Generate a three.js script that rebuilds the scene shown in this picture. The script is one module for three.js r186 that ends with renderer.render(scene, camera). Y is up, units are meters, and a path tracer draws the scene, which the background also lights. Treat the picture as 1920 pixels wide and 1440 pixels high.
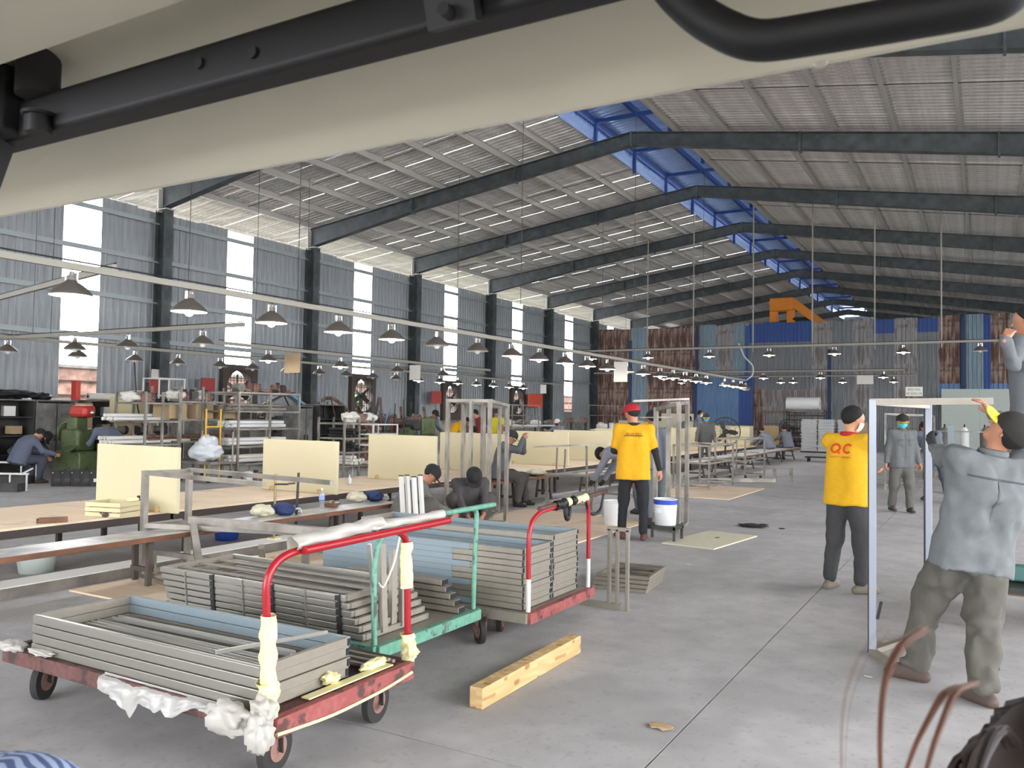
import * as THREE from 'three';
import { mergeGeometries, mergeVertices, toCreasedNormals } from 'three/addons/utils/BufferGeometryUtils.js';
import { RoundedBoxGeometry } from 'three/addons/geometries/RoundedBoxGeometry.js';
import { RectAreaLightUniformsLib } from 'three/addons/lights/RectAreaLightUniformsLib.js';

// ---------------------------------------------------------------- camera
const scene = new THREE.Scene();
const CAM = { f: 1550.66, yaw: 0.51987, pitch: 0.0358181, roll: 0.0158055, h: 1.6 };
const camera = new THREE.PerspectiveCamera(2 * Math.atan(720 / CAM.f) * 180 / Math.PI, 4 / 3, 0.02, 400);
camera.rotation.order = 'YXZ';
camera.position.set(0, CAM.h, 0);
camera.rotation.set(CAM.pitch, CAM.yaw, CAM.roll);
camera.focus = 9; camera.userData.fStop = 14;   // a small phone lens: only what is within a metre goes soft
camera.updateMatrixWorld(true);
scene.add(camera);

// ---------------------------------------------------------------- sky and exposure
const renderer = new THREE.WebGLRenderer({ antialias: true });
renderer.toneMapping = THREE.LinearToneMapping;
renderer.toneMappingExposure = 1.0;
renderer.shadowMap.enabled = true;
RectAreaLightUniformsLib.init();
const SKY = 12, LAMP_CD = 1.3;
scene.background = new THREE.Color().setRGB(SKY * 0.97, SKY * 0.99, SKY * 1.04);

// ---------------------------------------------------------------- helpers
let seed = 20240611;
const rnd = () => { seed = (seed * 1664525 + 1013904223) >>> 0; return seed / 4294967296; };
const ORD = ['first', 'second', 'third', 'fourth', 'fifth', 'sixth', 'seventh', 'eighth', 'ninth', 'tenth', 'eleventh', 'twelfth', 'thirteenth', 'fourteenth', 'fifteenth', 'sixteenth', 'seventeenth', 'eighteenth', 'nineteenth', 'twentieth', 'twenty-first', 'twenty-second', 'twenty-third'];
const rr = (a, b) => a + (b - a) * rnd();
const V = (x, y, z) => new THREE.Vector3(x, y, z);
const EX = V(1, 0, 0).applyEuler(camera.rotation), EY = V(0, 1, 0).applyEuler(camera.rotation), EZ = V(0, 0, -1).applyEuler(camera.rotation);
const ray = (px, py) => EZ.clone().addScaledVector(EX, (px - 960) / CAM.f).addScaledVector(EY, -(py - 720) / CAM.f);
const onY = (px, py, Y = 0) => { const d = ray(px, py); return camera.position.clone().addScaledVector(d, (Y - CAM.h) / d.y); };   // a pixel met with a level plane
const onX = (px, py, X) => { const d = ray(px, py); return camera.position.clone().addScaledVector(d, X / d.x); };                 // with a plane along the hall
const onF = (px, py, F) => { const d = ray(px, py); return camera.position.clone().addScaledVector(d, -F / d.z); };                // with a plane across the hall
const at = (px, py, dep) => camera.position.clone().addScaledVector(ray(px, py), dep);

const used = {};
const numbered = (n) => { used[n] = (used[n] ?? -1) + 1; return used[n] ? n + '_' + String(used[n]).padStart(3, '0') : n; };
const shadowed = (o) => { o.castShadow = true; o.receiveShadow = true; return o; };
// uv in metres by the way each face points
function metreUV(g) {
  const q = g.index ? g.toNonIndexed() : g;
  if (!q.attributes.normal) q.computeVertexNormals();
  const p = q.attributes.position, uv = new Float32Array(p.count * 2), a = V(), b = V(), c = V();
  for (let i = 0; i < p.count; i += 3) {
    a.fromBufferAttribute(p, i); b.fromBufferAttribute(p, i + 1); c.fromBufferAttribute(p, i + 2);
    const n = b.clone().sub(a).cross(c.clone().sub(a)), ax = Math.abs(n.x), ay = Math.abs(n.y), az = Math.abs(n.z);
    for (const [k, v] of [[0, a], [1, b], [2, c]]) {
      const [s, t] = ay >= ax && ay >= az ? [v.x, v.z] : ax >= az ? [v.z, v.y] : [v.x, v.y];
      uv[(i + k) * 2] = s; uv[(i + k) * 2 + 1] = t;
    }
  }
  q.setAttribute('uv', new THREE.BufferAttribute(uv, 2));
  return q;
}
function join(list) {
  const L = (Array.isArray(list) ? list : [list]).map((g) => {
    const q = g.index ? g.toNonIndexed() : g.clone();
    if (!q.attributes.normal) q.computeVertexNormals();
    for (const k of Object.keys(q.attributes)) if (!['position', 'normal', 'uv'].includes(k)) q.deleteAttribute(k);
    if (!q.attributes.uv) q.setAttribute('uv', new THREE.BufferAttribute(new Float32Array(q.attributes.position.count * 2), 2));
    return q;
  });
  return L.length === 1 ? L[0] : mergeGeometries(L);
}
function part(parent, name, geo, mat, keepUV) {
  let g = Array.isArray(geo) ? join(geo) : geo;
  if (!keepUV) g = metreUV(g);
  const m = shadowed(new THREE.Mesh(g, mat)); m.name = name; parent.add(m); return m;
}
function info(o, label, category, group) { o.userData.label = label; o.userData.category = category; if (group) o.userData.group = group; return o; }
function thing(name, label, category, pos, turn = 0, group) {
  const o = new THREE.Group(); o.name = numbered(name); scene.add(o);
  if (pos) o.position.copy(pos); o.rotation.y = turn;
  return info(o, label, category, group);
}
function single(name, label, category, geo, mat, group, keepUV) {   // a thing that is one mesh, its geometry in the world's axes
  const m = part(scene, numbered(name), geo, mat, keepUV); return info(m, label, category, group);
}
function structure(name, geo, mat) {
  const o = geo ? part(scene, name, geo, mat) : new THREE.Group();
  if (!geo) { o.name = name; scene.add(o); }
  o.userData.kind = 'structure'; return o;
}
function dup(src, label, pos, turn) {
  const r = src.clone(); r.name = numbered(src.name.replace(/_\d{3}$/, '')); r.userData = { ...src.userData };
  if (label) r.userData.label = label; if (pos) r.position.copy(pos); if (turn !== undefined) r.rotation.y = turn;
  scene.add(r); return r;
}
// shapes
const box = (w, h, d, x = 0, y = 0, z = 0, ry = 0, rx = 0, rz = 0) => {
  const g = new THREE.BoxGeometry(w, h, d);
  if (rx || ry || rz) g.applyMatrix4(new THREE.Matrix4().makeRotationFromEuler(new THREE.Euler(rx, ry, rz, 'YXZ')));
  return g.translate(x, y, z);
};
const rbox = (w, h, d, x = 0, y = 0, z = 0, r = 0.006, s = 2) => new RoundedBoxGeometry(w, h, d, s, Math.min(r, w / 2.01, h / 2.01, d / 2.01)).translate(x, y, z);
const frameOf = (a, b, up) => {   // a matrix whose z runs from a to b
  const z = b.clone().sub(a).normalize(), u = up || (Math.abs(z.y) > 0.95 ? V(1, 0, 0) : V(0, 1, 0));
  const x = u.clone().cross(z).normalize(), y = z.clone().cross(x);
  return new THREE.Matrix4().makeBasis(x, y, z).setPosition(a.clone().add(b).multiplyScalar(0.5));
};
const bar = (a, b, w, h = w, up) => new THREE.BoxGeometry(w, h, a.distanceTo(b)).applyMatrix4(frameOf(a, b, up));
const cyl = (a, b, r0, r1 = r0, n = 12, open) => new THREE.CylinderGeometry(r1, r0, a.distanceTo(b), n, 1, !!open).rotateX(Math.PI / 2).applyMatrix4(frameOf(a, b));
const tube = (pts, r, seg = 24, n = 8, closed) => new THREE.TubeGeometry(new THREE.CatmullRomCurve3(pts, !!closed, 'catmullrom', 0.4), seg, r, n, !!closed);
const lathe = (pts, n = 24) => new THREE.LatheGeometry(pts.map(([x, y]) => new THREE.Vector2(x, y)), n);
const ball = (r, x = 0, y = 0, z = 0, sx = 1, sy = 1, sz = 1, n = 12) => new THREE.SphereGeometry(r, n, Math.round(n * 0.7)).scale(sx, sy, sz).translate(x, y, z);
const torus = (R, r, x, y, z, axis = 'z', n = 24) => { const g = new THREE.TorusGeometry(R, r, 6, n); if (axis === 'x') g.rotateY(Math.PI / 2); if (axis === 'y') g.rotateX(Math.PI / 2); return g.translate(x, y, z); };
// smooth value noise
const hash = (x, y, z = 0) => { let h = (x * 374761393 + y * 668265263 + z * 1274126177) | 0; h = Math.imul(h ^ (h >>> 13), 1274126177); return ((h ^ (h >>> 16)) >>> 0) / 4294967296; };
function noise2(x, y, wrap = 0, s = 0) {
  const xi = Math.floor(x), yi = Math.floor(y), fx = x - xi, fy = y - yi, w = (v) => (wrap ? ((v % wrap) + wrap) % wrap : v);
  const u = fx * fx * (3 - 2 * fx), v = fy * fy * (3 - 2 * fy);
  const a = hash(w(xi), w(yi), s), b = hash(w(xi + 1), w(yi), s), c = hash(w(xi), w(yi + 1), s), d = hash(w(xi + 1), w(yi + 1), s);
  return a + (b - a) * u + (c - a) * v + (a - b - c + d) * u * v;
}
function noise3(x, y, z) {
  const zi = Math.floor(z), f = z - zi, t = f * f * (3 - 2 * f);
  return noise2(x, y, 0, zi * 7 + 3) * (1 - t) + noise2(x, y, 0, (zi + 1) * 7 + 3) * t;
}
const fbm = (x, y, wrap, oct = 4, s = 0) => { let v = 0, a = 0.5, k = 1; for (let i = 0; i < oct; i++) { v += a * noise2(x * k, y * k, wrap ? wrap * k : 0, s + i); a *= 0.5; k *= 2; } return v / (1 - Math.pow(0.5, oct)); };
// a repeating texture: fn(u, v in 0..1) gives [r, g, b] in sRGB 0..1 or one number; metres is the side that one copy covers
function tex(n, metres, fn, srgb = true, ny = n, metresY = metres) {
  const d = new Uint8Array(n * ny * 4);
  for (let j = 0; j < ny; j++) for (let i = 0; i < n; i++) {
    const c = fn(i / n, j / ny), k = (j * n + i) * 4, [r, g, b] = typeof c === 'number' ? [c, c, c] : c;
    d[k] = Math.max(0, Math.min(255, r * 255)); d[k + 1] = Math.max(0, Math.min(255, g * 255)); d[k + 2] = Math.max(0, Math.min(255, b * 255)); d[k + 3] = 255;
  }
  const t = new THREE.DataTexture(d, n, ny); t.magFilter = THREE.LinearFilter; t.minFilter = THREE.LinearMipmapLinearFilter; t.generateMipmaps = true;
  t.wrapS = t.wrapT = THREE.RepeatWrapping; t.repeat.set(1 / metres, 1 / metresY);
  if (srgb) t.colorSpace = THREE.SRGBColorSpace; t.needsUpdate = true; return t;
}
const mixc = (a, b, t) => a.map((v, i) => v + (b[i] - v) * t);
const sst = (a, b, x) => { const t = Math.max(0, Math.min(1, (x - a) / (b - a))); return t * t * (3 - 2 * t); };
const mat = (color, roughness = 0.6, metalness = 0, extra = {}) => new THREE.MeshStandardMaterial({ color, roughness, metalness, side: THREE.DoubleSide, ...extra });
const pmat = (color, roughness, extra = {}) => new THREE.MeshPhysicalMaterial({ color, roughness, side: THREE.DoubleSide, ...extra });

// ---------------------------------------------------------------- materials
const speck = (base, amt, n1 = 6, n2 = 40) => (u, v) => { const t = (fbm(u * n1, v * n1, n1) - 0.5) * amt + (noise2(u * n2, v * n2, n2, 9) - 0.5) * amt * 0.5; return base.map((c) => c + t); };
const T = {};
T.concrete = tex(1024, 9, (u, v) => {
  const a = fbm(u * 5, v * 5, 5, 5), b = fbm(u * 60, v * 60, 60, 3, 20), st = sst(0.64, 0.76, fbm(u * 11, v * 11, 11, 4, 40)), spot = sst(0.8, 0.86, noise2(u * 420, v * 420, 420, 77));
  let c = [0.665, 0.655, 0.645].map((k) => k + (a - 0.5) * 0.13 + (b - 0.5) * 0.09);
  c = mixc(c, [0.56, 0.55, 0.54], st * 0.45); return mixc(c, [0.5, 0.49, 0.48], spot * 0.22);
});
T.concreteR = tex(512, 4.5, (u, v) => 0.6 + 0.4 * fbm(u * 8, v * 8, 8, 4, 5), false);
T.ply = tex(512, 2.4, (u, v) => { const g = fbm(u * 3, v * 60, 0, 3, 2) * 0.5 + noise2(u * 4, v * 4, 4, 3) * 0.5, st = sst(0.6, 0.75, fbm(u * 9, v * 9, 9, 4, 14)); return mixc([0.86 + (g - 0.5) * 0.1, 0.77 + (g - 0.5) * 0.1, 0.66 + (g - 0.5) * 0.1], [0.70, 0.63, 0.56], st * 0.5); });
T.wood = tex(512, 0.9, (u, v) => { const g = noise2(u * 3, v * 40 + 3 * noise2(u * 4, v * 3, 0, 1), 0, 4), k = sst(0.78, 0.9, noise2(u * 7, v * 18, 0, 8)); return mixc([0.85 + (g - 0.5) * 0.1, 0.73 + (g - 0.5) * 0.13, 0.53 + (g - 0.5) * 0.13], [0.55, 0.36, 0.18], k * 0.6); });
T.grime = tex(256, 1.2, (u, v) => { const a = fbm(u * 6, v * 6, 6, 5, 3); return 0.72 + 0.5 * (a - 0.3); });
T.rustpaint = (base, rust, amount, s) => tex(256, 0.8, (u, v) => { const a = fbm(u * 9, v * 9, 9, 5, s), b = fbm(u * 30, v * 30, 30, 3, s + 9); return mixc(base.map((c) => c + (b - 0.5) * 0.12), rust, sst(amount, amount + 0.12, a * 0.75 + b * 0.25)); });
T.alu = tex(256, 0.5, (u, v) => 0.86 + 0.14 * fbm(u * 2, v * 90, 0, 3, 6) - 0.1 * sst(0.6, 0.8, fbm(u * 8, v * 8, 8, 3, 2)));
T.brushR = tex(256, 0.4, (u, v) => 0.26 + 0.22 * fbm(u * 2, v * 80, 0, 3, 6), false);
T.weave = tex(64, 0.02, (u, v) => 0.5 + 0.25 * Math.sin(u * 50.27) + 0.25 * Math.sin(v * 50.27), false);
T.cloth = tex(256, 0.5, (u, v) => 0.96 + 0.07 * (fbm(u * 20, v * 20, 20, 4, 4) - 0.5));
T.rust = tex(512, 2.2, (u, v) => { const a = fbm(u * 24, v * 3, 0, 4, 4), b = fbm(u * 9, v * 9, 9, 4, 8), c = noise2(u * 90, v * 14, 0, 2); return mixc(mixc([0.62, 0.55, 0.5], [0.36, 0.25, 0.21], sst(0.3, 0.7, a)), [0.30, 0.20, 0.17], sst(0.5, 0.8, b) * 0.7).map((k) => k + (c - 0.5) * 0.1); });
T.rustLight = tex(512, 2.2, (u, v) => { const a = fbm(u * 24, v * 3, 0, 4, 14), b = fbm(u * 7, v * 7, 7, 4, 18); return mixc(mixc([0.60, 0.60, 0.60], [0.46, 0.42, 0.40], sst(0.35, 0.7, a)), [0.40, 0.33, 0.30], sst(0.6, 0.85, b) * 0.7); });
T.sheet = tex(256, 1.5, (u, v) => { const a = fbm(u * 20, v * 2, 0, 3, 4); return 0.86 + 0.2 * (a - 0.5); });
T.paint = tex(256, 1.7, (u, v) => 0.97 + 0.06 * (fbm(u * 3, v * 3, 3, 3, 44) - 0.5));
const M = {
  concrete: mat(0xffffff, 1, 0, { map: T.concrete, roughnessMap: T.concreteR }),
  joint: mat(0x3a3835, 0.95),
  plinth: mat(0xa7a39b, 0.85, 0, { map: T.grime }),
  wallSheet: mat(0xa7abad, 0.5, 0.15, { map: T.sheet }),
  girt: mat(0x9aa0a0, 0.5, 0.3),
  roofSheet: mat(0xebe7e2, 0.32, 0.2, { map: T.sheet }),
  eaveSheet: mat(0xf1eadb, 0.5, 0, { map: T.sheet }),
  steel: mat(0x545a5b, 0.55, 0.1, { map: T.grime }),
  plate: mat(0xb9b6ae, 0.6, 0.1),
  purlin: mat(0xb0ada5, 0.5, 0.3),
  blue: mat(0x9fb6dd, 0.26, 0.35), blueDark: mat(0x21407c, 0.5, 0.1),
  rust: mat(0xffffff, 0.75, 0.1, { map: T.rust }), rustLight: mat(0xffffff, 0.7, 0.15, { map: T.rustLight }),
  sheetBlueGrey: mat(0x8ba0ac, 0.5, 0.2, { map: T.sheet }), sheetGrey: mat(0x85888a, 0.5, 0.2, { map: T.sheet }), sheetBlue: mat(0x6d90b8, 0.5, 0.15, { map: T.sheet }), sheetDeep: mat(0x2b4a86, 0.5, 0.1), sheetNavy: mat(0x26365a, 0.6, 0.1),
  ply: mat(0xffffff, 0.75, 0, { map: T.ply }), plyEdge: mat(0x3c3430, 0.85),
  wood: mat(0xe2ddd4, 0.7, 0, { map: T.wood }), brown: mat(0x8a5a3c, 0.55, 0, { map: T.grime }), benchTop: mat(0xe6e3dc, 0.4, 0.05, { map: T.grime }),
  cream: mat(0xcfc4a0, 0.6, 0, { map: T.paint }), creamEdge: mat(0xc4b992, 0.7),
  alu: mat(0xa8a59b, 0.33, 0.85), aluDull: mat(0x8f887b, 0.5, 0.3, { map: T.cloth }), aluBlue: mat(0x9fb2bf, 0.35, 0.2), aluFilm: mat(0x7c898f, 0.4, 0.05),
  tubeSteel: mat(0xa39c91, 0.45, 0.4, { map: T.grime }),
  black: mat(0x151517, 0.55), rubber: mat(0x2a2826, 0.85), dark: mat(0x2c2b2b, 0.7, 0, { map: T.grime }), darkSteel: mat(0x4a4947, 0.5, 0.4, { map: T.grime }),
  redPaint: mat(0x98141f, 0.35), redRust: mat(0xffffff, 0.6, 0, { map: T.rustpaint([0.56, 0.29, 0.28], [0.30, 0.19, 0.17], 0.58, 5) }), brownRust: mat(0xffffff, 0.7, 0, { map: T.rustpaint([0.36, 0.23, 0.21], [0.22, 0.16, 0.14], 0.48, 15) }),
  greenPaint: mat(0xffffff, 0.5, 0, { map: T.rustpaint([0.38, 0.58, 0.50], [0.27, 0.33, 0.29], 0.58, 25) }), wheelHub: mat(0xffffff, 0.6, 0.2, { map: T.rustpaint([0.56, 0.42, 0.38], [0.33, 0.25, 0.22], 0.5, 35) }),
  tape: mat(0xe9e0a8, 0.6, 0, { map: T.cloth }), film: pmat(0xc9c5bc, 0.4, { transmission: 0.35, thickness: 0, opacity: 1 }), paper: mat(0xd0ccc2, 0.8), white: mat(0xc6c4be, 0.6), whitePlastic: mat(0xd2d2d0, 0.4),
  whiteBeam: mat(0xe2e0da, 0.7, 0, { map: T.paint }),
  hood: mat(0x716a61, 0.4, 0.55), hoodIn: mat(0xe8e6e0, 0.4, 0.1), chrome: mat(0xd5d3ce, 0.2, 0.9), rail: mat(0x8f8b80, 0.65),
  bulbOn: mat(0xffffff, 0.4, 0, { emissive: 0xffffff, emissiveIntensity: 60 }), bulbOff: mat(0xe2e2de, 0.3),
  carCream: mat(0xd0cab5, 0.42), carBlack: mat(0x121216, 0.6, 0, { map: T.grime }),
  brass: mat(0x9a8760, 0.4, 0.6), machineGreen: mat(0xffffff, 0.5, 0, { map: T.rustpaint([0.33, 0.38, 0.24], [0.22, 0.25, 0.18], 0.6, 45) }), machineRed: mat(0xb5352c, 0.45), machineBlue: mat(0x6f93ad, 0.5), machineRust: mat(0xffffff, 0.65, 0.1, { map: T.rustpaint([0.50, 0.38, 0.34], [0.30, 0.23, 0.21], 0.5, 55) }), machineGrey: mat(0x8b8378, 0.6, 0.1, { map: T.grime }),
  cabinet: mat(0x8a8984, 0.6, 0.1, { map: T.grime }), cabinetDark: mat(0x403f3d, 0.7, 0, { map: T.grime }), cardboard: mat(0xb29a76, 0.85, 0, { map: T.cloth }), signRed: mat(0x9c3a35, 0.6), signOrange: mat(0xd8553a, 0.6),
  navy: mat(0x2c3a66, 0.85, 0, { map: T.cloth }), creamCloth: mat(0xcdc6ac, 0.85, 0, { map: T.cloth }), plasticBag: pmat(0xdfe2e4, 0.4, { transmission: 0.2, thickness: 0 }), bucketGreen: mat(0x2f9a55, 0.45), yellowPaint: mat(0xd3a52c, 0.5), orange: mat(0xe08414, 0.5), blueBin: mat(0x2c4a9a, 0.45),
  binGlass: pmat(0xdfe8e2, 0.35, { transmission: 0.35, thickness: 0 }), water: pmat(0xffffff, 0.02, { transmission: 1, thickness: 0.006, ior: 1.33 }), bottle: pmat(0xe8eef4, 0.08, { transmission: 0.85, thickness: 0 }),
  fanBlack: mat(0x242424, 0.5, 0.2), brownFrame: mat(0x4c423c, 0.7), brick: mat(0xc79f8d, 0.9, 0, { map: T.grime }), outGround: mat(0x9b9a92, 0.95), leaf: mat(0x5d7a42, 0.8),
};
// ---------------------------------------------------------------- the hall
const WX = -20.6, RX = -8.5, RY = 9.66, SL = 0.132, SR = 0.158, EXR = 9.0, FB0 = 15.35, BAY = 6;     // left wall, ridge, roof slope, right wall, first frame seen
const roofY = (x) => RY - Math.abs(x - RX) * (x < RX ? SL : SR);                                     // underside of the sheets
const F_FRONT = FB0 - 4 * BAY, F_END = FB0 + 9 * BAY;
// a ribbed sheet: u across the ribs (x), v along them (y)
function corr(w, len, pitch = 0.2, depth = 0.028, flat = 0.55) {
  const pos = [], idx = [], prof = [];
  const n = Math.round(w / pitch), p = w / n;
  for (let i = 0; i < n; i++) { const x = i * p - w / 2, f = p * flat, r = p * (1 - flat) * 0.25; prof.push([x, 0], [x + f, 0], [x + f + r, depth], [x + p - r, depth]); }
  prof.push([w / 2, 0]);
  prof.forEach(([x, z]) => pos.push(x, 0, z, x, len, z));
  for (let i = 0; i < prof.length - 1; i++) { const a = i * 2; idx.push(a, a + 2, a + 1, a + 1, a + 2, a + 3); }
  const g = new THREE.BufferGeometry(); g.setAttribute('position', new THREE.Float32BufferAttribute(pos, 3)); g.setIndex(idx);
  const q = g.toNonIndexed(); q.computeVertexNormals(); return q;
}
// floor: cast slabs with open joints
{
  const fl = structure('floor', [box(60, 0.04, 110, -8, -0.042, -30)], M.joint);
  const xs = [-20.9, -13.35, -7.35, -1.35, 4.65, 9.2], fs = []; for (let f = F_FRONT - 3; f < F_END; f += 1) if (Math.abs(((f - 3.34) % 6 + 6) % 6) < 0.5 || !fs.length) fs.push(fs.length ? 3.34 + Math.round((f - 3.34) / 6) * 6 : F_FRONT);
  fs.push(F_END);
  for (let i = 0; i + 1 < xs.length; i++) for (let j = 0; j + 1 < fs.length; j++) {
    const w = xs[i + 1] - xs[i] - 0.009, d = fs[j + 1] - fs[j] - 0.009; if (d < 0.2) continue;
    part(fl, 'slab', box(w, 0.05, d, (xs[i] + xs[i + 1]) / 2, -0.025, -(fs[j] + fs[j + 1]) / 2), M.concrete);
  }
}
// outside: ground, a boundary wall and shrubs seen through the fan openings
single('yard_ground', 'pale packed yard ground outside the left wall', 'ground', box(40, 0.1, 120, WX - 20.4, -0.12, -30), M.outGround).userData.kind = 'structure';
{
  const b = thing('boundary_wall', 'pale reddish boundary wall outside behind the exhaust fans', 'wall', V(WX - 7, 0, 0));
  part(b, 'wall_body', box(0.2, 3.0, 70, 0, 1.45, -32), M.brick);
  for (let k = 0; k < 5; k++) part(b, 'ledge', box(0.26, 0.05, 70, 0.02, 0.5 + k * 0.5, -32), M.brownFrame);
  part(b, 'coping', box(0.3, 0.1, 70, 0, 3.0, -32), M.plinth);
}
for (let i = 0; i < 7; i++) {
  const g = []; for (let k = 0; k < 60; k++) g.push(ball(rr(0.12, 0.26), rr(-0.8, 0.8), rr(0.2, 2.4), rr(-1.3, 1.3), 1, 0.5, 1, 5));
  const t = thing('shrub', 'leafy green shrub growing outside beyond the exhaust fan openings', 'shrub', V(WX - 4.2 + rr(-0.6, 0.6), -0.07, -(20 + i * 4.2)), 0, 'shrubs outside the wall');
  part(t, 'foliage', g, M.leaf); part(t, 'stem', cyl(V(0, 0, 0), V(0, 1.2, 0), 0.06), M.brownFrame);
}
// left wall: plinth, ribbed sheets, open window strips with fans below
const STRIP = []; for (let k = -2; k < 9; k++) STRIP.push(12.0 + 6 * k + (k === 0 ? 0.6 : 0) - (k === 0 ? 0 : 0.1));   // near edge of each open strip, 1.05 m wide
const wl = structure('wall_left');
{
  part(wl, 'plinth', box(0.22, 1.3, F_END - F_FRONT, WX - 0.14, 0.65, -(F_FRONT + F_END) / 2), M.plinth);
  const top = 7.22, lo = 1.28, shared = {};
  const sheet = (f0, w, y0, y1) => {
    const key = w.toFixed(3) + (y1 - y0).toFixed(2); shared[key] ??= metreUV(corr(w, y1 - y0, 0.2, 0.03).rotateY(Math.PI / 2));
    const m = part(wl, 'wall_sheet', shared[key], M.wallSheet, true); m.position.set(WX, y0, -(f0 + w / 2));
  };
  let f = F_FRONT;
  for (const s of [...STRIP, F_END]) {
    if (s > f) { const n = Math.max(1, Math.round((s - f) / 1.0)), w = (s - f) / n; for (let i = 0; i < n; i++) sheet(f + i * w, w, lo, top + rr(-0.03, 0.03)); }
    f = s + 1.05;
  }
  for (const y of [6.9, 5.8, 4.63, 3.5]) for (let k = F_FRONT; k < F_END - 1; k += BAY) part(wl, 'girt', [box(0.07, 0.11, BAY - 0.02, WX + 0.09, y, -(k + BAY / 2)), box(0.02, 0.05, BAY - 0.02, WX + 0.13, y - 0.05, -(k + BAY / 2))], M.girt);
}
// exhaust fans under the strips
function exhaustFan(f, label) {
  const t = thing('exhaust_fan', label, 'fan', V(WX + 0.02, 0, -(f + 0.52)), Math.PI / 2, 'exhaust fans in the left wall');
  const s = new THREE.Shape([[-0.7, 1.28], [0.7, 1.28], [0.7, 3.0], [-0.7, 3.0]].map(([x, y]) => new THREE.Vector2(x, y)));
  const h = new THREE.Path(); h.absellipse(0, 2.22, 0.53, 0.62, 0, Math.PI * 2); s.holes.push(h);
  part(t, 'housing', new THREE.ExtrudeGeometry(s, { depth: 0.3, bevelEnabled: false, curveSegments: 20 }).translate(0, 0, -0.15), M.brownFrame);
  for (let k = 0; k < 6; k++) { const a = k * Math.PI / 3; part(t, 'blade', box(0.16, 0.42, 0.012, 0, 0.3, 0, 0.5).rotateZ(a).translate(0, 2.2, 0), M.darkSteel); }
  part(t, 'motor', cyl(V(0, 2.2, -0.1), V(0, 2.2, 0.14), 0.11, 0.11, 14), M.dark);
  for (let k = -3; k <= 3; k++) part(t, 'guard_bar', cyl(V(k * 0.14, 1.6, 0.17), V(k * 0.14, 2.84, 0.17), 0.009, 0.009, 6), M.black);
  for (const y of [1.9, 2.5]) part(t, 'guard_bar', cyl(V(-0.53, y, 0.17), V(0.53, y, 0.17), 0.009, 0.009, 6), M.black);
  return t;
}
STRIP.forEach((s, i) => { if (i > 2 && i < 7) exhaustFan(s, ['', '', '', 'square brown exhaust fan housing lit by the brick wall behind it', 'square brown exhaust fan housing next to a tangle of belt machines', 'square brown exhaust fan housing between two dark red notice boards', 'square brown exhaust fan housing next to the orange notice board'][i]); else part(wl, 'sill_panel', box(0.05, 0.5, 1.05, WX, 1.5, -(s + 0.52)), M.wallSheet); });
// roof sheets, purlins, ties
const ceil = structure('ceiling');
{
  const put = (m, x, f, side) => { m.rotation.set(0, 0, 0); m.position.set(x, roofY(x), -f); };
  const slopeSheet = (x0, x1, side) => {   // from x0 (upper) to x1 (lower), ribs down the slope
    const sl = side < 0 ? SL : SR, ang = Math.atan(sl), len = Math.hypot(x1 - x0, (x1 - x0) * sl), g = corr(1.0, len, 0.2, 0.03);
    g.rotateZ(-Math.PI / 2);                        // v now along +x, u along y
    g.rotateX(Math.PI / 2);                         // u along z
    if (side < 0) g.rotateY(Math.PI);
    g.rotateZ(side < 0 ? ang : -ang);
    return metreUV(g);
  };
  const left = slopeSheet(RX - 1.15, WX - 0.15, -1), eave = slopeSheet(WX - 0.15, WX - 1.9, -1), right = slopeSheet(RX + 1.15, EXR + 0.8, 1);
  for (let f = F_FRONT - 1; f < F_END; f += 1) {
    const dy = rr(-0.006, 0.006);
    let m = part(ceil, 'roof_sheet', left, M.roofSheet, true); put(m, RX - 1.15, f + 0.5, -1); m.position.y += dy;
    m = part(ceil, 'roof_sheet', right, M.roofSheet, true); put(m, RX + 1.15, f + 0.5, 1); m.position.y += dy;
    m = part(ceil, 'eave_sheet', eave, M.eaveSheet, true); put(m, WX - 0.15, f + 0.5, -1); m.position.y += dy;
  }
  const pg = metreUV(join([box(0.018, 0.17, BAY), box(0.07, 0.015, BAY, 0.03, 0.08, 0), box(0.07, 0.015, BAY, -0.03, -0.08, 0)]));
  const pl = [], pr = []; for (let x = WX + 0.35; x < RX - 1.2; x += 1.35) pl.push(x); for (let x = RX + 1.3; x < EXR; x += 1.35) pr.push(x);
  for (const x of [...pl, ...pr]) for (let f = F_FRONT; f < F_END; f += BAY) { const m = part(ceil, 'purlin', pg, M.purlin, true); m.position.set(x, roofY(x) - 0.1, -(f + BAY / 2)); }
  for (let f = F_FRONT; f < F_END; f += BAY) {
    part(ceil, 'tie_rod', [cyl(V(WX + 0.3, roofY(WX + 0.3) - 0.1, -(f + 3)), V(RX - 1.2, roofY(RX - 1.2) - 0.1, -(f + 3)), 0.009, 0.009, 5)], M.darkSteel);
    part(ceil, 'tie_rod', [cyl(V(RX + 1.3, roofY(RX + 1.3) - 0.1, -(f + 3)), V(EXR, roofY(EXR) - 0.1, -(f + 3)), 0.009, 0.009, 5)], M.darkSteel);
  }
  part(ceil, 'eave_fascia', box(0.04, 0.22, F_END - F_FRONT, WX - 1.92, roofY(WX - 1.9) + 0.02, -(F_FRONT + F_END) / 2), M.eaveSheet);
  for (let f = FB0 - 12; f < F_END; f += 3) part(ceil, 'eave_strut', bar(V(WX + 0.1, 7.75, -f), V(WX - 1.75, roofY(WX - 1.75) - 0.06, -f), 0.06), M.plate);
}
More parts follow.
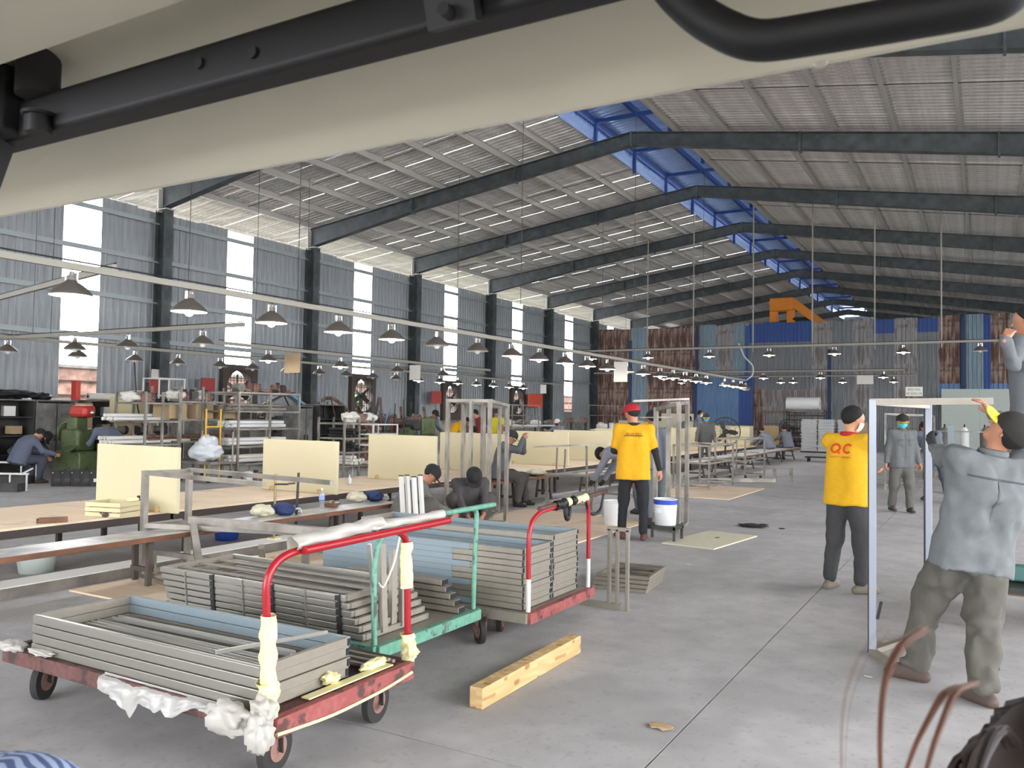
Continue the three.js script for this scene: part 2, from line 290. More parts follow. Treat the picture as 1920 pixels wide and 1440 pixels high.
// raised blue ridge vent
{
  const t = new THREE.Group(); t.name = 'ridge_vent'; t.position.set(RX, RY, 0); ceil.add(t); t.userData.label = 'raised blue corrugated vent along the roof peak';
  const g = metreUV(corr(1.0, 1.75, 0.2, 0.03).rotateZ(-Math.PI / 2).rotateX(Math.PI / 2).rotateZ(-Math.atan(SL)));
  const g2 = metreUV(corr(1.0, 1.75, 0.2, 0.03).rotateZ(-Math.PI / 2).rotateX(Math.PI / 2).rotateY(Math.PI).rotateZ(Math.atan(SL)));
  for (let f = F_FRONT; f < F_END; f += 1) { for (const q of [g, g2]) { const m = part(t, 'vent_sheet', q, M.blue, true); m.position.set(0, 0.62, -(f + 0.5)); } }
  for (const x of [-1.15, 1.15, 0]) part(t, 'rail', box(0.1, 0.16, F_END - F_FRONT, x, x ? 0.32 : 0.5, -(F_FRONT + F_END) / 2), M.blueDark);
  part(t, 'curb', box(0.03, 0.3, F_END - F_FRONT, -1.17, -0.12, -(F_FRONT + F_END) / 2), M.blue); for (let f = F_FRONT; f < F_END; f += 3) { const m = part(t, 'louvre_sheet', corr(3, 0.55, 0.15, 0.02).rotateY(Math.PI / 2), M.blue); m.position.set(-1.3, 0.0, -(f + 1.5)); }
  part(t, 'curb', box(0.03, 0.3, F_END - F_FRONT, 1.17, -0.12, -(F_FRONT + F_END) / 2), M.blue);
  for (let f = F_FRONT; f < F_END; f += 3) {
    for (const x of [-1.1, 1.1]) part(t, 'post', box(0.09, 0.75, 0.09, x, -0.02, -f), M.blueDark);
    part(t, 'cross_beam', box(2.3, 0.1, 0.08, 0, 0.3, -f), M.blueDark);
  }
}
// portal frames
{
  const proto = thing('portal_frame', 'grey steel portal frame, fifth one in front of the rusty partition', 'roof frame', V(0, 0, 0), 0, 'steel portal frames of the hall');
  const ibeam = (P, d0, d1) => {   // from P[0] to P[1] (top line), depth d0 to d1, web and two flanges
    const [a, b] = P, s = new THREE.Shape([new THREE.Vector2(a.x, a.y), new THREE.Vector2(b.x, b.y), new THREE.Vector2(b.x, b.y - d1), new THREE.Vector2(a.x, a.y - d0)]);
    const web = new THREE.ExtrudeGeometry(s, { depth: 0.012, bevelEnabled: false }).translate(0, 0, -0.006);
    return [web, bar(V(a.x, a.y, 0), V(b.x, b.y, 0), 0.24, 0.016), bar(V(a.x, a.y - d0, 0), V(b.x, b.y - d1, 0), 0.24, 0.016)];
  };
  const y = (x) => roofY(x) - 0.2, k1 = WX + 4.6, k2 = RX, k3 = 0.3;
  part(proto, 'rafter', ibeam([V(WX + 0.2, y(WX + 0.2), 0), V(k1, y(k1), 0)], 0.62, 0.42), M.steel);
  part(proto, 'rafter', ibeam([V(k1, y(k1), 0), V(k2, y(k2), 0)], 0.42, 0.36), M.steel);
  part(proto, 'rafter', ibeam([V(k2, y(k2), 0), V(k3, y(k3), 0)], 0.36, 0.47), M.steel);
  part(proto, 'rafter', ibeam([V(k3, y(k3), 0), V(EXR - 0.3, y(EXR - 0.3), 0)], 0.47, 0.66), M.steel);
  for (const [x, d] of [[k1, 0.5], [k1 + 3.8, 0.48], [k2, 0.46], [-4, 0.5], [k3, 0.54]]) part(proto, 'splice_plate', box(0.05, d, 0.22, x, y(x) - d / 2 + 0.02, 0), M.steel);
  part(proto, 'column', [box(0.012, y(WX) - 0.62, 0.012 + 0.01, WX + 0.32, (y(WX) - 0.62) / 2, 0), box(0.36, y(WX) - 0.62, 0.012, WX + 0.3, (y(WX) - 0.62) / 2, 0), box(0.016, y(WX) - 0.62, 0.3, WX + 0.5, (y(WX) - 0.62) / 2, 0), box(0.016, y(WX) - 0.62, 0.3, WX + 0.13, (y(WX) - 0.62) / 2, 0)], M.steel);
  part(proto, 'knee_plate', [box(0.06, 0.66, 0.3, WX + 0.2, y(WX) - 0.36, 0), box(0.46, 0.03, 0.3, WX + 0.33, y(WX) - 0.62, 0)], M.plate);
  part(proto, 'column', [box(0.4, y(EXR) - 0.2, 0.012, EXR - 0.3, (y(EXR) - 0.2) / 2, 0), box(0.016, y(EXR) - 0.2, 0.24, EXR - 0.5, (y(EXR) - 0.2) / 2, 0), box(0.016, y(EXR) - 0.2, 0.24, EXR - 0.1, (y(EXR) - 0.2) / 2, 0)], M.steel);
  for (const [x0, x1] of [[RX - 0.6, 0]]) part(proto, 'base_plate', box(0.5, 0.02, 0.4, WX + 0.32, 0.012, 0), M.steel);
  proto.position.z = -FB0;
  for (let k = -3; k <= 9; k++) if (k) dup(proto, k > 4 ? (k === 5 ? 'grey steel portal frame right behind the rusty sheet partition' : 'grey steel portal frame, ' + ORD[k - 5] + ' one beyond the partition') : 'grey steel portal frame, ' + ORD[4 - k] + ' one in front of the rusty partition', V(0, 0, -(FB0 + k * BAY)));
}
// right wall with the same open strips, front gate, far gable
{
  const w = structure('wall_right'), g = metreUV(corr(1.0, 5.6, 0.2, 0.03).rotateY(-Math.PI / 2));
  part(w, 'plinth', box(0.22, 1.3, F_END - 17, EXR + 0.14, 0.65, -(17 + F_END) / 2), M.plinth);
  for (let f = F_FRONT; f < F_END; f += 1) { const k = Math.round(f - F_FRONT); if (k % 6 === 3 || k % 6 === 4 || (k > 6 && k < 24)) continue; const m = part(w, 'wall_sheet', g, M.wallSheet, true); m.position.set(EXR, 0.9, -(f + 0.5)); m.scale.y = 0.9; }
  const fr = structure('wall_front');
  part(fr, 'gate_header', box(29.6, 4, 0.08, -5.8, 7.2, -F_FRONT), M.wallSheet);
  part(fr, 'gate_side', box(6.1, 4.6, 0.08, -17.6, 2.3, -F_FRONT), M.wallSheet);
  const en = structure('wall_end'), ge = metreUV(corr(1.0, 9.6, 0.2, 0.03));
  for (let x = WX; x < EXR; x += 1) { const m = part(en, 'wall_sheet', ge, M.wallSheet, true); m.position.set(x + 0.5, 0, -F_END); m.scale.y = (roofY(x + 0.5) + 0.05) / 9.6; }
}
// partition of reused sheets across the hall
const F_PART = 45.5;
{
  const w = structure('wall_rear');
  // sheet kinds from left to right: [left edge px, material, extra]
  const kinds = [[1118, 'rust'], [1152, 'rust'], [1182, 'sheetBlueGrey'], [1213, 'rust'], [1245, 'rust'], [1275, 'rust'], [1306, 'rust'], [1312, 'sheetBlueGrey'], [1342, 'rustLight'], [1375, 'sheetBlueGrey'], [1404, 'blueTop'], [1430, 'blueTop2'], [1462, 'blueTop2'], [1492, 'blueTop2'], [1522, 'rustLight'], [1560, 'sheetGrey'], [1600, 'rustLight'], [1637, 'deepTop'], [1677, 'rustLight'], [1720, 'deepTop'], [1760, 'rustStripe'], [1800, 'sheetNavy'], [1812, 'sheetBlueGrey'], [1844, 'sheetDeep'], [1858, 'rustStripe'], [1895, 'sheetBlueGrey'], [1920, 'rustLight'], [1950, 'sheetGrey'], [1985, 'rust'], [2020, 'sheetBlueGrey'], [2060, 'rustLight'], [2100, 'sheetGrey'], [2145, 'rust'], [2200, 'sheetBlueGrey'], [2260, 'sheetGrey'], [2330, 'rustLight'], [2420, 'rustLight']];
  const put = (x0, x1, y0, y1, m, dz = 0) => { const g = corr(x1 - x0, y1 - y0, 0.19, 0.035, 0.45); const s = part(w, 'partition_sheet', g, m); s.position.set((x0 + x1) / 2, y0, -F_PART + dz); };
  for (let i = 0; i + 1 < kinds.length; i++) {
    const x0 = onF(kinds[i][0], 700, F_PART).x, x1 = Math.min(EXR - 0.6, onF(kinds[i + 1][0], 700, F_PART).x), k = kinds[i][1], top = 6.7 + rr(-0.06, 0.06); if (x1 - x0 < 0.1) continue;
    const lowBlue = ['blueTop', 'blueTop2'].includes(k) && i < 13 && i > 8;
    if (k === 'blueTop' || k === 'blueTop2') { put(x0, x1, 5.65, top, M.sheetDeep, 0.02); put(x0, x1, 3.1, 5.75, M.sheetGrey); put(x0, x1, 0, 3.2, i === 10 ? M.rust : M.rustLight, -0.02); }
    else if (k === 'deepTop') { put(x0, x1, 5.95, top, M.sheetDeep, 0.02); put(x0, x1, 0, 6.0, M.sheetGrey); }
    else if (k === 'rustStripe') { put(x0, x1, 3.3, top, M.rust); put(x0, x1, 2.8, 3.4, M.sheetBlue, 0.03); put(x0, x1, 0, 2.85, M.sheetGrey, -0.02); }
    else put(x0, x1, 0, top, M[k]);
  }
  for (const y of [1.6, 3.4, 5.2]) part(w, 'girt', box(29, 0.09, 0.06, -6, y, -F_PART - 0.1), M.girt);
  // bright blue sheets low down and dark edge strips
  const b0 = onF(1306, 760, F_PART - 0.15).x, b1 = onF(1412, 760, F_PART - 0.15).x;
  for (let i = 0; i < 4; i++) { const a = b0 + (b1 - b0) * i / 4, b = b0 + (b1 - b0) * (i + 1) / 4; const s = part(w, 'blue_sheet', corr(b - a, 2.7, 0.2, 0.035), i === 3 ? M.sheetDeep : M.sheetBlue); s.position.set((a + b) / 2, 1.2, -F_PART + 0.12); }
  part(w, 'edge_strip', box(0.22, 3.1, 0.03, b0 - 0.1, 2.6, -F_PART + 0.14), M.sheetNavy);
  for (const [px, m, y0, y1] of [[1307, M.sheetNavy, 0, 6.7], [1401, M.sheetDeep, 3.2, 6.6], [1182, M.sheetNavy, 0, 6.0], [1556, M.sheetNavy, 0, 5.2], [1806, M.sheetNavy, 3.3, 6.6]]) part(w, 'edge_strip', box(0.16, y1 - y0, 0.03, onF(px, 700, F_PART).x, (y0 + y1) / 2, -F_PART + 0.07), m);
  // pale green boarding at the right
  const p0 = onF(1765, 760, F_PART - 1).x, p1 = onF(1990, 760, F_PART - 1).x;
  for (let i = 0; i < 3; i++) part(w, 'board', box((p1 - p0) / 3 - 0.01, 3.1, 0.04, p0 + (p1 - p0) * (i + 0.5) / 3, 1.55, -F_PART + 1), mat(0xb9c2ba, 0.7, 0, { map: T.cloth }));
}
// ---------------------------------------------------------------- people: distance fields meshed on a grid
function surfaceNet(lo, hi, cell, f) {
  const n = [0, 1, 2].map((k) => Math.max(2, Math.ceil((hi[k] - lo[k]) / cell) + 1)), [nx, ny, nz] = n;
  const val = new Float32Array(nx * ny * nz), id = (i, j, k) => i + nx * (j + ny * k);
  for (let k = 0; k < nz; k++) for (let j = 0; j < ny; j++) for (let i = 0; i < nx; i++) val[id(i, j, k)] = f(lo[0] + i * cell, lo[1] + j * cell, lo[2] + k * cell);
  const vid = new Int32Array(nx * ny * nz).fill(-1), pos = [], idx = [];
  const E = [[0, 1], [0, 2], [0, 4], [1, 3], [1, 5], [2, 3], [2, 6], [3, 7], [4, 5], [4, 6], [5, 7], [6, 7]], c = new Float32Array(8);
  for (let k = 0; k < nz - 1; k++) for (let j = 0; j < ny - 1; j++) for (let i = 0; i < nx - 1; i++) {
    let m = 0; for (let q = 0; q < 8; q++) { c[q] = val[id(i + (q & 1), j + ((q >> 1) & 1), k + (q >> 2))]; if (c[q] < 0) m |= 1 << q; }
    if (m === 0 || m === 255) continue;
    let x = 0, y = 0, z = 0, s = 0;
    for (const [a, b] of E) if ((c[a] < 0) !== (c[b] < 0)) { const t = c[a] / (c[a] - c[b]); x += (a & 1) + t * ((b & 1) - (a & 1)); y += ((a >> 1) & 1) + t * (((b >> 1) & 1) - ((a >> 1) & 1)); z += (a >> 2) + t * ((b >> 2) - (a >> 2)); s++; }
    vid[id(i, j, k)] = pos.length / 3; pos.push(lo[0] + (i + x / s) * cell, lo[1] + (j + y / s) * cell, lo[2] + (k + z / s) * cell);
  }
  const quad = (a, b, c2, d, flip) => { if (a < 0 || b < 0 || c2 < 0 || d < 0) return; if (flip) idx.push(a, b, c2, a, c2, d); else idx.push(a, c2, b, a, d, c2); };
  for (let k = 1; k < nz - 1; k++) for (let j = 1; j < ny - 1; j++) for (let i = 1; i < nx - 1; i++) {
    const v = val[id(i, j, k)] < 0;
    if (v !== (val[id(i + 1, j, k)] < 0)) quad(vid[id(i, j - 1, k - 1)], vid[id(i, j, k - 1)], vid[id(i, j, k)], vid[id(i, j - 1, k)], v);
    if (v !== (val[id(i, j + 1, k)] < 0)) quad(vid[id(i - 1, j, k - 1)], vid[id(i - 1, j, k)], vid[id(i, j, k)], vid[id(i, j, k - 1)], v);
    if (v !== (val[id(i, j, k + 1)] < 0)) quad(vid[id(i - 1, j - 1, k)], vid[id(i, j - 1, k)], vid[id(i, j, k)], vid[id(i - 1, j, k)], v);
  }
  const g = new THREE.BufferGeometry(); g.setAttribute('position', new THREE.Float32BufferAttribute(pos, 3)); g.setIndex(idx); g.computeVertexNormals();
  return g;
}
const smin = (a, b, k) => { const h = Math.max(k - Math.abs(a - b), 0) / k; return Math.min(a, b) - h * h * k * 0.25; };
// bones: [a, b, ra, rb]; a distance field of tapered capsules
function fieldOf(bones, k) {
  const B = bones.map(([a, b, ra, rb]) => { const d = b.clone().sub(a); return [a.x, a.y, a.z, d.x, d.y, d.z, Math.max(1e-9, d.lengthSq()), ra, (rb ?? ra) - ra]; });
  return (x, y, z) => {
    let v = 9;
    for (const [ax, ay, az, dx, dy, dz, l2, ra, dr] of B) {
      const px = x - ax, py = y - ay, pz = z - az, t = Math.max(0, Math.min(1, (px * dx + py * dy + pz * dz) / l2));
      const ex = px - dx * t, ey = py - dy * t, ez = pz - dz * t, d = Math.sqrt(ex * ex + ey * ey + ez * ez) - ra - dr * t;
      v = v > 8 ? d : smin(v, d, k);
    }
    return v;
  };
}
function boundsOf(bones, pad) {
  const lo = [9, 9, 9], hi = [-9, -9, -9];
  for (const [a, b, ra, rb] of bones) for (const [p, r] of [[a, ra], [b, rb ?? ra]]) ['x', 'y', 'z'].forEach((c, i) => { lo[i] = Math.min(lo[i], p[c] - r - pad); hi[i] = Math.max(hi[i], p[c] + r + pad); });
  return [lo, hi];
}
function ik(a, target, l1, l2, pole) {
  const d = target.clone().sub(a), L = Math.min(d.length(), (l1 + l2) * 0.995); d.normalize();
  const end = a.clone().addScaledVector(d, L), x = (l1 * l1 - l2 * l2 + L * L) / (2 * L), h = Math.sqrt(Math.max(0, l1 * l1 - x * x));
  const p = pole.clone().addScaledVector(d, -pole.dot(d)); if (p.lengthSq() < 1e-6) p.set(0, 0, -1); p.normalize();
  return [a.clone().addScaledVector(d, x).addScaledVector(p, h), end];
}
const smoothNormals = (g) => g;
const SKIN = [mat(0xa9755a, 0.55), mat(0x96634a, 0.55), mat(0xb98464, 0.55)], HAIR = mat(0x100e0c, 0.85), EYE = mat(0x1c1512, 0.3), LIP = mat(0x8a4a42, 0.6);
const clothMats = {};
const clothMat = (c) => (clothMats[c] ??= mat(c, 0.85, 0, { map: T.cloth, bumpMap: T.weave, bumpScale: 0.0006 }));
function person(o) {
  const s = (o.h ?? 1.68) / 1.7, P3 = (a) => V(a[0], a[1], a[2]), cell = o.cell ?? 0.02;
  const g = thing('person', o.label, 'person', o.pos, o.turn ?? 0, o.group);
  g.updateMatrixWorld(true);
  const toLocal = (w) => g.worldToLocal(w.clone());
  const pel = P3(o.pelvis ?? [0, 0.93 * s, 0]), bend = o.bend ?? 0.04, curl = o.curl ?? 0.06, lean = o.lean ?? 0, tw = o.twist ?? 0;
  const up1 = V(Math.sin(lean), Math.cos(bend), -Math.sin(bend)).normalize(), up2 = V(Math.sin(lean), Math.cos(bend + curl), -Math.sin(bend + curl)).normalize();
  const right = V(Math.cos(tw), 0, Math.sin(tw)).addScaledVector(up2, -V(Math.cos(tw), 0, Math.sin(tw)).dot(up2)).normalize();
  const hipR = V(1, 0, 0).lerp(right, 0.3).normalize();
  const chest = pel.clone().addScaledVector(up1, 0.27 * s), neck = chest.clone().addScaledVector(up2, 0.25 * s);
  const hp = bend + curl + (o.headPitch ?? 0), hy = o.headYaw ?? 0;
  const headQ = new THREE.Quaternion().setFromEuler(new THREE.Euler(-hp, tw * -1 + hy, o.headRoll ?? 0, 'YXZ')), hv = (x, y, z) => V(x, y, z).multiplyScalar(s).applyQuaternion(headQ);
  const head = neck.clone().add(V(0, 0.05 * s, 0).applyQuaternion(new THREE.Quaternion().setFromEuler(new THREE.Euler(-(bend + curl), 0, 0)))).add(hv(0, 0.115, -0.015));
  const sh = {}, hip = {}, el = {}, wr = {}, kn = {}, an = {}, toe = {};
  for (const [k, d] of [['R', 1], ['L', -1]]) {
    sh[k] = neck.clone().addScaledVector(up2, -0.045 * s).addScaledVector(right, 0.18 * s * d);
    hip[k] = pel.clone().addScaledVector(hipR, 0.09 * s * d);
    const tgt = o.handW?.[k] ? toLocal(o.handW[k]) : o.hand?.[k] ? P3(o.hand[k]) : sh[k].clone().add(V(0.07 * d, -0.52, -0.06).multiplyScalar(s));
    [el[k], wr[k]] = ik(sh[k], tgt, 0.285 * s, 0.255 * s, o.elbow?.[k] ? P3(o.elbow[k]) : V(0.5 * d, -0.5, 0.8));
    const ft = o.foot?.[k] ? P3(o.foot[k]) : V(0.12 * d, 0.09, 0.02).multiplyScalar(s);
    [kn[k], an[k]] = ik(hip[k], ft, 0.43 * s, 0.41 * s, o.knee?.[k] ? P3(o.knee[k]) : V(0.15 * d, 0.2, -1));
    const td = o.toe?.[k] ? P3(o.toe[k]).normalize() : V(0.15 * d, 0, -1).normalize(); toe[k] = an[k].clone().addScaledVector(td, 0.15 * s).setY(Math.max(an[k].y - 0.055 * s, 0.03));
  }
  const R = (x) => x * s, skin = SKIN[o.skin ?? 0];
  const torsoB = (e, dn = 0) => [[pel.clone().addScaledVector(hipR, R(dn ? 0.082 : 0.06)).addScaledVector(up1, -dn), chest.clone().addScaledVector(right, R(0.075)).addScaledVector(up2, R(0.08)), R(dn ? 0.114 : 0.1) + e, R(0.1) + e], [pel.clone().addScaledVector(hipR, R(dn ? -0.082 : -0.06)).addScaledVector(up1, -dn), chest.clone().addScaledVector(right, R(-0.075)).addScaledVector(up2, R(0.08)), R(dn ? 0.114 : 0.1) + e, R(0.1) + e], [sh.L, sh.R, R(0.06) + e * 0.8, R(0.06) + e * 0.8]];
  const armB = (k, e, upTo = 1) => upTo >= 1 ? [[sh[k], el[k], R(0.05) + e, R(0.042) + e], [el[k], wr[k].clone().lerp(el[k], 0.06), R(0.042) + e, R(0.032) + e]] : [[sh[k], sh[k].clone().lerp(el[k], upTo), R(0.05) + e, R(0.05) + e]];
  const legB = (k, e) => [[hip[k], kn[k], R(0.085) + e, R(0.058) + e], [kn[k], an[k].clone().lerp(kn[k], 0.06), R(0.056) + e, R(0.04) + e]];
  // skin: one continuous figure, with finer grids for head and hands
  const bodyB = [...torsoB(-0.012), ...armB('L', -0.006), ...armB('R', -0.006), ...legB('L', -0.01), ...legB('R', -0.01), [neck.clone().addScaledVector(up2, -R(0.04)), head.clone().add(hv(0, -0.06, 0.01)), R(0.05), R(0.05)], [an.L, toe.L, R(0.036), R(0.03)], [an.R, toe.R, R(0.036), R(0.03)]];
  const list = [];
  { const f = fieldOf(bodyB, 0.03), [lo, hi] = boundsOf(bodyB, cell * 2); list.push(surfaceNet(lo, hi, Math.max(cell * 1.3, 0.018), f)); }
  const headB = [[head.clone().add(hv(0, 0.022, 0.012)), head.clone().add(hv(0, 0.022, -0.012)), R(0.086), R(0.082)], [head.clone().add(hv(0, -0.01, -0.03)), head.clone().add(hv(0, -0.085, -0.052)), R(0.06), R(0.034)], [head.clone().add(hv(0, -0.05, 0.01)), neck, R(0.052), R(0.05)]];
  const faceB = [[head.clone().add(hv(0, 0.004, -0.092)), head.clone().add(hv(0, -0.03, -0.108)), R(0.008), R(0.013)], [head.clone().add(hv(0.084, -0.012, 0.008)), head.clone().add(hv(0.084, 0.018, 0.014)), R(0.012), R(0.016)], [head.clone().add(hv(-0.084, -0.012, 0.008)), head.clone().add(hv(-0.084, 0.018, 0.014)), R(0.012), R(0.016)]];
  { const f1 = fieldOf(headB, 0.04), f2 = fieldOf(faceB, 0.004), f = (x, y, z) => smin(f1(x, y, z), f2(x, y, z), 0.012), [lo, hi] = boundsOf([...headB, ...faceB], 0.02); list.push(surfaceNet(lo, hi, Math.min(0.012, cell * 0.6), f)); }
  for (const [k, d] of [['R', 1], ['L', -1]]) {
    const dir = (o.handDir?.[k] ? P3(o.handDir[k]) : wr[k].clone().sub(el[k])).normalize();
    let n = o.palm?.[k] ? P3(o.palm[k]) : V(-d, 0, -0.3); n = n.addScaledVector(dir, -n.dot(dir)).normalize();
    const side = dir.clone().cross(n).normalize().multiplyScalar(k === 'R' ? -1 : 1), c = o.grip?.[k] ?? 0.5, w = wr[k].clone();   // side points to the thumb
    const pt = (a, b, e) => w.clone().addScaledVector(dir, R(a)).addScaledVector(side, R(b)).addScaledVector(n, R(e)), hb = [[w.clone().addScaledVector(dir, R(-0.02)), pt(0.02, 0, 0), R(0.026), R(0.026)]];
    for (let q = -1; q <= 1; q++) hb.push([pt(0.015, q * 0.014, 0), pt(0.075, q * 0.024, 0.002), R(0.018), R(0.014)]);
    [[0.03, 0.068], [0.01, 0.076], [-0.01, 0.07], [-0.029, 0.054]].forEach(([b, len]) => {
      const a0 = 0.35 * c + 0.15, a1 = a0 + 1.2 * c, a2 = a1 + 0.9 * c, p0 = pt(0.078, b, 0), st = (p, a, l) => p.clone().addScaledVector(dir, Math.cos(a) * R(l)).addScaledVector(n, Math.sin(a) * R(l));
      const p1 = st(p0, a0, len * 0.48), p2 = st(p1, a1, len * 0.32), p3 = st(p2, a2, len * 0.24); hb.push([p0, p1, R(0.0095), R(0.009)], [p1, p2, R(0.009), R(0.0085)], [p2, p3, R(0.0085), R(0.0075)]);
    });
    const t0 = pt(0.02, 0.024, 0.008), t1 = pt(0.045, 0.048, 0.018 + 0.01 * c), t2 = pt(0.075, 0.052 - 0.02 * c, 0.03 + 0.02 * c); hb.push([t0, t1, R(0.014), R(0.011)], [t1, t2, R(0.0105), R(0.009)]);
    const f = fieldOf(hb, 0.006), [lo, hi] = boundsOf(hb, 0.012), hg = surfaceNet(lo, hi, cell < 0.016 ? 0.0042 : 0.0075, f);
    if (o.glove?.[k]) part(g, 'glove', hg, o.glove[k]); else list.push(hg);
  }
  part(g, 'body', list, skin);
  if (o.face !== false) { for (const d of [-1, 1]) part(g, 'eye', ball(R(0.0115), ...head.clone().add(hv(0.031 * d, 0.006, -0.076)).toArray(), 1, 0.7, 1, 8), EYE); if (!o.mask) part(g, 'mouth', cyl(head.clone().add(hv(-0.02, -0.066, -0.092)), head.clone().add(hv(0.02, -0.066, -0.092)), R(0.006), R(0.006), 6), LIP); }
  // shirt
  const amp = o.wrinkle ?? 0.008, tE = o.top?.ease ?? 0.02, tB = torsoB(tE, (o.top?.hem ?? 0.1) + 0.1), shirtUp = o.top?.sleeve ?? 1, aB = [...armB('L', 0.016, shirtUp), ...armB('R', 0.016, shirtUp)];
  const ft = fieldOf(tB, 0.07), fa = fieldOf(aB, 0.04), hemP = pel.clone().addScaledVector(up1, -R(o.top?.hem ?? 0.1)), neckP = neck.clone().addScaledVector(up2, R(0.022));
  const wob = (x, y, z) => amp * (0.7 - 1.9 * Math.abs(noise3(x * 7 + y * 3, y * 6 - x * 3, z * 7 + 2) - 0.5) + (noise3(x * 12 + 5, y * 4.5, z * 12) - 0.5) * 2 + (noise3(x * 20, y * 13 + 9, z * 20 + 4) - 0.5));
  const shirtF = (x, y, z) => { let d = ft(x, y, z); d = Math.max(d, -((x - hemP.x) * up1.x + (y - hemP.y) * up1.y + (z - hemP.z) * up1.z)); d = Math.max(d, (x - neckP.x) * up2.x + (y - neckP.y) * up2.y + (z - neckP.z) * up2.z); return smin(d, fa(x, y, z), 0.045) + wob(x, y, z); };
  { const [lo, hi] = boundsOf([...tB, ...aB], cell * 2 + amp); hi[1] += 0.02; const m = part(g, 'shirt', surfaceNet(lo, hi, cell, shirtF), clothMat(o.top?.color ?? 0x7d8083)); }
  const qUp = new THREE.Quaternion().setFromUnitVectors(V(0, 1, 0), up2);
  part(g, 'collar', new THREE.TorusGeometry(R(0.062), R(0.017), 8, 18).rotateX(Math.PI / 2).scale(1.05, 1.3, 1.1).applyQuaternion(qUp).translate(...neck.clone().addScaledVector(up2, R(0.016)).toArray()), clothMat(o.top?.collar ?? o.top?.color ?? 0x7d8083));
  if (o.top?.cuff) for (const k of ['L', 'R']) { const a = sh[k].clone().lerp(el[k], shirtUp - 0.02), b = sh[k].clone().lerp(el[k], Math.min(0.98, shirtUp + 0.12)); part(g, 'sleeve_cuff', cyl(a, b, R(0.05) + 0.021, R(0.05) + 0.02, 14, true), clothMat(o.top.cuff)); }
  if (o.armSleeve) for (const k of ['L', 'R']) { const B = armB(k, 0.003), f = fieldOf(B, 0.02), [lo, hi] = boundsOf(B, cell * 2); part(g, 'arm_sleeve', surfaceNet(lo, hi, Math.min(cell, 0.014), f), clothMat(o.armSleeve)); }
  // trousers
  { const tr = o.legs?.ease ?? 0.022, B = [[hip.L, hip.R, R(0.1), R(0.1)], [pel.clone().addScaledVector(up1, R(0.05)).addScaledVector(hipR, R(0.04)), pel.clone().addScaledVector(up1, R(0.05)).addScaledVector(hipR, -R(0.04)), R(0.09), R(0.09)], ...legB('L', tr), ...legB('R', tr)], f = fieldOf(B, 0.05), [lo, hi] = boundsOf(B, cell * 2 + amp);
    part(g, 'trousers', surfaceNet(lo, hi, cell, (x, y, z) => { const v = f(x, y, z) + wob(x + 3, y * 1.4, z), up = (x - hemP.x) * up1.x + (y - hemP.y) * up1.y + (z - hemP.z) * up1.z; return pel.y > 0.75 && up > 0.01 && up < 0.4 ? Math.max(v, ft(x, y, z) + wob(x, y, z) + 0.012) : v; }), clothMat(o.legs?.color ?? 0x6a6a64)); }
  const shoeM = mat(o.shoes ?? 0x3a322c, 0.7);
  for (const k of ['L', 'R']) {
    const d = toe[k].clone().sub(an[k]).setY(0).normalize(), heel = an[k].clone().addScaledVector(d, -R(0.045)), y0 = Math.max(0.028, an[k].y - R(0.062)), B = [[V(heel.x, y0 + 0.004, heel.z), V(toe[k].x, y0, toe[k].z), R(0.04), R(0.034)], [an[k].clone().setY(an[k].y - R(0.01)), V(toe[k].x, y0 + 0.01, toe[k].z).lerp(an[k], 0.4), R(0.04), R(0.036)]], f = fieldOf(B, 0.03), [lo, hi] = boundsOf(B, 0.025), floorY = y0 - 0.027;
    part(g, 'shoe', surfaceNet(lo, hi, Math.min(0.012, cell), (x, y, z) => Math.max(f(x, y, z), floorY - y)), shoeM);
  }
  // hair, cap, mask
  if (o.hair !== null) {
    const c0 = head.clone().add(hv(0, 0.026, 0.012)), rad = R(o.hairR ?? 0.1), fw = hv(0, 0, -1).normalize(), uw = hv(0, 1, 0).normalize(), h = o.hairLow ?? 0.096;
    const f = (x, y, z) => { const dx = x - c0.x, dy = y - c0.y, dz = z - c0.z, l = Math.sqrt(dx * dx + dy * dy + dz * dz), fr = dx * fw.x + dy * fw.y + dz * fw.z, u = dx * uw.x + dy * uw.y + dz * uw.z; return Math.max(l - rad - 0.006 * (noise3(x * 40, y * 40, z * 40) - 0.5), fr * 0.9 - u * 0.75 - R(0.03), -u - R(h)); };
    part(g, 'hair', surfaceNet([c0.x - rad - 0.03, c0.y - rad - 0.03, c0.z - rad - 0.03], [c0.x + rad + 0.03, c0.y + rad + 0.03, c0.z + rad + 0.03], Math.min(0.012, cell), f), o.hair ?? HAIR);
  }
  const headM = new THREE.Matrix4().compose(head, headQ, V(s, s, s));
  if (o.cap) {
    const cg = part(g, 'cap', [new THREE.SphereGeometry(0.108, 18, 8, 0, Math.PI * 2, 0, 1.75).scale(1, 0.95, 1.08).translate(0, 0.036, 0.006), ball(0.012, 0, 0.14, 0.006)].map((q) => q.applyMatrix4(headM)), clothMat(o.cap));
    const vs = new THREE.Shape(); vs.moveTo(-0.088, 0); vs.bezierCurveTo(-0.085, 0.075, -0.05, 0.1, 0, 0.102); vs.bezierCurveTo(0.05, 0.1, 0.085, 0.075, 0.088, 0); vs.quadraticCurveTo(0, 0.045, -0.088, 0); const v = new THREE.ExtrudeGeometry(vs, { depth: 0.005, bevelEnabled: false, curveSegments: 10 }).rotateX(-Math.PI / 2); { const q = v.attributes.position; for (let i = 0; i < q.count; i++) q.setY(i, q.getY(i) - Math.pow(q.getX(i) / 0.088, 2) * 0.022 + q.getZ(i) * 0.18); v.computeVertexNormals(); } v.scale(1.08, 1, 1.2).translate(0, 0.034, -0.062);
    part(cg, 'visor', v.applyMatrix4(headM), clothMat(o.visor ?? o.cap));
  }
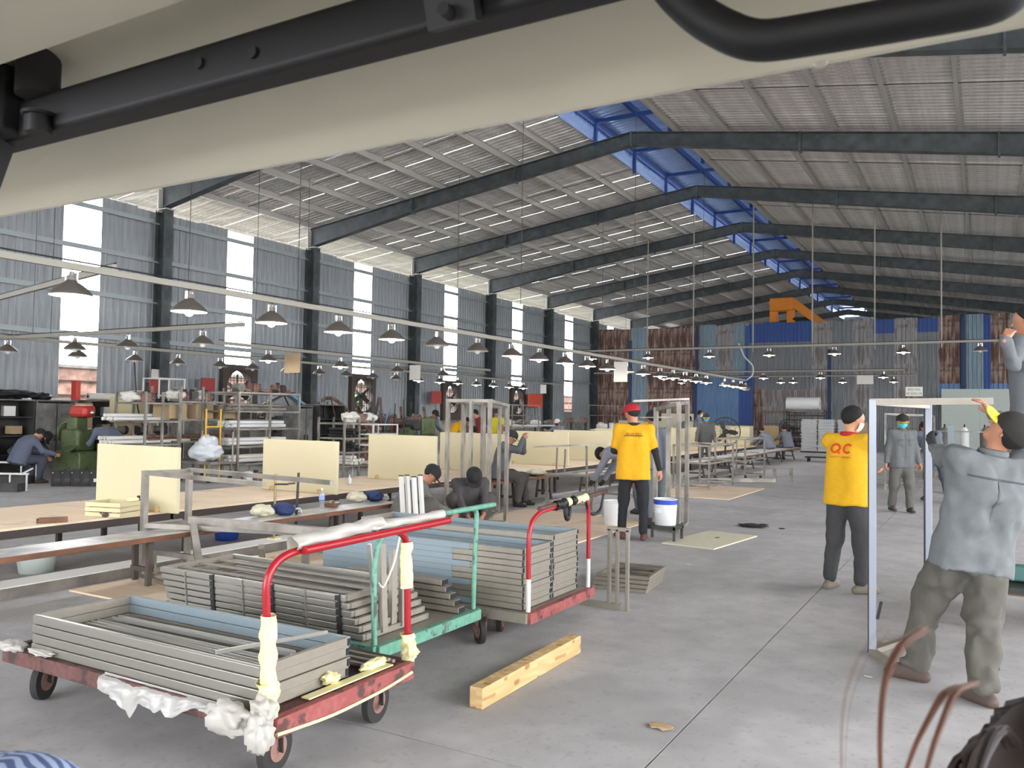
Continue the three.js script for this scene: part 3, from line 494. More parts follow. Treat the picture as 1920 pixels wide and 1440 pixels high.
  if (o.mask) part(g, 'face_mask', new THREE.SphereGeometry(0.098, 14, 8, 0.35, Math.PI - 0.7, 1.45, 0.95).scale(0.82, 1.0, 1.14).rotateY(Math.PI).translate(0, -0.036, 0.004).applyMatrix4(headM), clothMat(o.mask));
  return { g, shirtF, neck, chest, pel, up1, up2, right, head, sh, el, wr, s };
}
// a raised patch on a shirt: pocket, flap, placket or seam; side +1 is the back, -1 the front
function shirtPatch(p, name, side, x, y, w, h, m, raise = 0.004) {
  const out = p.right.clone().cross(p.up2).normalize().multiplyScalar(side), nx = Math.max(2, Math.round(w / 0.02)), ny = Math.max(2, Math.round(h / 0.02)), pos = [], idx = [], c0 = p.neck.clone().addScaledVector(p.up2, -y).addScaledVector(p.right, x);
  for (let j = 0; j <= ny; j++) for (let i = 0; i <= nx; i++) {
    const q = c0.clone().addScaledVector(p.right, (i / nx - 0.5) * w).addScaledVector(p.up2, (0.5 - j / ny) * h).addScaledVector(out, 0.4);
    for (let k = 0; k < 60; k++) { const d = p.shirtF(q.x, q.y, q.z); if (d < 0.003) break; q.addScaledVector(out, -Math.max(0.0015, d * 0.7)); }
    const edge = i === 0 || j === 0 || i === nx || j === ny; q.addScaledVector(out, edge ? -0.001 : raise); pos.push(q.x, q.y, q.z);
  }
  for (let j = 0; j < ny; j++) for (let i = 0; i < nx; i++) { const a = j * (nx + 1) + i; idx.push(a, a + nx + 1, a + 1, a + 1, a + nx + 1, a + nx + 2); }
  const g = new THREE.BufferGeometry(); g.setAttribute('position', new THREE.Float32BufferAttribute(pos, 3)); g.setIndex(idx); g.computeVertexNormals(); part(p.g, name, g, m);
}
// print on a shirt back: a patch laid on the shirt's surface
function backPrint(p, name, w, h, yc, draw, label) {
  const cv = document.createElement('canvas'); cv.width = 512; cv.height = Math.round(512 * h / w); const c = cv.getContext('2d'); draw(c, cv.width, cv.height);
  const t = new THREE.CanvasTexture(cv); t.colorSpace = THREE.SRGBColorSpace;
  const back = p.right.clone().cross(p.up2).normalize(), nx = 20, ny = 12, pos = [], uv = [], idx = [];   // right x up = backwards
  const c0 = p.neck.clone().addScaledVector(p.up2, -yc);
  for (let j = 0; j <= ny; j++) for (let i = 0; i <= nx; i++) {
    const q = c0.clone().addScaledVector(p.right, (i / nx - 0.5) * w).addScaledVector(p.up2, (0.5 - j / ny) * h).addScaledVector(back, 0.4);
    for (let k = 0; k < 60; k++) { const d = p.shirtF(q.x, q.y, q.z); if (d < 0.004) break; q.addScaledVector(back, -Math.max(0.0015, d * 0.7)); }
    q.addScaledVector(back, 0.002); pos.push(q.x, q.y, q.z); uv.push(i / nx, 1 - j / ny);
  }
  for (let j = 0; j < ny; j++) for (let i = 0; i < nx; i++) { const a = j * (nx + 1) + i; idx.push(a, a + nx + 1, a + 1, a + 1, a + nx + 1, a + nx + 2); }
  const g = new THREE.BufferGeometry(); g.setAttribute('position', new THREE.Float32BufferAttribute(pos, 3)); g.setAttribute('uv', new THREE.Float32BufferAttribute(uv, 2)); g.setIndex(idx); g.computeVertexNormals();
  const m = part(p.g, name, g, new THREE.MeshStandardMaterial({ map: t, transparent: true, roughness: 0.85, side: THREE.DoubleSide }), true); m.userData.label = label;
}
// ---------------------------------------------------------------- the van that the camera looks out of: raised rear hatch, body behind
{
  const t = thing('van', 'cream van with its rear hatch raised and a black steel bar under it', 'vehicle', V(0, 0, 0));
  const ext = (prof, x0, x1) => { const s = new THREE.Shape(prof.map(([f, y]) => new THREE.Vector2(f, y))); return new THREE.ExtrudeGeometry(s, { depth: x1 - x0, bevelEnabled: false }).rotateY(-Math.PI / 2 - Math.PI).translate(x0, 0, 0); };
  // profile in (F forward, Y): rotateY maps shape x to -z (forward) and depth to +x
  const sw = (prof, x0, x1) => { const g = ext(prof, 0, x1 - x0); return g; };
  const hx0 = -1.75, hx1 = 1.0, L = hx1 - hx0;
  const prof = (pts, th) => { const up = pts.map(([f, y]) => [f, y]), dn = pts.map(([f, y]) => [f + th * 0.3, y + th]).reverse(); return [...up, ...dn]; };
  const ex = (pts, th) => { const s = new THREE.Shape(prof(pts, th).map(([f, y]) => new THREE.Vector2(f, y))); const g = new THREE.ExtrudeGeometry(s, { depth: L, bevelEnabled: false }); const p = g.attributes.position; for (let i = 0; i < p.count; i++) { const f = p.getX(i), y = p.getY(i), x = p.getZ(i); p.setXYZ(i, hx0 + x, y, -f); } g.computeVertexNormals(); return toCreasedNormals(g, 0.6); };
  part(t, 'hatch_panel', ex([[0.815, 1.935], [0.80, 1.932], [0.785, 1.94], [0.74, 1.975], [0.66, 2.03], [0.585, 2.052], [0.56, 2.03], [0.52, 1.993], [0.42, 1.985], [0.2, 2.03], [0.0, 2.08]], 0.02), M.carCream);
  // black square bar along the hatch with two holes
  const by = 1.965, bf = 0.62;
  const barG = rbox(2.55, 0.052, 0.04, -0.45, by + 0.008, -bf, 0.008, 2); part(t, 'hatch_bar', barG, M.carBlack);
  for (const [px, py] of [[375, 119], [475, 99]]) { const p = onF(px, py, bf - 0.021); part(t, 'bar_hole', cyl(V(p.x, p.y, p.z + 0.003), V(p.x, p.y, p.z - 0.012), 0.0062, 0.0062, 16), M.black); }
  // rubber stop, bolt and strut at the left end
  let p = onF(70, 190, 0.6); part(t, 'rubber_stop', cyl(V(p.x, by + 0.03, p.z + 0.0), V(p.x, by + 0.105, p.z + 0.0), 0.026, 0.026, 20), M.rubber);
  p = onF(72, 236, 0.59); part(t, 'bolt', [cyl(V(p.x, p.y - 0.009, p.z), V(p.x, p.y + 0.014, p.z), 0.016, 0.016, 6), cyl(V(p.x, p.y + 0.012, p.z), V(p.x, p.y + 0.016, p.z), 0.02, 0.02, 16)], M.carBlack);
  const a = onF(20, 195, 0.6), b = onF(-60, 380, 0.58); part(t, 'hatch_strut', [bar(V(a.x, a.y + 0.03, a.z), b, 0.05, 0.03), rbox(0.05, 0.09, 0.05, a.x - 0.005, a.y, a.z, 0.008)], M.carBlack);
  p = onF(125, 105, 0.66); part(t, 'buffer', ball(0.022, p.x, p.y + 0.012, p.z, 1.5, 1, 1, 16), M.whitePlastic);
  // bracket and bent handle loop
  p = onF(845, 22, 0.585); part(t, 'bracket', [box(0.05, 0.05, 0.012, p.x, p.y + 0.014, p.z, 0, 0.3), box(0.05, 0.004, 0.05, p.x, p.y + 0.035, p.z - 0.02)], M.carBlack);
  part(t, 'bracket_hole', cyl(V(p.x, p.y - 0.002, p.z + 0.012), V(p.x, p.y - 0.002, p.z - 0.004), 0.006, 0.006, 12), M.black);
  const hp = [[1230, -60, 0.6], [1268, -10, 0.595], [1320, 35, 0.59], [1385, 68, 0.585], [1440, 76, 0.585], [1560, 58, 0.585], [1720, 30, 0.585], [1850, 5, 0.59], [1900, -25, 0.595], [1925, -80, 0.6]].map(([x, y, f]) => onF(x, y, f));
  part(t, 'handle', tube(hp, 0.0145, 60, 14), M.carBlack);
  // body round the camera: roof, sides, load floor, wheels (behind the lens)
  part(t, 'roof_panel', box(2.0, 0.04, 3.4, 0, 2.12, 1.75), M.carCream);
  part(t, 'side_panel', box(0.06, 1.6, 3.3, -1.0, 1.3, 2.1), M.carCream); part(t, 'side_panel', box(0.06, 1.6, 3.3, 1.0, 1.3, 2.1), M.carCream);
  part(t, 'load_floor', box(2.0, 0.1, 3.8, 0, 0.55, 1.95), M.carBlack);
  for (const [x, z] of [[-0.9, 1.0], [0.9, 1.0], [-0.9, 3.2], [0.9, 3.2]]) part(t, 'wheel', cyl(V(x - 0.1, 0.3, z), V(x + 0.1, 0.3, z), 0.3, 0.3, 24), M.rubber);
}
// rain drops on the hatch lip
for (const [px, py, w] of [[291, 317, 12], [388, 299, 14], [471, 288, 14], [618, 263, 13], [845, 227, 14], [1538, 121, 24]]) {
  const p = onF(px, py - 3, 0.805), r = w / 2 / CAM.f * 0.95; const d = single('water_drop', 'clear rain drop hanging from the lip of the raised van hatch', 'water drop', ball(r, p.x, p.y + r * 0.3, p.z, 1, 1.05, 1, 16), M.water, 'rain drops on the hatch lip');
}
// people inside the van: hair in the corner, a striped sleeve
{
  const t = thing('person', 'seated person with long loose dark brown hair, turned away, strands blowing forward', 'person', at(2070, 1600, 0.62));
  const hm = mat(0x2a1a14, 0.5), hm2 = mat(0x6b4028, 0.5);
  part(t, 'body', [ball(0.095, 0, 0, 0, 0.9, 1.1, 1, 24), cyl(V(0, -0.06, 0), V(0, -0.2, 0.02), 0.05, 0.055, 16), ball(0.16, 0, -0.28, 0.02, 1.2, 0.6, 0.8, 20), ball(0.015, -0.03, -0.02, -0.095, 1, 1.2, 1, 8)], SKIN[2]);
  const cap = []; seed = 77;
  for (let i = 0; i < 130; i++) { const a = rr(-2.6, 2.6), e = rr(0.2, 1.35), r0 = 0.106, d = V(Math.sin(a) * Math.cos(e) * 0.95, Math.sin(e) * 1.12, Math.cos(a) * Math.cos(e)).multiplyScalar(r0), q = d.clone().multiplyScalar(1.06).add(V(rr(-0.02, 0.02), -0.05, rr(-0.02, 0.02))), w = d.clone().multiplyScalar(1.12).add(V(rr(-0.04, 0.03), -0.16, rr(-0.03, 0.03))); cap.push(tube([V(0, 0.108, 0.01).lerp(d, 0.15), d, q, w], rr(0.002, 0.005), 10, 4)); }
  const hair = part(t, 'hair', [ball(0.101, 0, 0.012, 0.012, 0.95, 1.08, 1, 20), ...cap], hm);
  // blown strands across the view
  const o = t.position, st = (pts, r, n, sp) => { const g = []; for (let i = 0; i < n; i++) { const j = [rr(-1, 1), rr(-1, 1)]; g.push(tube(pts.map(([x, y, d], k) => at(x + j[0] * sp * (0.4 + 0.25 * k), y + j[1] * sp * 0.6, d).sub(o)), r * rr(0.6, 1.2), 26, 4)); } return g; };
  part(t, 'hair_strand', st([[1652, 1470, 0.4], [1650, 1390, 0.4], [1655, 1310, 0.41], [1668, 1250, 0.42], [1695, 1205, 0.43], [1735, 1178, 0.45]], 0.00022, 26, 8), hm2);
  part(t, 'hair_strand', st([[1690, 1470, 0.4], [1715, 1400, 0.4], [1745, 1340, 0.41], [1770, 1300, 0.42], [1800, 1285, 0.44]], 0.0002, 22, 7), hm2);
  part(t, 'hair_strand', st([[1730, 1470, 0.4], [1750, 1400, 0.4], [1775, 1335, 0.41], [1795, 1295, 0.42], [1830, 1280, 0.44]], 0.0002, 22, 7), hm2);
  part(t, 'hair_strand', st([[1580, 1460, 0.42], [1582, 1380, 0.42], [1590, 1310, 0.43], [1615, 1240, 0.44], [1660, 1180, 0.46]], 0.00012, 5, 10), hm2);
  part(t, 'hair_strand', st([[1830, 1470, 0.45], [1850, 1410, 0.47], [1875, 1370, 0.5], [1900, 1400, 0.56]], 0.0003, 40, 16), hm);
}
{
  const t2 = tex(256, 0.09, (u, v) => { const n = noise2(u * 5, v * 3, 0, 3) * 0.12, b = Math.sin((v + n) * 44) * 0.5 + 0.5; return mixc([0.62, 0.68, 0.80], [0.30, 0.36, 0.52], sst(0.35, 0.75, b)); });
  const t = thing('person', 'shoulder of a seated person in a blue and white striped shirt', 'person', at(5, 1572, 0.8));
  const f = fieldOf([[V(-0.25, -0.02, 0), V(0.02, 0, 0), 0.075, 0.07], [V(0.02, 0, 0), V(0.08, -0.16, -0.02), 0.065, 0.05], [V(-0.2, -0.12, 0.1), V(-0.25, -0.5, 0.12), 0.14, 0.15]], 0.05);
  part(t, 'shirt', surfaceNet([-0.42, -0.66, -0.15], [0.17, 0.1, 0.28], 0.012, (x, y, z) => f(x, y, z) + 0.006 * (noise3(x * 20, y * 30, z * 20) - 0.5)), mat(0xffffff, 0.9, 0, { map: t2 }));
  part(t, 'body', [cyl(V(0.08, -0.16, -0.02), V(0.1, -0.34, -0.1), 0.042, 0.035, 14), cyl(V(-0.2, 0.0, 0.08), V(-0.2, 0.12, 0.08), 0.05, 0.05, 14)], SKIN[2]);
}
// ---------------------------------------------------------------- dome lamps on rails
const hoodOut = [[0.2, 0], [0.197, 0.012], [0.185, 0.03], [0.15, 0.068], [0.11, 0.1], [0.072, 0.125], [0.055, 0.135], [0.052, 0.15]], hoodIn = hoodOut.map(([r, y]) => [r - 0.003, y - 0.003]);
const LG = {
  hood: metreUV(lathe(hoodOut, 28)), inner: metreUV(lathe(hoodIn.slice(0, 7), 28)),
  neck: metreUV(join([cyl(V(0, 0.145, 0), V(0, 0.2, 0), 0.05, 0.036, 14), cyl(V(0, 0.2, 0), V(0, 0.235, 0), 0.026, 0.022, 12)])),
  prong: metreUV(box(0.014, 0.085, 0.03, 0.052, 0.185, 0)), prong2: metreUV(box(0.014, 0.085, 0.03, -0.052, 0.185, 0)),
  hook: metreUV(torus(0.022, 0.004, 0, 0.262, 0, 'x', 12)), bulb: metreUV(ball(0.054, 0, 0.008, 0, 1, 1.15, 1, 14)),
};
function lamp(p, on, label, group, tilt = 0) {
  const t = thing('pendant_lamp', label, 'lamp', p, rr(0, 3), group);
  part(t, 'hood', LG.hood, M.hood, true); part(t, 'reflector', LG.inner, M.hoodIn, true); part(t, 'neck', LG.neck, M.chrome, true);
  part(t, 'prong', LG.prong, M.chrome, true); part(t, 'prong', LG.prong2, M.chrome, true); part(t, 'hook', LG.hook, M.black, true); part(t, 'bulb', LG.bulb, on ? M.bulbOn : M.bulbOff, true);
  if (tilt) t.rotation.z = tilt;
  if (on) {
    const l = new THREE.SpotLight(0xf4f6ff, LAMP_CD, 0, 1.25, 0.6, 2); l.position.set(0, 0.0, 0); l.castShadow = true; l.shadow.radius = 2; l.target.position.set(0, -2, 0); t.add(l, l.target);
  }
  return t;
}
const railGeo = (a, b) => [bar(a, b, 0.05, 0.065)];
function lampRail(label, a, b, drops = []) { const t = thing('lamp_rail', label, 'rail'); part(t, 'beam', railGeo(a, b), M.rail); for (const d of drops) part(t, 'hanger', cyl(d, V(d.x, roofY(d.x) + 0.01, d.z), 0.006, 0.006, 5), M.darkSteel); part(t, 'cable', tube([0, 0.2, 0.4, 0.6, 0.8, 1].map((k) => a.clone().lerp(b, k).add(V(0.02, 0.055 + 0.02 * Math.sin(k * 31), 0))), 0.008, 40, 5), M.black); return t; }
{
  // rail over the plywood bench
  lampRail('long pale lamp rail running above the plywood bench of cream boards', V(-7.85, 2.99, -1), V(-7.85, 2.99, -31.4), [8, 14, 20, 26].map((f) => V(-7.85, 3.0, -f)));
  const r1 = [4.9, 6.3, 7.55, 8.8, 10.0, 11.2, 12.45, 13.7, 14.8, 16.0, 17.15, 18.3, 19.5, 20.7, 22.0, 23.1, 24.2, 25.3, 26.4, 28.6, 29.7, 30.8];
  r1.forEach((f, i) => lamp(V(-7.85, 2.7, -f), ![5, 6].includes(i), ([5, 6].includes(i) ? 'unlit' : 'lit') + ' dome lamp, ' + ORD[21 - i] + ' from the tilted end lamp of the long rail', 'lamps above the cream boards'));
  // rail near the left wall
  lampRail('pale lamp rail running along the machines by the left wall', V(-17.3, 3.0, -7), V(-17.3, 3.0, -35), [10, 18, 26].map((f) => V(-17.3, 3.0, -f)));
  [9.5, 11, 12.4, 13.6, 14.9, 16.0, 17.3, 18.6, 19.8, 21.1, 22.3, 23.6, 24.9, 26.1, 27.4, 28.7, 30, 31.2].forEach((f, i) => lamp(V(-17.3, 2.7, -f), i > 10, (i > 10 ? 'lit' : 'unlit') + ' dome lamp on the left wall rail, ' + ORD[17 - i] + ' from its far end', 'lamps beside the left wall'));
  // middle rail and a rail across
  lampRail('pale lamp rail over the steel racks in the middle aisle', V(-14.0, 3.0, -12), V(-14.0, 3.0, -23), [13, 21].map((f) => V(-14, 3.0, -f)));
  [13.4, 15.8, 18.1, 20.3].forEach((f, i) => lamp(V(-14.0, 2.7, -f), i < 2, i < 2 ? 'lit aluminium dome lamp on the rail over the steel racks' : 'unlit aluminium dome lamp on the rail over the steel racks', i < 2 ? 'lit lamps over the racks' : 'unlit lamps over the racks'));
  lampRail('short pale lamp rail hung across the aisle before the cabinets', V(-18.6, 3.0, -9.6), V(-10.6, 3.0, -9.6), [V(-16, 3, -9.6), V(-12, 3, -9.6)]);
  [-15.2, -13.6, -11.6].forEach((x) => lamp(V(x, 2.7, -9.6), false, 'unlit dome lamp on the short rail across the aisle', 'unlit lamps across the aisle'));
  lampRail('pale diagonal brace rail tied to the long lamp rail', V(-15.5, 3.25, -7.6), V(-8.2, 3.12, -5.6));
  // rails across the far right
  const farF = []; const far = (label, y, pts, on, grp) => { const P = pts.map(([x, py]) => onY(x, py, y)); const F = P.reduce((s, p) => s - p.z, 0) / P.length; farF.push(F); const xs = P.map((p) => p.x); lampRail(label, V(Math.min(...xs) - 1.2, y + 0.3, -F), V(Math.max(...xs) + 0.8, y + 0.3, -F), [V(Math.min(...xs) + 0.4, y + 0.3, -F), V(Math.max(...xs) - 0.4, y + 0.3, -F)]); P.forEach((p, i) => lamp(V(p.x, y, -F), on[i] !== 0, on[i] === 0 ? 'unlit dome lamp at the end of the highest far rail' : grp[0], on[i] === 0 ? undefined : grp[1])); };
  far('highest pale lamp rail hung across the hall before the partition', 3.7, [[1115, 674], [1215, 671], [1323, 667], [1438, 665], [1563, 663], [1695, 662], [1838, 660]], [1, 1, 1, 1, 1, 1, 0], ['lit dome lamp on the highest far rail', 'lit lamps on the highest far rail']);
  far('second pale lamp rail hung across the hall below the highest one', 3.3, [[1137, 709], [1232, 709], [1430, 709], [1544, 710], [1664, 711]], [], ['lit dome lamp on the second far rail', 'lit lamps on the second far rail']);
  far('lowest pale lamp rail hung across the hall before the partition', 3.3, [[1260, 716], [1457, 716], [1486, 717], [1588, 719], [1680, 718]], [], ['lit dome lamp on the lowest far rail', 'lit lamps on the lowest far rail']);
  lamp(V(-7.84, 2.7, -31.36), false, 'tilted unlit dome lamp hanging by a curved white cable at the rail end', undefined, 0.5);
  single('curved_cable', 'white curved cable hanging down to the end of the long lamp rail', 'cable', tube([V(-8.1, 4.4, -31.4), V(-7.9, 3.9, -31.5), V(-7.62, 3.55, -31.6), V(-7.6, 3.2, -31.5), V(-7.8, 3.0, -31.38)], 0.025, 20, 6), M.white);
  // blank paper signs hung on the rails
  const sign = (label, px, py, w, h, mode, c, m = M.paper) => { const p = mode === 'X' ? onX(px, py, c) : onF(px, py, c); if (mode === 'X') p.y = Math.min(p.y, 2.93 - h / 2); const t = thing('hanging_sign', label, 'sign', p, 0); part(t, 'sheet', box(w, h, 0.008), m); part(t, 'string', cyl(V(0, h / 2 - 0.02, 0.006), V(0, Math.max(h / 2 + 0.02, (mode === 'F' ? 3.58 : 2.98) - p.y), 0.006), 0.004, 0.004, 4), M.black); return t; };
  sign('blank cream paper sign hanging from the long lamp rail', 1164, 675, 0.36, 0.5, 'X', -7.85);
  sign('pale cardboard sign hanging from the rail in front of a dark column', 548, 680, 0.5, 0.46, 'X', -14, M.cardboard);
  sign('cream paper sign on the rail beside a dark column near the wall', 778, 696, 0.38, 0.42, 'X', -14);
  sign('small white paper sign on the wall rail near the orange board', 1019, 717, 0.3, 0.4, 'X', -17.3);
  sign('blank white sign board hanging from the second far rail', 1622, 712, 0.62, 0.36, 'F', farF[1]);
}
{ // written sign by the partition
  const cv = document.createElement('canvas'); cv.width = 256; cv.height = 140; const c = cv.getContext('2d'); c.fillStyle = '#dcdcd2'; c.fillRect(0, 0, 256, 140); c.fillStyle = '#8a8a84'; c.font = 'bold 46px sans-serif'; c.textAlign = 'center'; c.fillText('KHU VUC', 128, 56); c.fillText('MP HANG LOI', 128, 118, 236);
  const tx = new THREE.CanvasTexture(cv); tx.colorSpace = THREE.SRGBColorSpace;
  const t = thing('notice_board', 'white notice board with two lines of faint grey lettering', 'sign', onF(1714, 734, 33));
  part(t, 'board', box(0.56, 0.34, 0.02), M.white); part(t, 'lettering', new THREE.PlaneGeometry(0.55, 0.33).translate(0, 0, 0.0115), mat(0xffffff, 0.7, 0, { map: tx }), true);
  part(t, 'hanger', [cyl(V(-0.2, 0.17, 0), V(-0.2, roofY(t.position.x) - t.position.y + 0.01, 0), 0.004, 0.004, 4), cyl(V(0.2, 0.17, 0), V(0.2, roofY(t.position.x) - t.position.y + 0.01, 0), 0.004, 0.004, 4)], M.darkSteel);
}
// drop pipes from the roof
for (const [px, F] of [[1214, 33], [1300, 31], [1412, 30], [1523, 30], [1640, 30], [1765, 30]]) { const a = onF(px, 600, F); single('drop_pipe', 'thin grey steel pipe hanging down from the roof above the partition', 'pipe', cyl(V(a.x, 3.95, a.z), V(a.x, roofY(a.x) + 0.01, a.z), 0.025, 0.025, 8), M.rail, 'drop pipes from the roof'); }
// ---------------------------------------------------------------- foreground: trolleys, stacked frames, beam
const wpart = (t, name, geo, m, parent = t) => part(parent, name, (Array.isArray(geo) ? geo : [geo]).map((g) => g.translate(-t.position.x, -t.position.y, -t.position.z)), m);   // geometry given in the hall's axes
function caster(t, x, z, r, fork, turn = 0, wide = 0.035) {
  const c = Math.cos(turn), s = Math.sin(turn), P = (a, y, b) => V(x + a * c + b * s, y, z - a * s + b * c);
  const w = wpart(t, 'wheel', [cyl(P(-wide / 2, r, 0), P(wide / 2, r, 0), r, r, 28), new THREE.TorusGeometry(r - 0.012, 0.014, 8, 28).rotateY(Math.PI / 2 + turn).translate(x, r, z)], M.rubber);
  wpart(t, 'wheel_hub', cyl(P(-wide / 2 - 0.006, r, 0), P(wide / 2 + 0.006, r, 0), r * 0.55, r * 0.55, 18), M.wheelHub, w).position.set(0, 0, 0);
  wpart(t, 'caster_fork', [bar(P(-wide / 2 - 0.012, r - 0.015, 0), P(-wide / 2 - 0.012, r * 2 + 0.03, 0.01), 0.006, 0.04), bar(P(wide / 2 + 0.012, r - 0.015, 0), P(wide / 2 + 0.012, r * 2 + 0.03, 0.01), 0.006, 0.04), box(wide + 0.05, 0.008, 0.07, x, r * 2 + 0.03, z), cyl(P(-wide / 2 - 0.02, r, 0), P(wide / 2 + 0.02, r, 0), 0.011, 0.011, 8)], fork);
}
function crumple(r, x, y, z, sx, sy, sz, s0, ridge = 0.34) {   // crumpled film or tape
  let g = new THREE.IcosahedronGeometry(r, 5); g.deleteAttribute('uv'); g.deleteAttribute('normal'); g = mergeVertices(g, r * 0.001); const p = g.attributes.position, v = V();
  for (let i = 0; i < p.count; i++) { v.fromBufferAttribute(p, i); const k = 1 + 0.6 * (noise3(v.x / r * 2.2 + s0, v.y / r * 2.2, v.z / r * 2.2 + 9) - 0.5) + ridge * (Math.abs(noise3(v.x / r * 3.6 + s0, v.y / r * 3.6, v.z / r * 3.6) - 0.5) * 2 - 0.4); v.multiplyScalar(k); p.setXYZ(i, v.x * sx, v.y * sy, v.z * sz); }
  g.computeVertexNormals(); return g.translate(x, y, z);
}
function wrapped(a, b, r, s0, n = 14) {   // tape wound round a post
  const pts = [], m = 20, g = new THREE.CylinderGeometry(r, r, a.distanceTo(b), 16, m, true), p = g.attributes.position, L = a.distanceTo(b);
  for (let i = 0; i < p.count; i++) { const y = p.getY(i), t = y / L + 0.5, an = Math.atan2(p.getZ(i), p.getX(i)), k = 1 + 0.5 * (noise2(t * 7 + s0, an * 1.1 + s0) - 0.4) + 0.25 * Math.abs(Math.sin(t * 9 + an + s0)); p.setX(i, p.getX(i) * k); p.setZ(i, p.getZ(i) * k); }
  g.computeVertexNormals(); return g.rotateX(Math.PI / 2).applyMatrix4(frameOf(a, b));
}
// trolley 1: red-brown, tape-wrapped handle
{
  const t = thing('platform_trolley', 'red-brown steel platform trolley with a red handle wrapped in yellow tape', 'trolley', V(-3.6, 0, -3.06));
  const x0 = -4.58, x1 = -2.6, f0 = 2.57, f1 = 3.53, y = 0.305;
  wpart(t, 'deck_beam', [rbox(x1 - x0, 0.075, 0.05, (x0 + x1) / 2, y - 0.037, -f0, 0.006)], M.brownRust); wpart(t, 'deck_beam', [rbox(x1 - x0, 0.075, 0.05, (x0 + x1) / 2, y - 0.037, -f1, 0.006)], M.brownRust);
  wpart(t, 'deck_beam', [rbox(0.05, 0.085, f1 - f0, x1, y - 0.042, -(f0 + f1) / 2, 0.006)], M.redRust); wpart(t, 'deck_beam', [rbox(0.05, 0.075, f1 - f0, x0, y - 0.037, -(f0 + f1) / 2, 0.006)], M.brownRust);
  wpart(t, 'deck_plate', box(x1 - x0 - 0.04, 0.012, f1 - f0 - 0.04, (x0 + x1) / 2, y - 0.012, -(f0 + f1) / 2), M.brownRust);
  caster(t, -4.48, -2.72, 0.105, M.darkSteel, 0.5); caster(t, -2.74, -2.72, 0.105, M.darkSteel, 0.15); caster(t, -2.74, -3.42, 0.105, M.darkSteel, 0.12); caster(t, -4.48, -3.42, 0.105, M.darkSteel, -0.3);
  const X = -2.64, H = (f, yy) => V(X, yy, -f);
  wpart(t, 'handle', tube([H(2.58, 0.3), H(2.57, 0.5), H(2.555, 0.75), H(2.55, 0.85), H(2.565, 0.905), H(2.61, 0.95), H(2.69, 0.975), H(2.85, 0.982), H(3.2, 0.99), H(3.42, 0.985), H(3.5, 0.95), H(3.53, 0.88), H(3.54, 0.7), H(3.555, 0.3)], 0.0175, 90, 12), M.redPaint);
  wpart(t, 'tied_rod', cyl(V(-2.6, 0.985, -2.73), V(-2.6, 1.0, -3.86), 0.019, 0.019, 14), M.redPaint);
  const wrap = (n, a, b, r, s0, m) => wpart(t, n, wrapped(a, b, r, s0), m);
  wrap('tape_wrap', H(2.575, 0.42), H(2.565, 0.73), 0.029, 3, M.tape); wrap('tape_wrap', H(2.58, 0.3), H(2.575, 0.45), 0.036, 8, M.tape); wrap('tape_wrap', H(3.535, 0.68), H(3.52, 0.92), 0.026, 5, M.tape); wrap('tape_wrap', H(3.555, 0.3), H(3.55, 0.44), 0.03, 14, M.tape);
  wpart(t, 'film_wrap', [wrapped(V(X, 1.01, -2.7), V(X + 0.0, 1.045, -3.3), 0.028, 2), wrapped(V(X, 1.03, -3.25), V(X + 0.01, 1.03, -3.84), 0.02, 7), crumple(0.05, X, 1.03, -3.25, 0.7, 0.6, 1.3, 4)], M.film);
  wpart(t, 'film_wrap', [crumple(0.1, -2.78, 0.29, -2.5, 1.3, 0.75, 0.5, 1), crumple(0.075, -2.6, 0.26, -2.5, 0.8, 1.1, 0.8, 12), crumple(0.06, -2.62, 0.35, -2.53, 1, 0.9, 0.7, 22)], M.film);
  wpart(t, 'film_wrap', [crumple(0.07, -4.5, 0.32, -2.56, 1.4, 0.4, 0.6, 35), crumple(0.06, -4.25, 0.325, -2.56, 1.8, 0.3, 0.5, 38)], M.film);
  wpart(t, 'film_wrap', [crumple(0.045, -2.62, 0.345, -3.55, 0.9, 1.3, 0.9, 41), tube([V(-2.57, 0.245, -2.56), V(-2.568, 0.225, -2.9), V(-2.568, 0.235, -3.25), V(-2.57, 0.26, -3.5)], 0.008, 30, 6)], M.tape);
  wpart(t, 'film_wrap', [crumple(0.04, -2.68, 0.345, -3.0, 1.0, 0.7, 1.2, 51), crumple(0.05, -2.66, 0.34, -3.3, 0.6, 0.4, 2.0, 55), box(0.05, 0.006, 0.6, -2.64, 0.315, -3.1)], M.tape);
}
// translucent film hanging along the near beam of the taped trolley
{
  const n = 60, m = 10, pos = [], idx = [];
  for (let j = 0; j <= m; j++) for (let i = 0; i <= n; i++) { const u = i / n, v = j / m, x = -3.72 + 1.02 * u, drop = 0.05 + 0.1 * noise2(u * 9, 3) + 0.03 * noise2(u * 30, 8), fz = 2.545 - 0.035 * noise2(u * 14, v * 2.5) * v - 0.02 * noise2(u * 40, v * 5); pos.push(x, 0.315 - drop * v * (0.35 + 0.65 * Math.sin(Math.PI * Math.min(1, u * 1.4 + 0.1))), -(v < 0.15 ? 2.56 : fz)); }
  for (let j = 0; j < m; j++) for (let i = 0; i < n; i++) { const a = j * (n + 1) + i; idx.push(a, a + n + 1, a + 1, a + 1, a + n + 1, a + n + 2); }
  const g = new THREE.BufferGeometry(); g.setAttribute('position', new THREE.Float32BufferAttribute(pos, 3)); g.setIndex(idx); g.computeVertexNormals();
  single('hanging_film', 'translucent plastic film hanging ragged over the near edge of the taped trolley', 'film', g, pmat(0xd6d4ce, 0.35, { transmission: 0.5, thickness: 0 }));
}
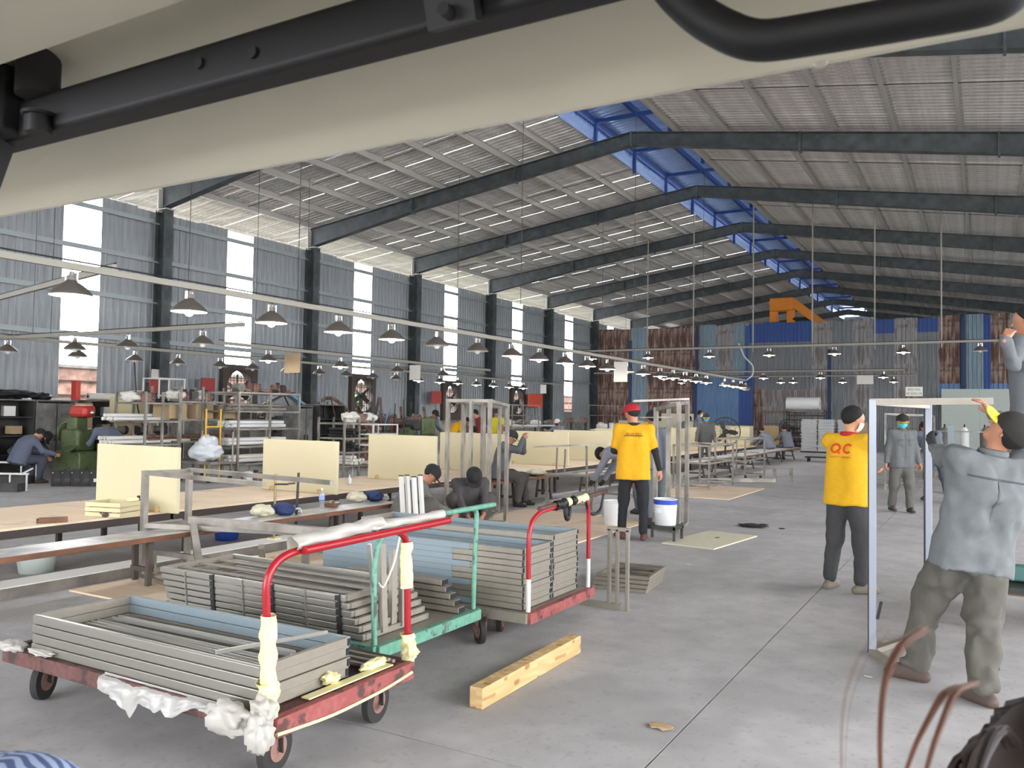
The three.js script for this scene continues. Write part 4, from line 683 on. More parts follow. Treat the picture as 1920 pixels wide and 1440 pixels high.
// stacked rectangular aluminium frames
function aluFrame(label, group, x0, x1, f0, f1, y0, h, w, mats, capMat, name = 'aluminium_bed_base') {
  const RB = 0.005; const t = thing(name, label, 'frame', V((x0 + x1) / 2, y0, -(f0 + f1) / 2), 0, group), L = x1 - x0, D = f1 - f0;
  part(t, 'long_rail', rbox(L - 0.004, h, w, 0, h / 2, D / 2 - w / 2, RB, 1), mats[0]); part(t, 'long_rail', rbox(L - 0.004, h, w, 0, h / 2, -D / 2 + w / 2, 0.0025, 1), mats[1]);
  part(t, 'short_rail', rbox(w, h, D - 2 * w, L / 2 - w / 2, h / 2, 0, 0.0025, 1), mats[2]); part(t, 'short_rail', rbox(w, h, D - 2 * w, -L / 2 + w / 2, h / 2, 0, 0.0025, 1), mats[2]);
  if (capMat) for (const d of [-1, 1]) part(t, 'end_cap', box(0.006, h * 0.72, w * 0.62, L / 2 - 0.001, h * 0.5, d * (D / 2 - w / 2)), capMat);
  return t;
}
for (let i = 0; i < 4; i++) aluFrame(['lowest', 'second lowest', 'second highest', 'topmost'][i] + ' flat aluminium frame of the stack on the taped trolley', 'frames on the taped trolley', -4.37 + (i % 2) * 0.006, -2.7 + (i % 2) * 0.008, 2.575, 3.16, 0.308 + i * 0.049, 0.046, 0.028, [M.alu, i > 1 ? M.aluFilm : M.aluDull, M.aluDull], M.black);
for (const [i, [f, y, xa, xb]] of [[2.69, 0.415, -4.25, -2.84], [2.78, 0.425, -4.2, -2.84], [2.87, 0.41, -4.28, -2.86], [2.97, 0.42, -4.22, -2.9]].entries()) { const t = thing('aluminium_profile', 'bright aluminium profile inside the stacked frames, ' + ORD[i] + ' from the side with the tape', 'profile', V((xa + xb) / 2, y, -f), 0.02 * (i - 2), 'profiles inside the frame stack'); part(t, 'channel', [box(xb - xa, 0.003, 0.04, 0, 0, 0), box(xb - xa, 0.018, 0.003, 0, 0.009, 0.02), box(xb - xa, 0.018, 0.003, 0, 0.009, -0.02)], mat(0xd0cfca, 0.28, 0.7)); }
single('cross_brace', 'slim aluminium brace laid across the right end of the frame stack', 'brace', bar(V(-3.0, 0.51, -2.6), V(-2.82, 0.51, -3.13), 0.016, 0.016), M.alu);
{ const t = thing('steel_lath_bundle', 'thin steel laths under film behind the frame stack on the taped trolley', 'laths', V(-3.5, 0.308, -3.36)); for (let i = 0; i < 6; i++) part(t, 'lath', box(1.7 - i * 0.05, 0.014, 0.022, 0.02 * i, 0.008 + (i % 2) * 0.015, -0.09 + i * 0.034), M.aluDull); }
// wooden beam on the floor
{
  const a = V(-2.4, 0, -3.86), b = V(-2.41, 0, -5.12), t = thing('wooden_beam', 'short square pale pine beam lying on the concrete floor', 'beam', V(-2.405, 0, -4.49), Math.atan2(b.x - a.x, b.z - a.z));
  part(t, 'timber', rbox(0.085, 0.115, 1.27, 0, 0.0585, 0, 0.005).rotateY(0), M.wood);
}
// trolley 2: green
{
  const t = thing('platform_trolley', 'chipped green platform trolley with an arched green tube handle', 'trolley', V(-3.8, 0, -4.3));
  const x0 = -4.9, x1 = -3.0, f0 = 3.74, f1 = 4.83, y = 0.27;
  for (const f of [f0, f1]) wpart(t, 'deck_beam', rbox(x1 - x0, 0.07, 0.05, (x0 + x1) / 2, y - 0.035, -f, 0.006), M.greenPaint);
  for (const x of [x0, x1]) wpart(t, 'deck_beam', rbox(0.05, 0.07, f1 - f0, x, y - 0.035, -(f0 + f1) / 2, 0.006), M.greenPaint);
  wpart(t, 'deck_plate', box(x1 - x0 - 0.04, 0.01, f1 - f0 - 0.04, (x0 + x1) / 2, y - 0.008, -(f0 + f1) / 2), M.aluDull);
  const H = (f, yy) => V(-3.03, yy, -f);
  wpart(t, 'handle', tube([H(3.76, 0.27), H(3.75, 0.5), H(3.75, 0.72), H(3.78, 0.84), H(3.87, 0.92), H(4.0, 0.945), H(4.4, 0.95), H(4.8, 0.945), H(4.83, 0.82), H(4.82, 0.62), H(4.81, 0.27)], 0.0165, 80, 12), M.greenPaint);
  wpart(t, 'top_rod', cyl(V(-3.0, 0.955, -3.9), V(-3.02, 0.955, -5.05), 0.018, 0.018, 10), M.greenPaint);
  wpart(t, 'rope', tube([H(3.78, 0.62), V(-3.05, 0.58, -3.86), V(-3.07, 0.7, -3.98), V(-3.06, 0.86, -4.02)], 0.006, 24, 6), M.paper);
  caster(t, -3.06, -4.95, 0.085, M.wheelHub, 0.9); caster(t, -3.1, -3.85, 0.085, M.wheelHub, 0.2); caster(t, -4.75, -3.85, 0.085, M.wheelHub, 0.2); caster(t, -4.75, -4.7, 0.085, M.wheelHub, 0.2);
}
for (let i = 0; i < 6; i++) {
  const t = aluFrame('slotted aluminium frame on the green trolley, ' + ORD[i] + ' from the bottom of its stack', 'slotted frames on the green trolley', -4.82 - i * 0.02, -3.12 - i * 0.03, 3.77, 4.42, 0.272 + i * 0.041, 0.036, 0.03, [M.alu, M.alu, M.aluDull], null, 'slotted_frame');
  for (let k = 0; k < 6; k++) part(t, 'clip', [box(0.025, 0.03, 0.012, -0.68 + k * 0.27 + i * 0.02, 0.02, 0.325), box(0.01, 0.042, 0.016, -0.66 + k * 0.27 + i * 0.02, 0.02, 0.327)], k % 2 ? M.black : M.alu);
  for (let k = 0; k < 3; k++) part(t, 'slat', box(1.62, 0.01, 0.03, 0, 0.018, 0.18 - k * 0.17), M.aluDull);
}
for (let i = 0; i < 5; i++) { const L = 0.95 - i * 0.03, t = thing('steel_channel', 'steel channel in the stepped pile on the green trolley, ' + ORD[i] + ' from the bottom', 'channel', V(-3.5 - i * 0.02, 0.272 + i * 0.042, -4.66), 0, 'channels on the green trolley'); part(t, 'web', rbox(L, 0.036, 0.08, 0, 0.02, 0.0, 0.004, 1), M.aluDull); part(t, 'end_cap', box(0.004, 0.03, 0.07, L / 2 + 0.001, 0.02, 0), M.black); }
for (const [i, [px, py, tx, ty, w]] of [[719, 1203, 715, 1020, 0.05], [735, 1198, 738, 1030, 0.05], [752, 1190, 752, 1035, 0.018], [706, 1205, 692, 1020, 0.012]].entries()) { const a = onX(px, py, -3.12 - (i % 2) * 0.03), b = onX(tx, ty, -3.2); a.y = 0.285; const t = thing('upright_profile', 'upright aluminium profile at the end of the green trolley, ' + ['widest', 'second widest', 'slim dull one', 'thin shiny one'][i], 'profile', a, 0, 'upright profiles on the green trolley'); wpart(t, 'bar', bar(a, b, w, 0.03), i === 3 ? M.chrome : M.aluDull); }
// trolley 3: red and white handle, tall stack of filmed frames
{
  const t = thing('platform_trolley', 'red-edged platform trolley with red and white tube handle behind the green one', 'trolley', V(-3.7, 0, -5.6));
  const x0 = -4.75, x1 = -2.72, f0 = 5.02, f1 = 6.08, y = 0.235;
  for (const f of [f0, f1]) wpart(t, 'deck_beam', rbox(x1 - x0, 0.07, 0.05, (x0 + x1) / 2, y - 0.035, -f, 0.005), M.aluDull);
  wpart(t, 'deck_beam', rbox(0.05, 0.07, f1 - f0, x0, y - 0.035, -(f0 + f1) / 2, 0.005), M.aluDull); wpart(t, 'deck_beam', rbox(0.05, 0.075, f1 - f0, x1, y - 0.036, -(f0 + f1) / 2, 0.005), M.redRust);
  wpart(t, 'deck_plate', box(x1 - x0 - 0.04, 0.01, f1 - f0 - 0.04, (x0 + x1) / 2, y - 0.008, -(f0 + f1) / 2), M.aluDull);
  const X = -2.74, H = (f, yy) => V(X, yy, -f);
  wpart(t, 'handle_post', cyl(H(5.06, 0.235), H(5.06, 0.46), 0.017, 0.017, 12), M.white); wpart(t, 'handle_post', cyl(H(6.05, 0.235), H(6.05, 0.46), 0.017, 0.017, 12), M.white);
  wpart(t, 'handle', tube([H(5.06, 0.46), H(5.055, 0.62), H(5.06, 0.76), H(5.1, 0.85), H(5.2, 0.9), H(5.35, 0.915), H(5.6, 0.925), H(5.9, 0.935), H(6.0, 0.915), H(6.04, 0.83), H(6.05, 0.7), H(6.05, 0.46)], 0.0165, 70, 12), M.redPaint);
  wpart(t, 'grip_wrap', [wrapped(H(5.45, 0.93), H(5.62, 0.935), 0.028, 6), wrapped(H(5.72, 0.94), H(5.78, 0.945), 0.026, 6)], M.black); wpart(t, 'grip_tape', [wrapped(H(5.6, 0.935), H(5.7, 0.94), 0.022, 6), wrapped(H(5.8, 0.94), H(6.0, 0.95), 0.022, 6)], M.tape);
  wpart(t, 'hanging_grip', new THREE.TorusGeometry(0.05, 0.018, 8, 20).scale(0.7, 1.2, 1).rotateY(Math.PI / 2).translate(X, 0.875, -5.66), M.black);
  wpart(t, 'hanging_bracket', tube([H(5.98, 0.94), H(6.05, 0.83), H(6.16, 0.8), H(6.28, 0.83), H(6.34, 0.95)], 0.012, 24, 8), M.black); wpart(t, 'tied_rod', cyl(H(5.2, 0.93), H(6.4, 0.965), 0.017, 0.017, 10), M.brownRust);
  caster(t, -4.6, -5.15, 0.07, M.wheelHub, 0.3); caster(t, -4.6, -5.95, 0.07, M.wheelHub, 0.3); caster(t, -3.15, -5.95, 0.07, M.wheelHub, 0.3); caster(t, -3.1, -5.3, 0.07, M.wheelHub, 0.3);
}
for (let s = 0; s < 2; s++) for (let i = 0; i < (s ? 11 : 10); i++) {
  const t = aluFrame((s ? 'dull aluminium frame of the inner stack on the red-edged trolley, ' : 'filmed aluminium frame of the outer stack on the red-edged trolley, ') + ORD[i] + ' from the bottom', s ? 'frames in the inner stack' : 'frames in the outer stack', -4.62, -2.79 + rr(-0.006, 0.006), 5.06 + s * 0.455, 5.505 + s * 0.455, 0.237 + i * 0.0425, 0.041, 0.028, [M.aluDull, M.aluFilm, M.aluDull], M.black);
  if (!s) part(t, 'film', box(1.4 - 0.06 * Math.abs(Math.sin(i * 2.1)) * 3, 0.0412, 0.002, -0.21 - 0.03 * Math.abs(Math.sin(i * 2.1)) * 3 - 0.001, 0.0205, 0.2245), M.aluFilm);
  if (i > 8) part(t, 'film', box(1.6, 0.002, 0.03, -0.05, 0.0425, 0.208), M.aluFilm);
}
{ const a = onY(1148, 1142), t = thing('narrow_stand', 'narrow upright grey aluminium frame standing behind the red-edged trolley', 'frame', a), H = 0.66;
  for (const dx of [-0.03, 0.04, 0.13]) part(t, 'post', rbox(0.028, H, 0.03, dx, H / 2, 0, 0.003, 1), M.aluDull); part(t, 'top_rail', box(0.2, 0.03, 0.03, 0.05, H, 0), M.aluDull); part(t, 'foot', box(0.34, 0.05, 0.04, -0.1, 0.025, 0), M.aluDull); }
for (let i = 0; i < 4; i++) { const p = onY(1150, 1112), t = thing('aluminium_grid', 'grey aluminium grid in the low floor pile behind the trolley, ' + ORD[i] + ' from the bottom', 'frame', V(p.x - 0.02, 0.002 + i * 0.034, p.z - 0.42 - 0.03 * i), 0.1, 'frames piled on the floor'); part(t, 'side_rail', box(0.5, 0.03, 0.035, 0, 0.015, 0.3), M.aluDull); part(t, 'side_rail', box(0.5, 0.03, 0.035, 0, 0.015, -0.3), M.aluDull); for (const x of [-0.23, 0.23]) part(t, 'end_rail', box(0.035, 0.03, 0.57, x, 0.015, 0), M.aluDull); for (const z of [-0.15, 0.08]) part(t, 'cross_rail', box(0.43, 0.03, 0.03, 0, 0.015, z), M.tubeSteel); }
// ---------------------------------------------------------------- midground: benches, boards, standing frames
function heightAt(P, px, py) { const d = ray(px, py); return CAM.h + d.y * Math.hypot(P.x, P.z) / Math.hypot(d.x, d.z); }
function longBench(label, f0, f1, x0 = -6.86, x1 = -6.45, y = 0.45, topM = M.benchTop) {
  const t = thing('long_bench', label, 'bench', V((x0 + x1) / 2, 0, -(f0 + f1) / 2)), L = f1 - f0, w = x1 - x0;
  part(t, 'seat_board', box(w - 0.02, 0.03, L, -0.01, y - 0.015, 0), topM); part(t, 'edge_strip', rbox(0.022, 0.045, L, w / 2, y - 0.022, 0, 0.004, 1), M.brown);
  for (const s of [-0.36, 0.02, 0.38]) { for (const d of [-1, 1]) part(t, 'leg', bar(V(d * w * 0.42, 0, s * L + 0.06 * d), V(d * w * 0.25, y - 0.03, s * L), 0.05, 0.035), M.brownFrame); part(t, 'stretcher', box(w * 0.7, 0.04, 0.03, 0, 0.14, s * L), M.brownFrame); }
  return t;
}
longBench('low brown-edged bench with a pale sheet top before the first cream board', 1.6, 8.5);
longBench('low brown-edged bench that the man with raised hands sits on', 10.9, 14.6, -7.55, -7.1, 0.45, M.brown);
longBench('low brown-edged bench beyond the seated man', 15.2, 19.6, -7.4, -6.9, 0.42, M.benchTop);
longBench('long low bench running under the big round fan', 20.2, 27.2, -6.9, -6.2, 0.45, M.benchTop);
longBench('far low bench where two grey workers sit', 28.2, 34.0, -7.2, -6.3, 0.45, M.benchTop);
// plywood work tables with cream boards standing on them
const boardF = [5.8, 8.32, 10.75, 13.4, 15.9, 18.4, 20.9, 23.4, 26.0, 28.8, 31.6];
const tabF = [2.4, 5.95, 8.9, 11.9, 15, 18, 21, 24, 27, 30, 33];
for (let i = 0; i + 1 < tabF.length; i++) {
  const f0 = tabF[i] + 0.02, f1 = tabF[i + 1] - 0.02, t = thing('plywood_table', ['low plywood work table scattered with a crate and tools', 'low plywood work table dusted with shavings', 'low plywood work table with glue bottles beside the third board', 'low plywood work table behind the two squatting men'][i] ?? 'low plywood work table in the row of boards, ' + ORD[i] + ' counted from the crate', 'table', V(-8.4, 0, -(f0 + f1) / 2), 0, i > 3 ? 'far plywood work tables' : undefined), L = f1 - f0;
  part(t, 'top', box(1.62, 0.02, L, 0, 0.49, 0), M.ply); part(t, 'edge_frame', [box(0.03, 0.075, L, 0.795, 0.442, 0), box(0.03, 0.075, L, -0.795, 0.442, 0), box(1.6, 0.075, 0.03, 0, 0.442, L / 2 - 0.015), box(1.6, 0.075, 0.03, 0, 0.442, -L / 2 + 0.015)], M.plyEdge);
  for (const x of [-0.72, 0.72]) for (const z of [-0.42, 0.42]) part(t, 'leg', box(0.05, 0.405, 0.05, x, 0.2025, z * L), M.plyEdge);
}
boardF.forEach((F, i) => {
  const xr = i === 0 ? onF(335, 900, F).x : i === 1 ? onF(633, 900, F).x : i === 2 ? onF(818, 900, F).x : -7.62 - rr(0, 0.1), xl = i === 0 ? onF(184, 900, F).x : i === 1 ? onF(494, 900, F).x : i === 2 ? onF(691, 900, F).x : -9.2 - rr(0, 0.15), top = [onF(335, 839, F).y, onF(633, 828, F).y, onF(818, 818, F).y][i] ?? 1.22 + rr(-0.02, 0.02);
  const t = thing('cream_board', ['cream panel standing behind the slatted wooden crate', 'cream panel standing by the water bottle and cushions', 'cream panel standing behind the capped man with light tubes'][i] ?? 'cream panel standing in the row of boards, ' + ORD[i] + ' counted from the crate', 'panel', V((xl + xr) / 2, 0.502, -F), 0.0, i > 2 ? 'cream panels farther down the row' : undefined);
  part(t, 'face', rbox(xr - xl, top - 0.502, 0.045, 0, (top - 0.502) / 2, 0, 0.004, 1), M.cream);
  for (const x of [-0.35, 0.3]) part(t, 'wedge', box(0.03, 0.06, 0.05, x * (xr - xl), 0.03, 0.048), M.wood);
});
{ const F = 36; for (const [i, [a, b, tp]] of [[1340, 1412, 797], [1160, 1262, 788], [1240, 1300, 775]].entries()) { const A = onF(a, 820, F + [0, -1, 0.8][i]), B = onF(b, 820, F + [0, -1, 0.8][i]), y = onF(a, tp, F + [0, -1, 0.8][i]).y, t = thing('white_screen', ['wide white screen board standing behind the two seated workers', 'white screen board standing behind the man in the red cap', 'tall white screen board behind the tall steel posts'][i], 'panel', V((A.x + B.x) / 2, 0, -(F + [0, -1, 0.8][i]))); part(t, 'face', box(B.x - A.x, y - 0.05, 0.04, 0, (y + 0.05) / 2, 0), M.creamCloth); for (const d of [-1, 1]) part(t, 'foot', box(0.05, 0.06, 0.4, d * (B.x - A.x) * 0.4, 0.03, 0), M.aluDull); } }
// long white beam and plywood on the floor
{ const t = thing('floor_beam', 'long white-topped beam lying on the floor under the bench', 'beam', V(-7.15, 0, -4.6)); part(t, 'body', box(0.29, 0.095, 6.2, 0, 0.0475, 0), M.machineGrey); part(t, 'cover_strip', box(0.305, 0.008, 6.2, 0, 0.099, 0), M.whiteBeam); }
const sheet = (label, x0, x1, f0, f1, turn = 0, y = 0, m = M.ply) => { const t = thing('plywood_sheet', label, 'plywood', V((x0 + x1) / 2, y + 0.0005, -(f0 + f1) / 2), turn); part(t, 'sheet', box(x1 - x0, 0.014, f1 - f0, 0, 0.007, 0), m); };
sheet('tan plywood sheet on the floor under the open steel frame', -6.9, -5.5, 4.38, 7.0); sheet('tan plywood sheet on the floor behind the two loaded trolleys', -5.48, -4.95, 4.95, 7.0);
sheet('tan plywood sheet on the floor beside the squatting men', -6.7, -5.3, 8.9, 12.2, 0.0); sheet('worn plywood sheet on the floor before the red-capped man', -5.28, -4.4, 7.2, 12.0); sheet('pale plywood sheet on the floor beside the paint bucket', -3.45, -2.75, 9.95, 11.4, -0.12, 0, M.creamCloth); sheet('plywood sheet on the floor under the far steel table frames', -6.2, -4.3, 16.0, 19.0);
// things on the benches
{
  let p = onY(214, 966, 0.5); const c = thing('wooden_crate', 'slatted pale wooden crate on the first plywood table', 'crate', V(p.x, 0.502, p.z), 0.25);
  for (let k = 0; k < 3; k++) { for (const z of [-0.16, 0.16]) part(c, 'slat', box(0.42, 0.04, 0.012, 0, 0.021 + k * 0.05, z), M.creamEdge); for (const x of [-0.205, 0.205]) part(c, 'slat', box(0.012, 0.04, 0.31, x, 0.021 + k * 0.05, 0), M.creamEdge); } part(c, 'bottom', box(0.4, 0.008, 0.31, 0, 0.004, 0), M.ply);
  p = onY(252, 934, 0.645); const tr = thing('tape_roll', 'cream tape roll resting on the crate corner', 'tape', V(c.position.x + 0.15, 0.645, c.position.z - 0.1)); part(tr, 'ring', new THREE.TorusGeometry(0.045, 0.017, 8, 20).rotateX(Math.PI / 2).translate(0, 0.017, 0), M.tape); part(tr, 'core', torus(0.03, 0.005, 0, 0.017, 0, 'y'), M.cardboard);
  p = onY(100, 980, 0.5); const b = thing('brown_block', 'reddish brown wooden block on the first plywood table', 'block', V(p.x, 0.501, p.z), 1.05); part(b, 'body', rbox(0.24, 0.05, 0.06, 0, 0.026, 0, 0.004, 1), M.brown); part(b, 'cap', box(0.02, 0.04, 0.055, -0.13, 0.022, 0), M.brownRust);
  p = onY(196, 968, 0.5); const r = thing('rag_heap', 'crumpled dark rag and offcuts beside the crate', 'rag', V(p.x, 0.505, p.z)); part(r, 'cloth', [crumple(0.05, 0, 0.035, 0, 1.4, 0.9, 1, 3), crumple(0.04, 0.08, 0.022, 0.03, 1.2, 0.7, 1, 8)], M.brownFrame); part(r, 'offcut', box(0.1, 0.006, 0.02, -0.13, 0.004, 0.03, 0.5), M.creamEdge);
  const glue = (label, px, py, y, m, s = 1) => { const q = onY(px, py, y), t = thing('glue_bottle', label, 'bottle', V(q.x, y + 0.002, q.z)); part(t, 'bottle', lathe([[0, 0], [0.022, 0], [0.024, 0.01], [0.024, 0.055], [0.012, 0.07], [0.009, 0.075]].map(([a, c2]) => [a * s, c2 * s]), 14), m); part(t, 'nozzle', lathe([[0.009, 0.075], [0.004, 0.1], [0, 0.102]].map(([a, c2]) => [a * s, c2 * s]), 10), m); };
  glue('small cream glue bottle before the crate', 223, 966, 0.5, M.creamCloth); glue('white glue bottle on the second table', 567, 918, 0.5, M.whitePlastic, 1.2); glue('white glue bottle next to another on the second table', 577, 920, 0.5, M.whitePlastic, 1.2); glue('white glue bottle by the third board', 655, 908, 0.5, M.whitePlastic, 1.4);
  p = onY(259, 961, 0.5); const bb = thing('dark_bottle', 'dark plastic bottle with a black cap beside the crate', 'bottle', V(p.x, 0.502, p.z)); part(bb, 'bottle', lathe([[0, 0], [0.035, 0], [0.037, 0.01], [0.037, 0.11], [0.016, 0.14], [0.014, 0.155]], 16), M.dark); part(bb, 'cap', cyl(V(0, 0.155, 0), V(0, 0.175, 0), 0.017, 0.017, 12), M.black); part(bb, 'label_band', lathe([[0.0378, 0.05], [0.0378, 0.09]], 16), M.whitePlastic);
  p = onY(603, 953, 0.45); const w = thing('water_bottle', 'clear plastic water bottle with a blue label on the bench', 'bottle', V(p.x, 0.452, p.z)); part(w, 'bottle', lathe([[0, 0], [0.031, 0], [0.033, 0.01], [0.03, 0.03], [0.033, 0.05], [0.03, 0.07], [0.033, 0.09], [0.033, 0.16], [0.014, 0.2], [0.013, 0.215]], 18), M.bottle); part(w, 'label_band', lathe([[0.0338, 0.1], [0.0338, 0.15]], 18), mat(0x8d9ad0, 0.5)); part(w, 'cap', cyl(V(0, 0.215, 0), V(0, 0.232, 0), 0.0145, 0.0145, 12), M.whitePlastic);
  p = onY(616, 951, 0.45); const pl = thing('wood_plane', 'brown wooden hand plane on the bench beside the water bottle', 'tool', V(p.x, 0.452, p.z), 0.3); part(pl, 'body', rbox(0.22, 0.045, 0.055, 0, 0.023, 0, 0.006), M.brown); part(pl, 'handle', rbox(0.02, 0.035, 0.03, 0.06, 0.06, 0, 0.006), M.brown);
  const cushion = (label, px, py, turn) => { const q = onY(px, py, 0.45), t = thing('folded_cushion', label, 'cushion', V(q.x - 0.06, 0.452, q.z), turn); const bag = (rx, cx, m, n, s0) => part(t, n, crumple(0.11, cx, 0.065, 0, rx, 0.62, 1.15, s0, 0.1), m); bag(1.1, -0.12, M.creamCloth, 'cream_half', 2); bag(1.15, 0.1, M.navy, 'navy_half', 6); part(t, 'strap', tube([V(0.2, 0.05, 0.02), V(0.26, 0.07, 0.08), V(0.3, 0.02, 0.05), V(0.26, 0.02, -0.06)], 0.012, 20, 6), M.white); };
  { const q = V(-7.32, 0.452, -13.75), t = thing('seat_cushion', 'flat cream cushion on the bench beside the seated man', 'cushion', q, 0.2); part(t, 'pad', crumple(0.16, 0, 0.06, 0, 1.1, 0.4, 1.5, 3, 0.06), M.creamCloth); part(t, 'piping', tube([V(-0.15, 0.05, -0.22), V(0.15, 0.05, -0.22), V(0.15, 0.05, 0.22), V(-0.15, 0.05, 0.22)], 0.006, 30, 5, true), M.creamEdge); }
  for (const [i, [px, py, tx, ty]] of [[768, 1000, 752, 893], [780, 1000, 763, 892], [795, 998, 776, 895], [803, 998, 788, 892]].entries()) { const b = onY(tx, ty, 0.9), a = V(b.x + 0.12, 0, b.z + 0.05), t = thing('light_tube', 'pale square tube standing before the crouching man with his back turned, ' + ORD[i] + ' from the bench', 'tube', a, 0, 'pale tubes by the crouching man'); wpart(t, 'tube', bar(a, b, 0.05, 0.03), M.white); wpart(t, 'end_cap', box(0.045, 0.012, 0.035, b.x, b.y + 0.006, b.z), M.black); }
  cushion('folded cream and navy cushion on the bench near the steel frame', 520, 968, 1.2); cushion('folded cream and navy cushion on the bench beside the third board', 692, 941, 1.15);
  p = onY(640, 948, 0.45); const ds = thing('steel_dish', 'shallow steel dish on the bench behind the hand plane', 'dish', V(p.x - 0.12, 0.452, p.z)); part(ds, 'bowl', lathe([[0, 0], [0.06, 0], [0.1, 0.035], [0.098, 0.037]], 20), M.machineGrey); part(ds, 'rim', torus(0.099, 0.004, 0, 0.036, 0, 'y'), M.chrome);
  const tub = (label, px, py, r0, r1, h, m, x) => { const q = onY(px, py), t = thing('plastic_tub', label, 'tub', V(q.x, 0.001, q.z)); part(t, 'shell', lathe([[0, 0], [r0, 0], [r1, h], [r1 - 0.006, h], [r0 - 0.006, 0.008], [0, 0.008]], 24), m); part(t, 'rim', torus(r1, 0.006, 0, h, 0, 'y'), m); };
  tub('translucent plastic tub on the floor under the bench', 68, 1072, 0.15, 0.19, 0.24, M.binGlass); tub('blue plastic tub on the floor behind the steel frame', 425, 1012, 0.13, 0.16, 0.2, M.blueBin); tub('green plastic tub on the floor by the cartons', 396, 862, 0.22, 0.27, 0.32, M.bucketGreen);
}
// frames of square tube
function tubeFrame(name, label, legs, opts = {}) {   // legs: floor points in order round the frame
  const w = opts.w ?? 0.035, m = opts.m ?? M.tubeSteel, t = thing(name, label, 'steel frame', legs.reduce((s, p) => s.add(p), V(0, 0, 0)).multiplyScalar(1 / legs.length));
  const H = legs.map((p, i) => opts.h?.[i] ?? opts.top ?? 1), B = opts.base ?? 0;
  legs.forEach((p, i) => wpart(t, 'post', bar(V(p.x, B, p.z), V(p.x, H[i], p.z), w), m));
  for (const y of [1, ...(opts.levels ?? [])]) legs.forEach((p, i) => { const j = (i + 1) % legs.length; if (opts.open && j === 0) return; if (legs.length === 2 && i) return; const q = legs[j], ya = y === 1 ? H[i] : y, yb = y === 1 ? H[j] : y; wpart(t, y === 1 ? 'top_rail' : 'rail', bar(V(p.x, ya - w / 2, p.z), V(q.x, yb - w / 2, q.z), w * 0.9), m); });
  for (const [a, b, ww] of opts.extra ?? []) wpart(t, 'rail', bar(a, b, ww ?? w * 0.9), m);
  return t;
}
{
  const A = V(-6.86, 0, -5.07), B = V(-6.9, 0, -5.6), R = (dx, dz) => V(A.x + dx, 0, A.z + dz);
  const tA = onY(495, 908, 0.99), tB = onY(622, 905, 0.99);
  tubeFrame('open_bench_frame', 'open stainless square-tube table frame with rails running out toward the trolleys', [A, B], { w: 0.05, h: [1.01, 1.0], levels: [0.5, 0.08], extra: [[V(A.x, 0.99, A.z), tA, 0.04], [V(B.x, 0.99, B.z), tB, 0.04], [V(A.x, 0.5, A.z), onY(640, 1003, 0.42), 0.045], [onY(357, 975, 0.53), onY(680, 1003, 0.5), 0.07], [onY(290, 1035, 0.25), onY(650, 1085, 0.2), 0.045], [A.clone().setY(0.03), V(-5.55, 0.03, -4.75), 0.035], [B.clone().setY(0.03), V(-5.65, 0.03, -5.45), 0.035], [onY(362, 985, 0.5), onY(385, 1132, 0.015), 0.06], [onY(490, 1025, 0.33), onY(494, 1074, 0.02), 0.05], [onY(572, 1032, 0.3), onY(575, 1088, 0.02), 0.05], [V(-6.86, 0.25, -5.2), V(-6.86, 0.02, -5.2), 0.025]] });
  // two thin rods stuck in yellow blocks
  for (const [i, [px, py, tx, ty]] of [[513, 1028, 513, 888], [552, 1042, 560, 886]].entries()) { const p = onY(px, py), t = thing('post_stand', i ? 'dark thin rod standing in a yellow block nearer the trolley handle' : 'thin rod standing in a yellow block behind the steel frame', 'stand', p), h = heightAt(p, tx, ty); part(t, 'rod', cyl(V(0, 0.03, 0), V((tx - px) * 0.004, h, 0), 0.014, 0.014, 8), i ? M.darkSteel : M.brass); part(t, 'block', rbox(0.13, 0.12, 0.1, 0, 0.06, 0, 0.008), M.tape); part(t, 'cross_bar', bar(V(i ? -0.1 : 0.02, h * 0.86, 0.02), V(i ? -0.02 : 0.2, h * 0.87, 0), 0.02), M.darkSteel); }
  const fp = (x, y) => onY(x, y);
  tubeFrame('tall_frame', 'tall narrow stainless frame standing beside the squatting men', [fp(836, 983), fp(915, 989), fp(948, 981), fp(866, 978)], { w: 0.05, h: [1.8, 1.8, 1.74, 1.78], levels: [0.04] });
  tubeFrame('tall_frame', 'second tall stainless frame with close-set posts beside the seated man', [fp(880, 987), fp(902, 985), fp(934, 962), fp(905, 962)], { w: 0.045, h: [1.77, 1.76, 1.72, 1.74], levels: [0.05] });
  tubeFrame('tall_frame', 'tall stainless frame standing behind the blue-banded bucket', [fp(1228, 992), fp(1271, 1000), fp(1287, 982), fp(1252, 983)], { w: 0.055, h: [1.72, 1.8, 1.84, 1.81], levels: [0.04], extra: [[onF(1187, 752, 11.0), onF(1292, 748, 11.6), 0.03], [onF(1200, 783, 11.2), onF(1260, 782, 11.5), 0.02]] });
  tubeFrame('table_frame', 'low stainless table frame on the plywood before the bent man', [V(-6.6, 0, -12.8), V(-6.6, 0, -14.9), V(-5.75, 0, -14.9), V(-5.75, 0, -12.8)], { w: 0.04, h: [0.56, 0.55, 0.6, 0.6], levels: [0.1], extra: [[onF(1000, 838, 13.2), onF(1150, 832, 14.2), 0.03], [onF(1045, 839, 13.4), onF(1043, 890, 13.4), 0.025], [onF(1060, 842, 13.6), onF(1058, 893, 13.6), 0.025], [onF(1100, 834, 14.6), onF(1100, 930, 14.6), 0.035]] });
  tubeFrame('table_frame', 'stainless table frame on the far plywood sheet', [V(-5.2, 0, -17.75), V(-5.2, 0, -19.7), V(-6.0, 0, -19.7), V(-6.0, 0, -17.75)], { w: 0.04, top: 0.98, levels: [0.6, 0.1] });
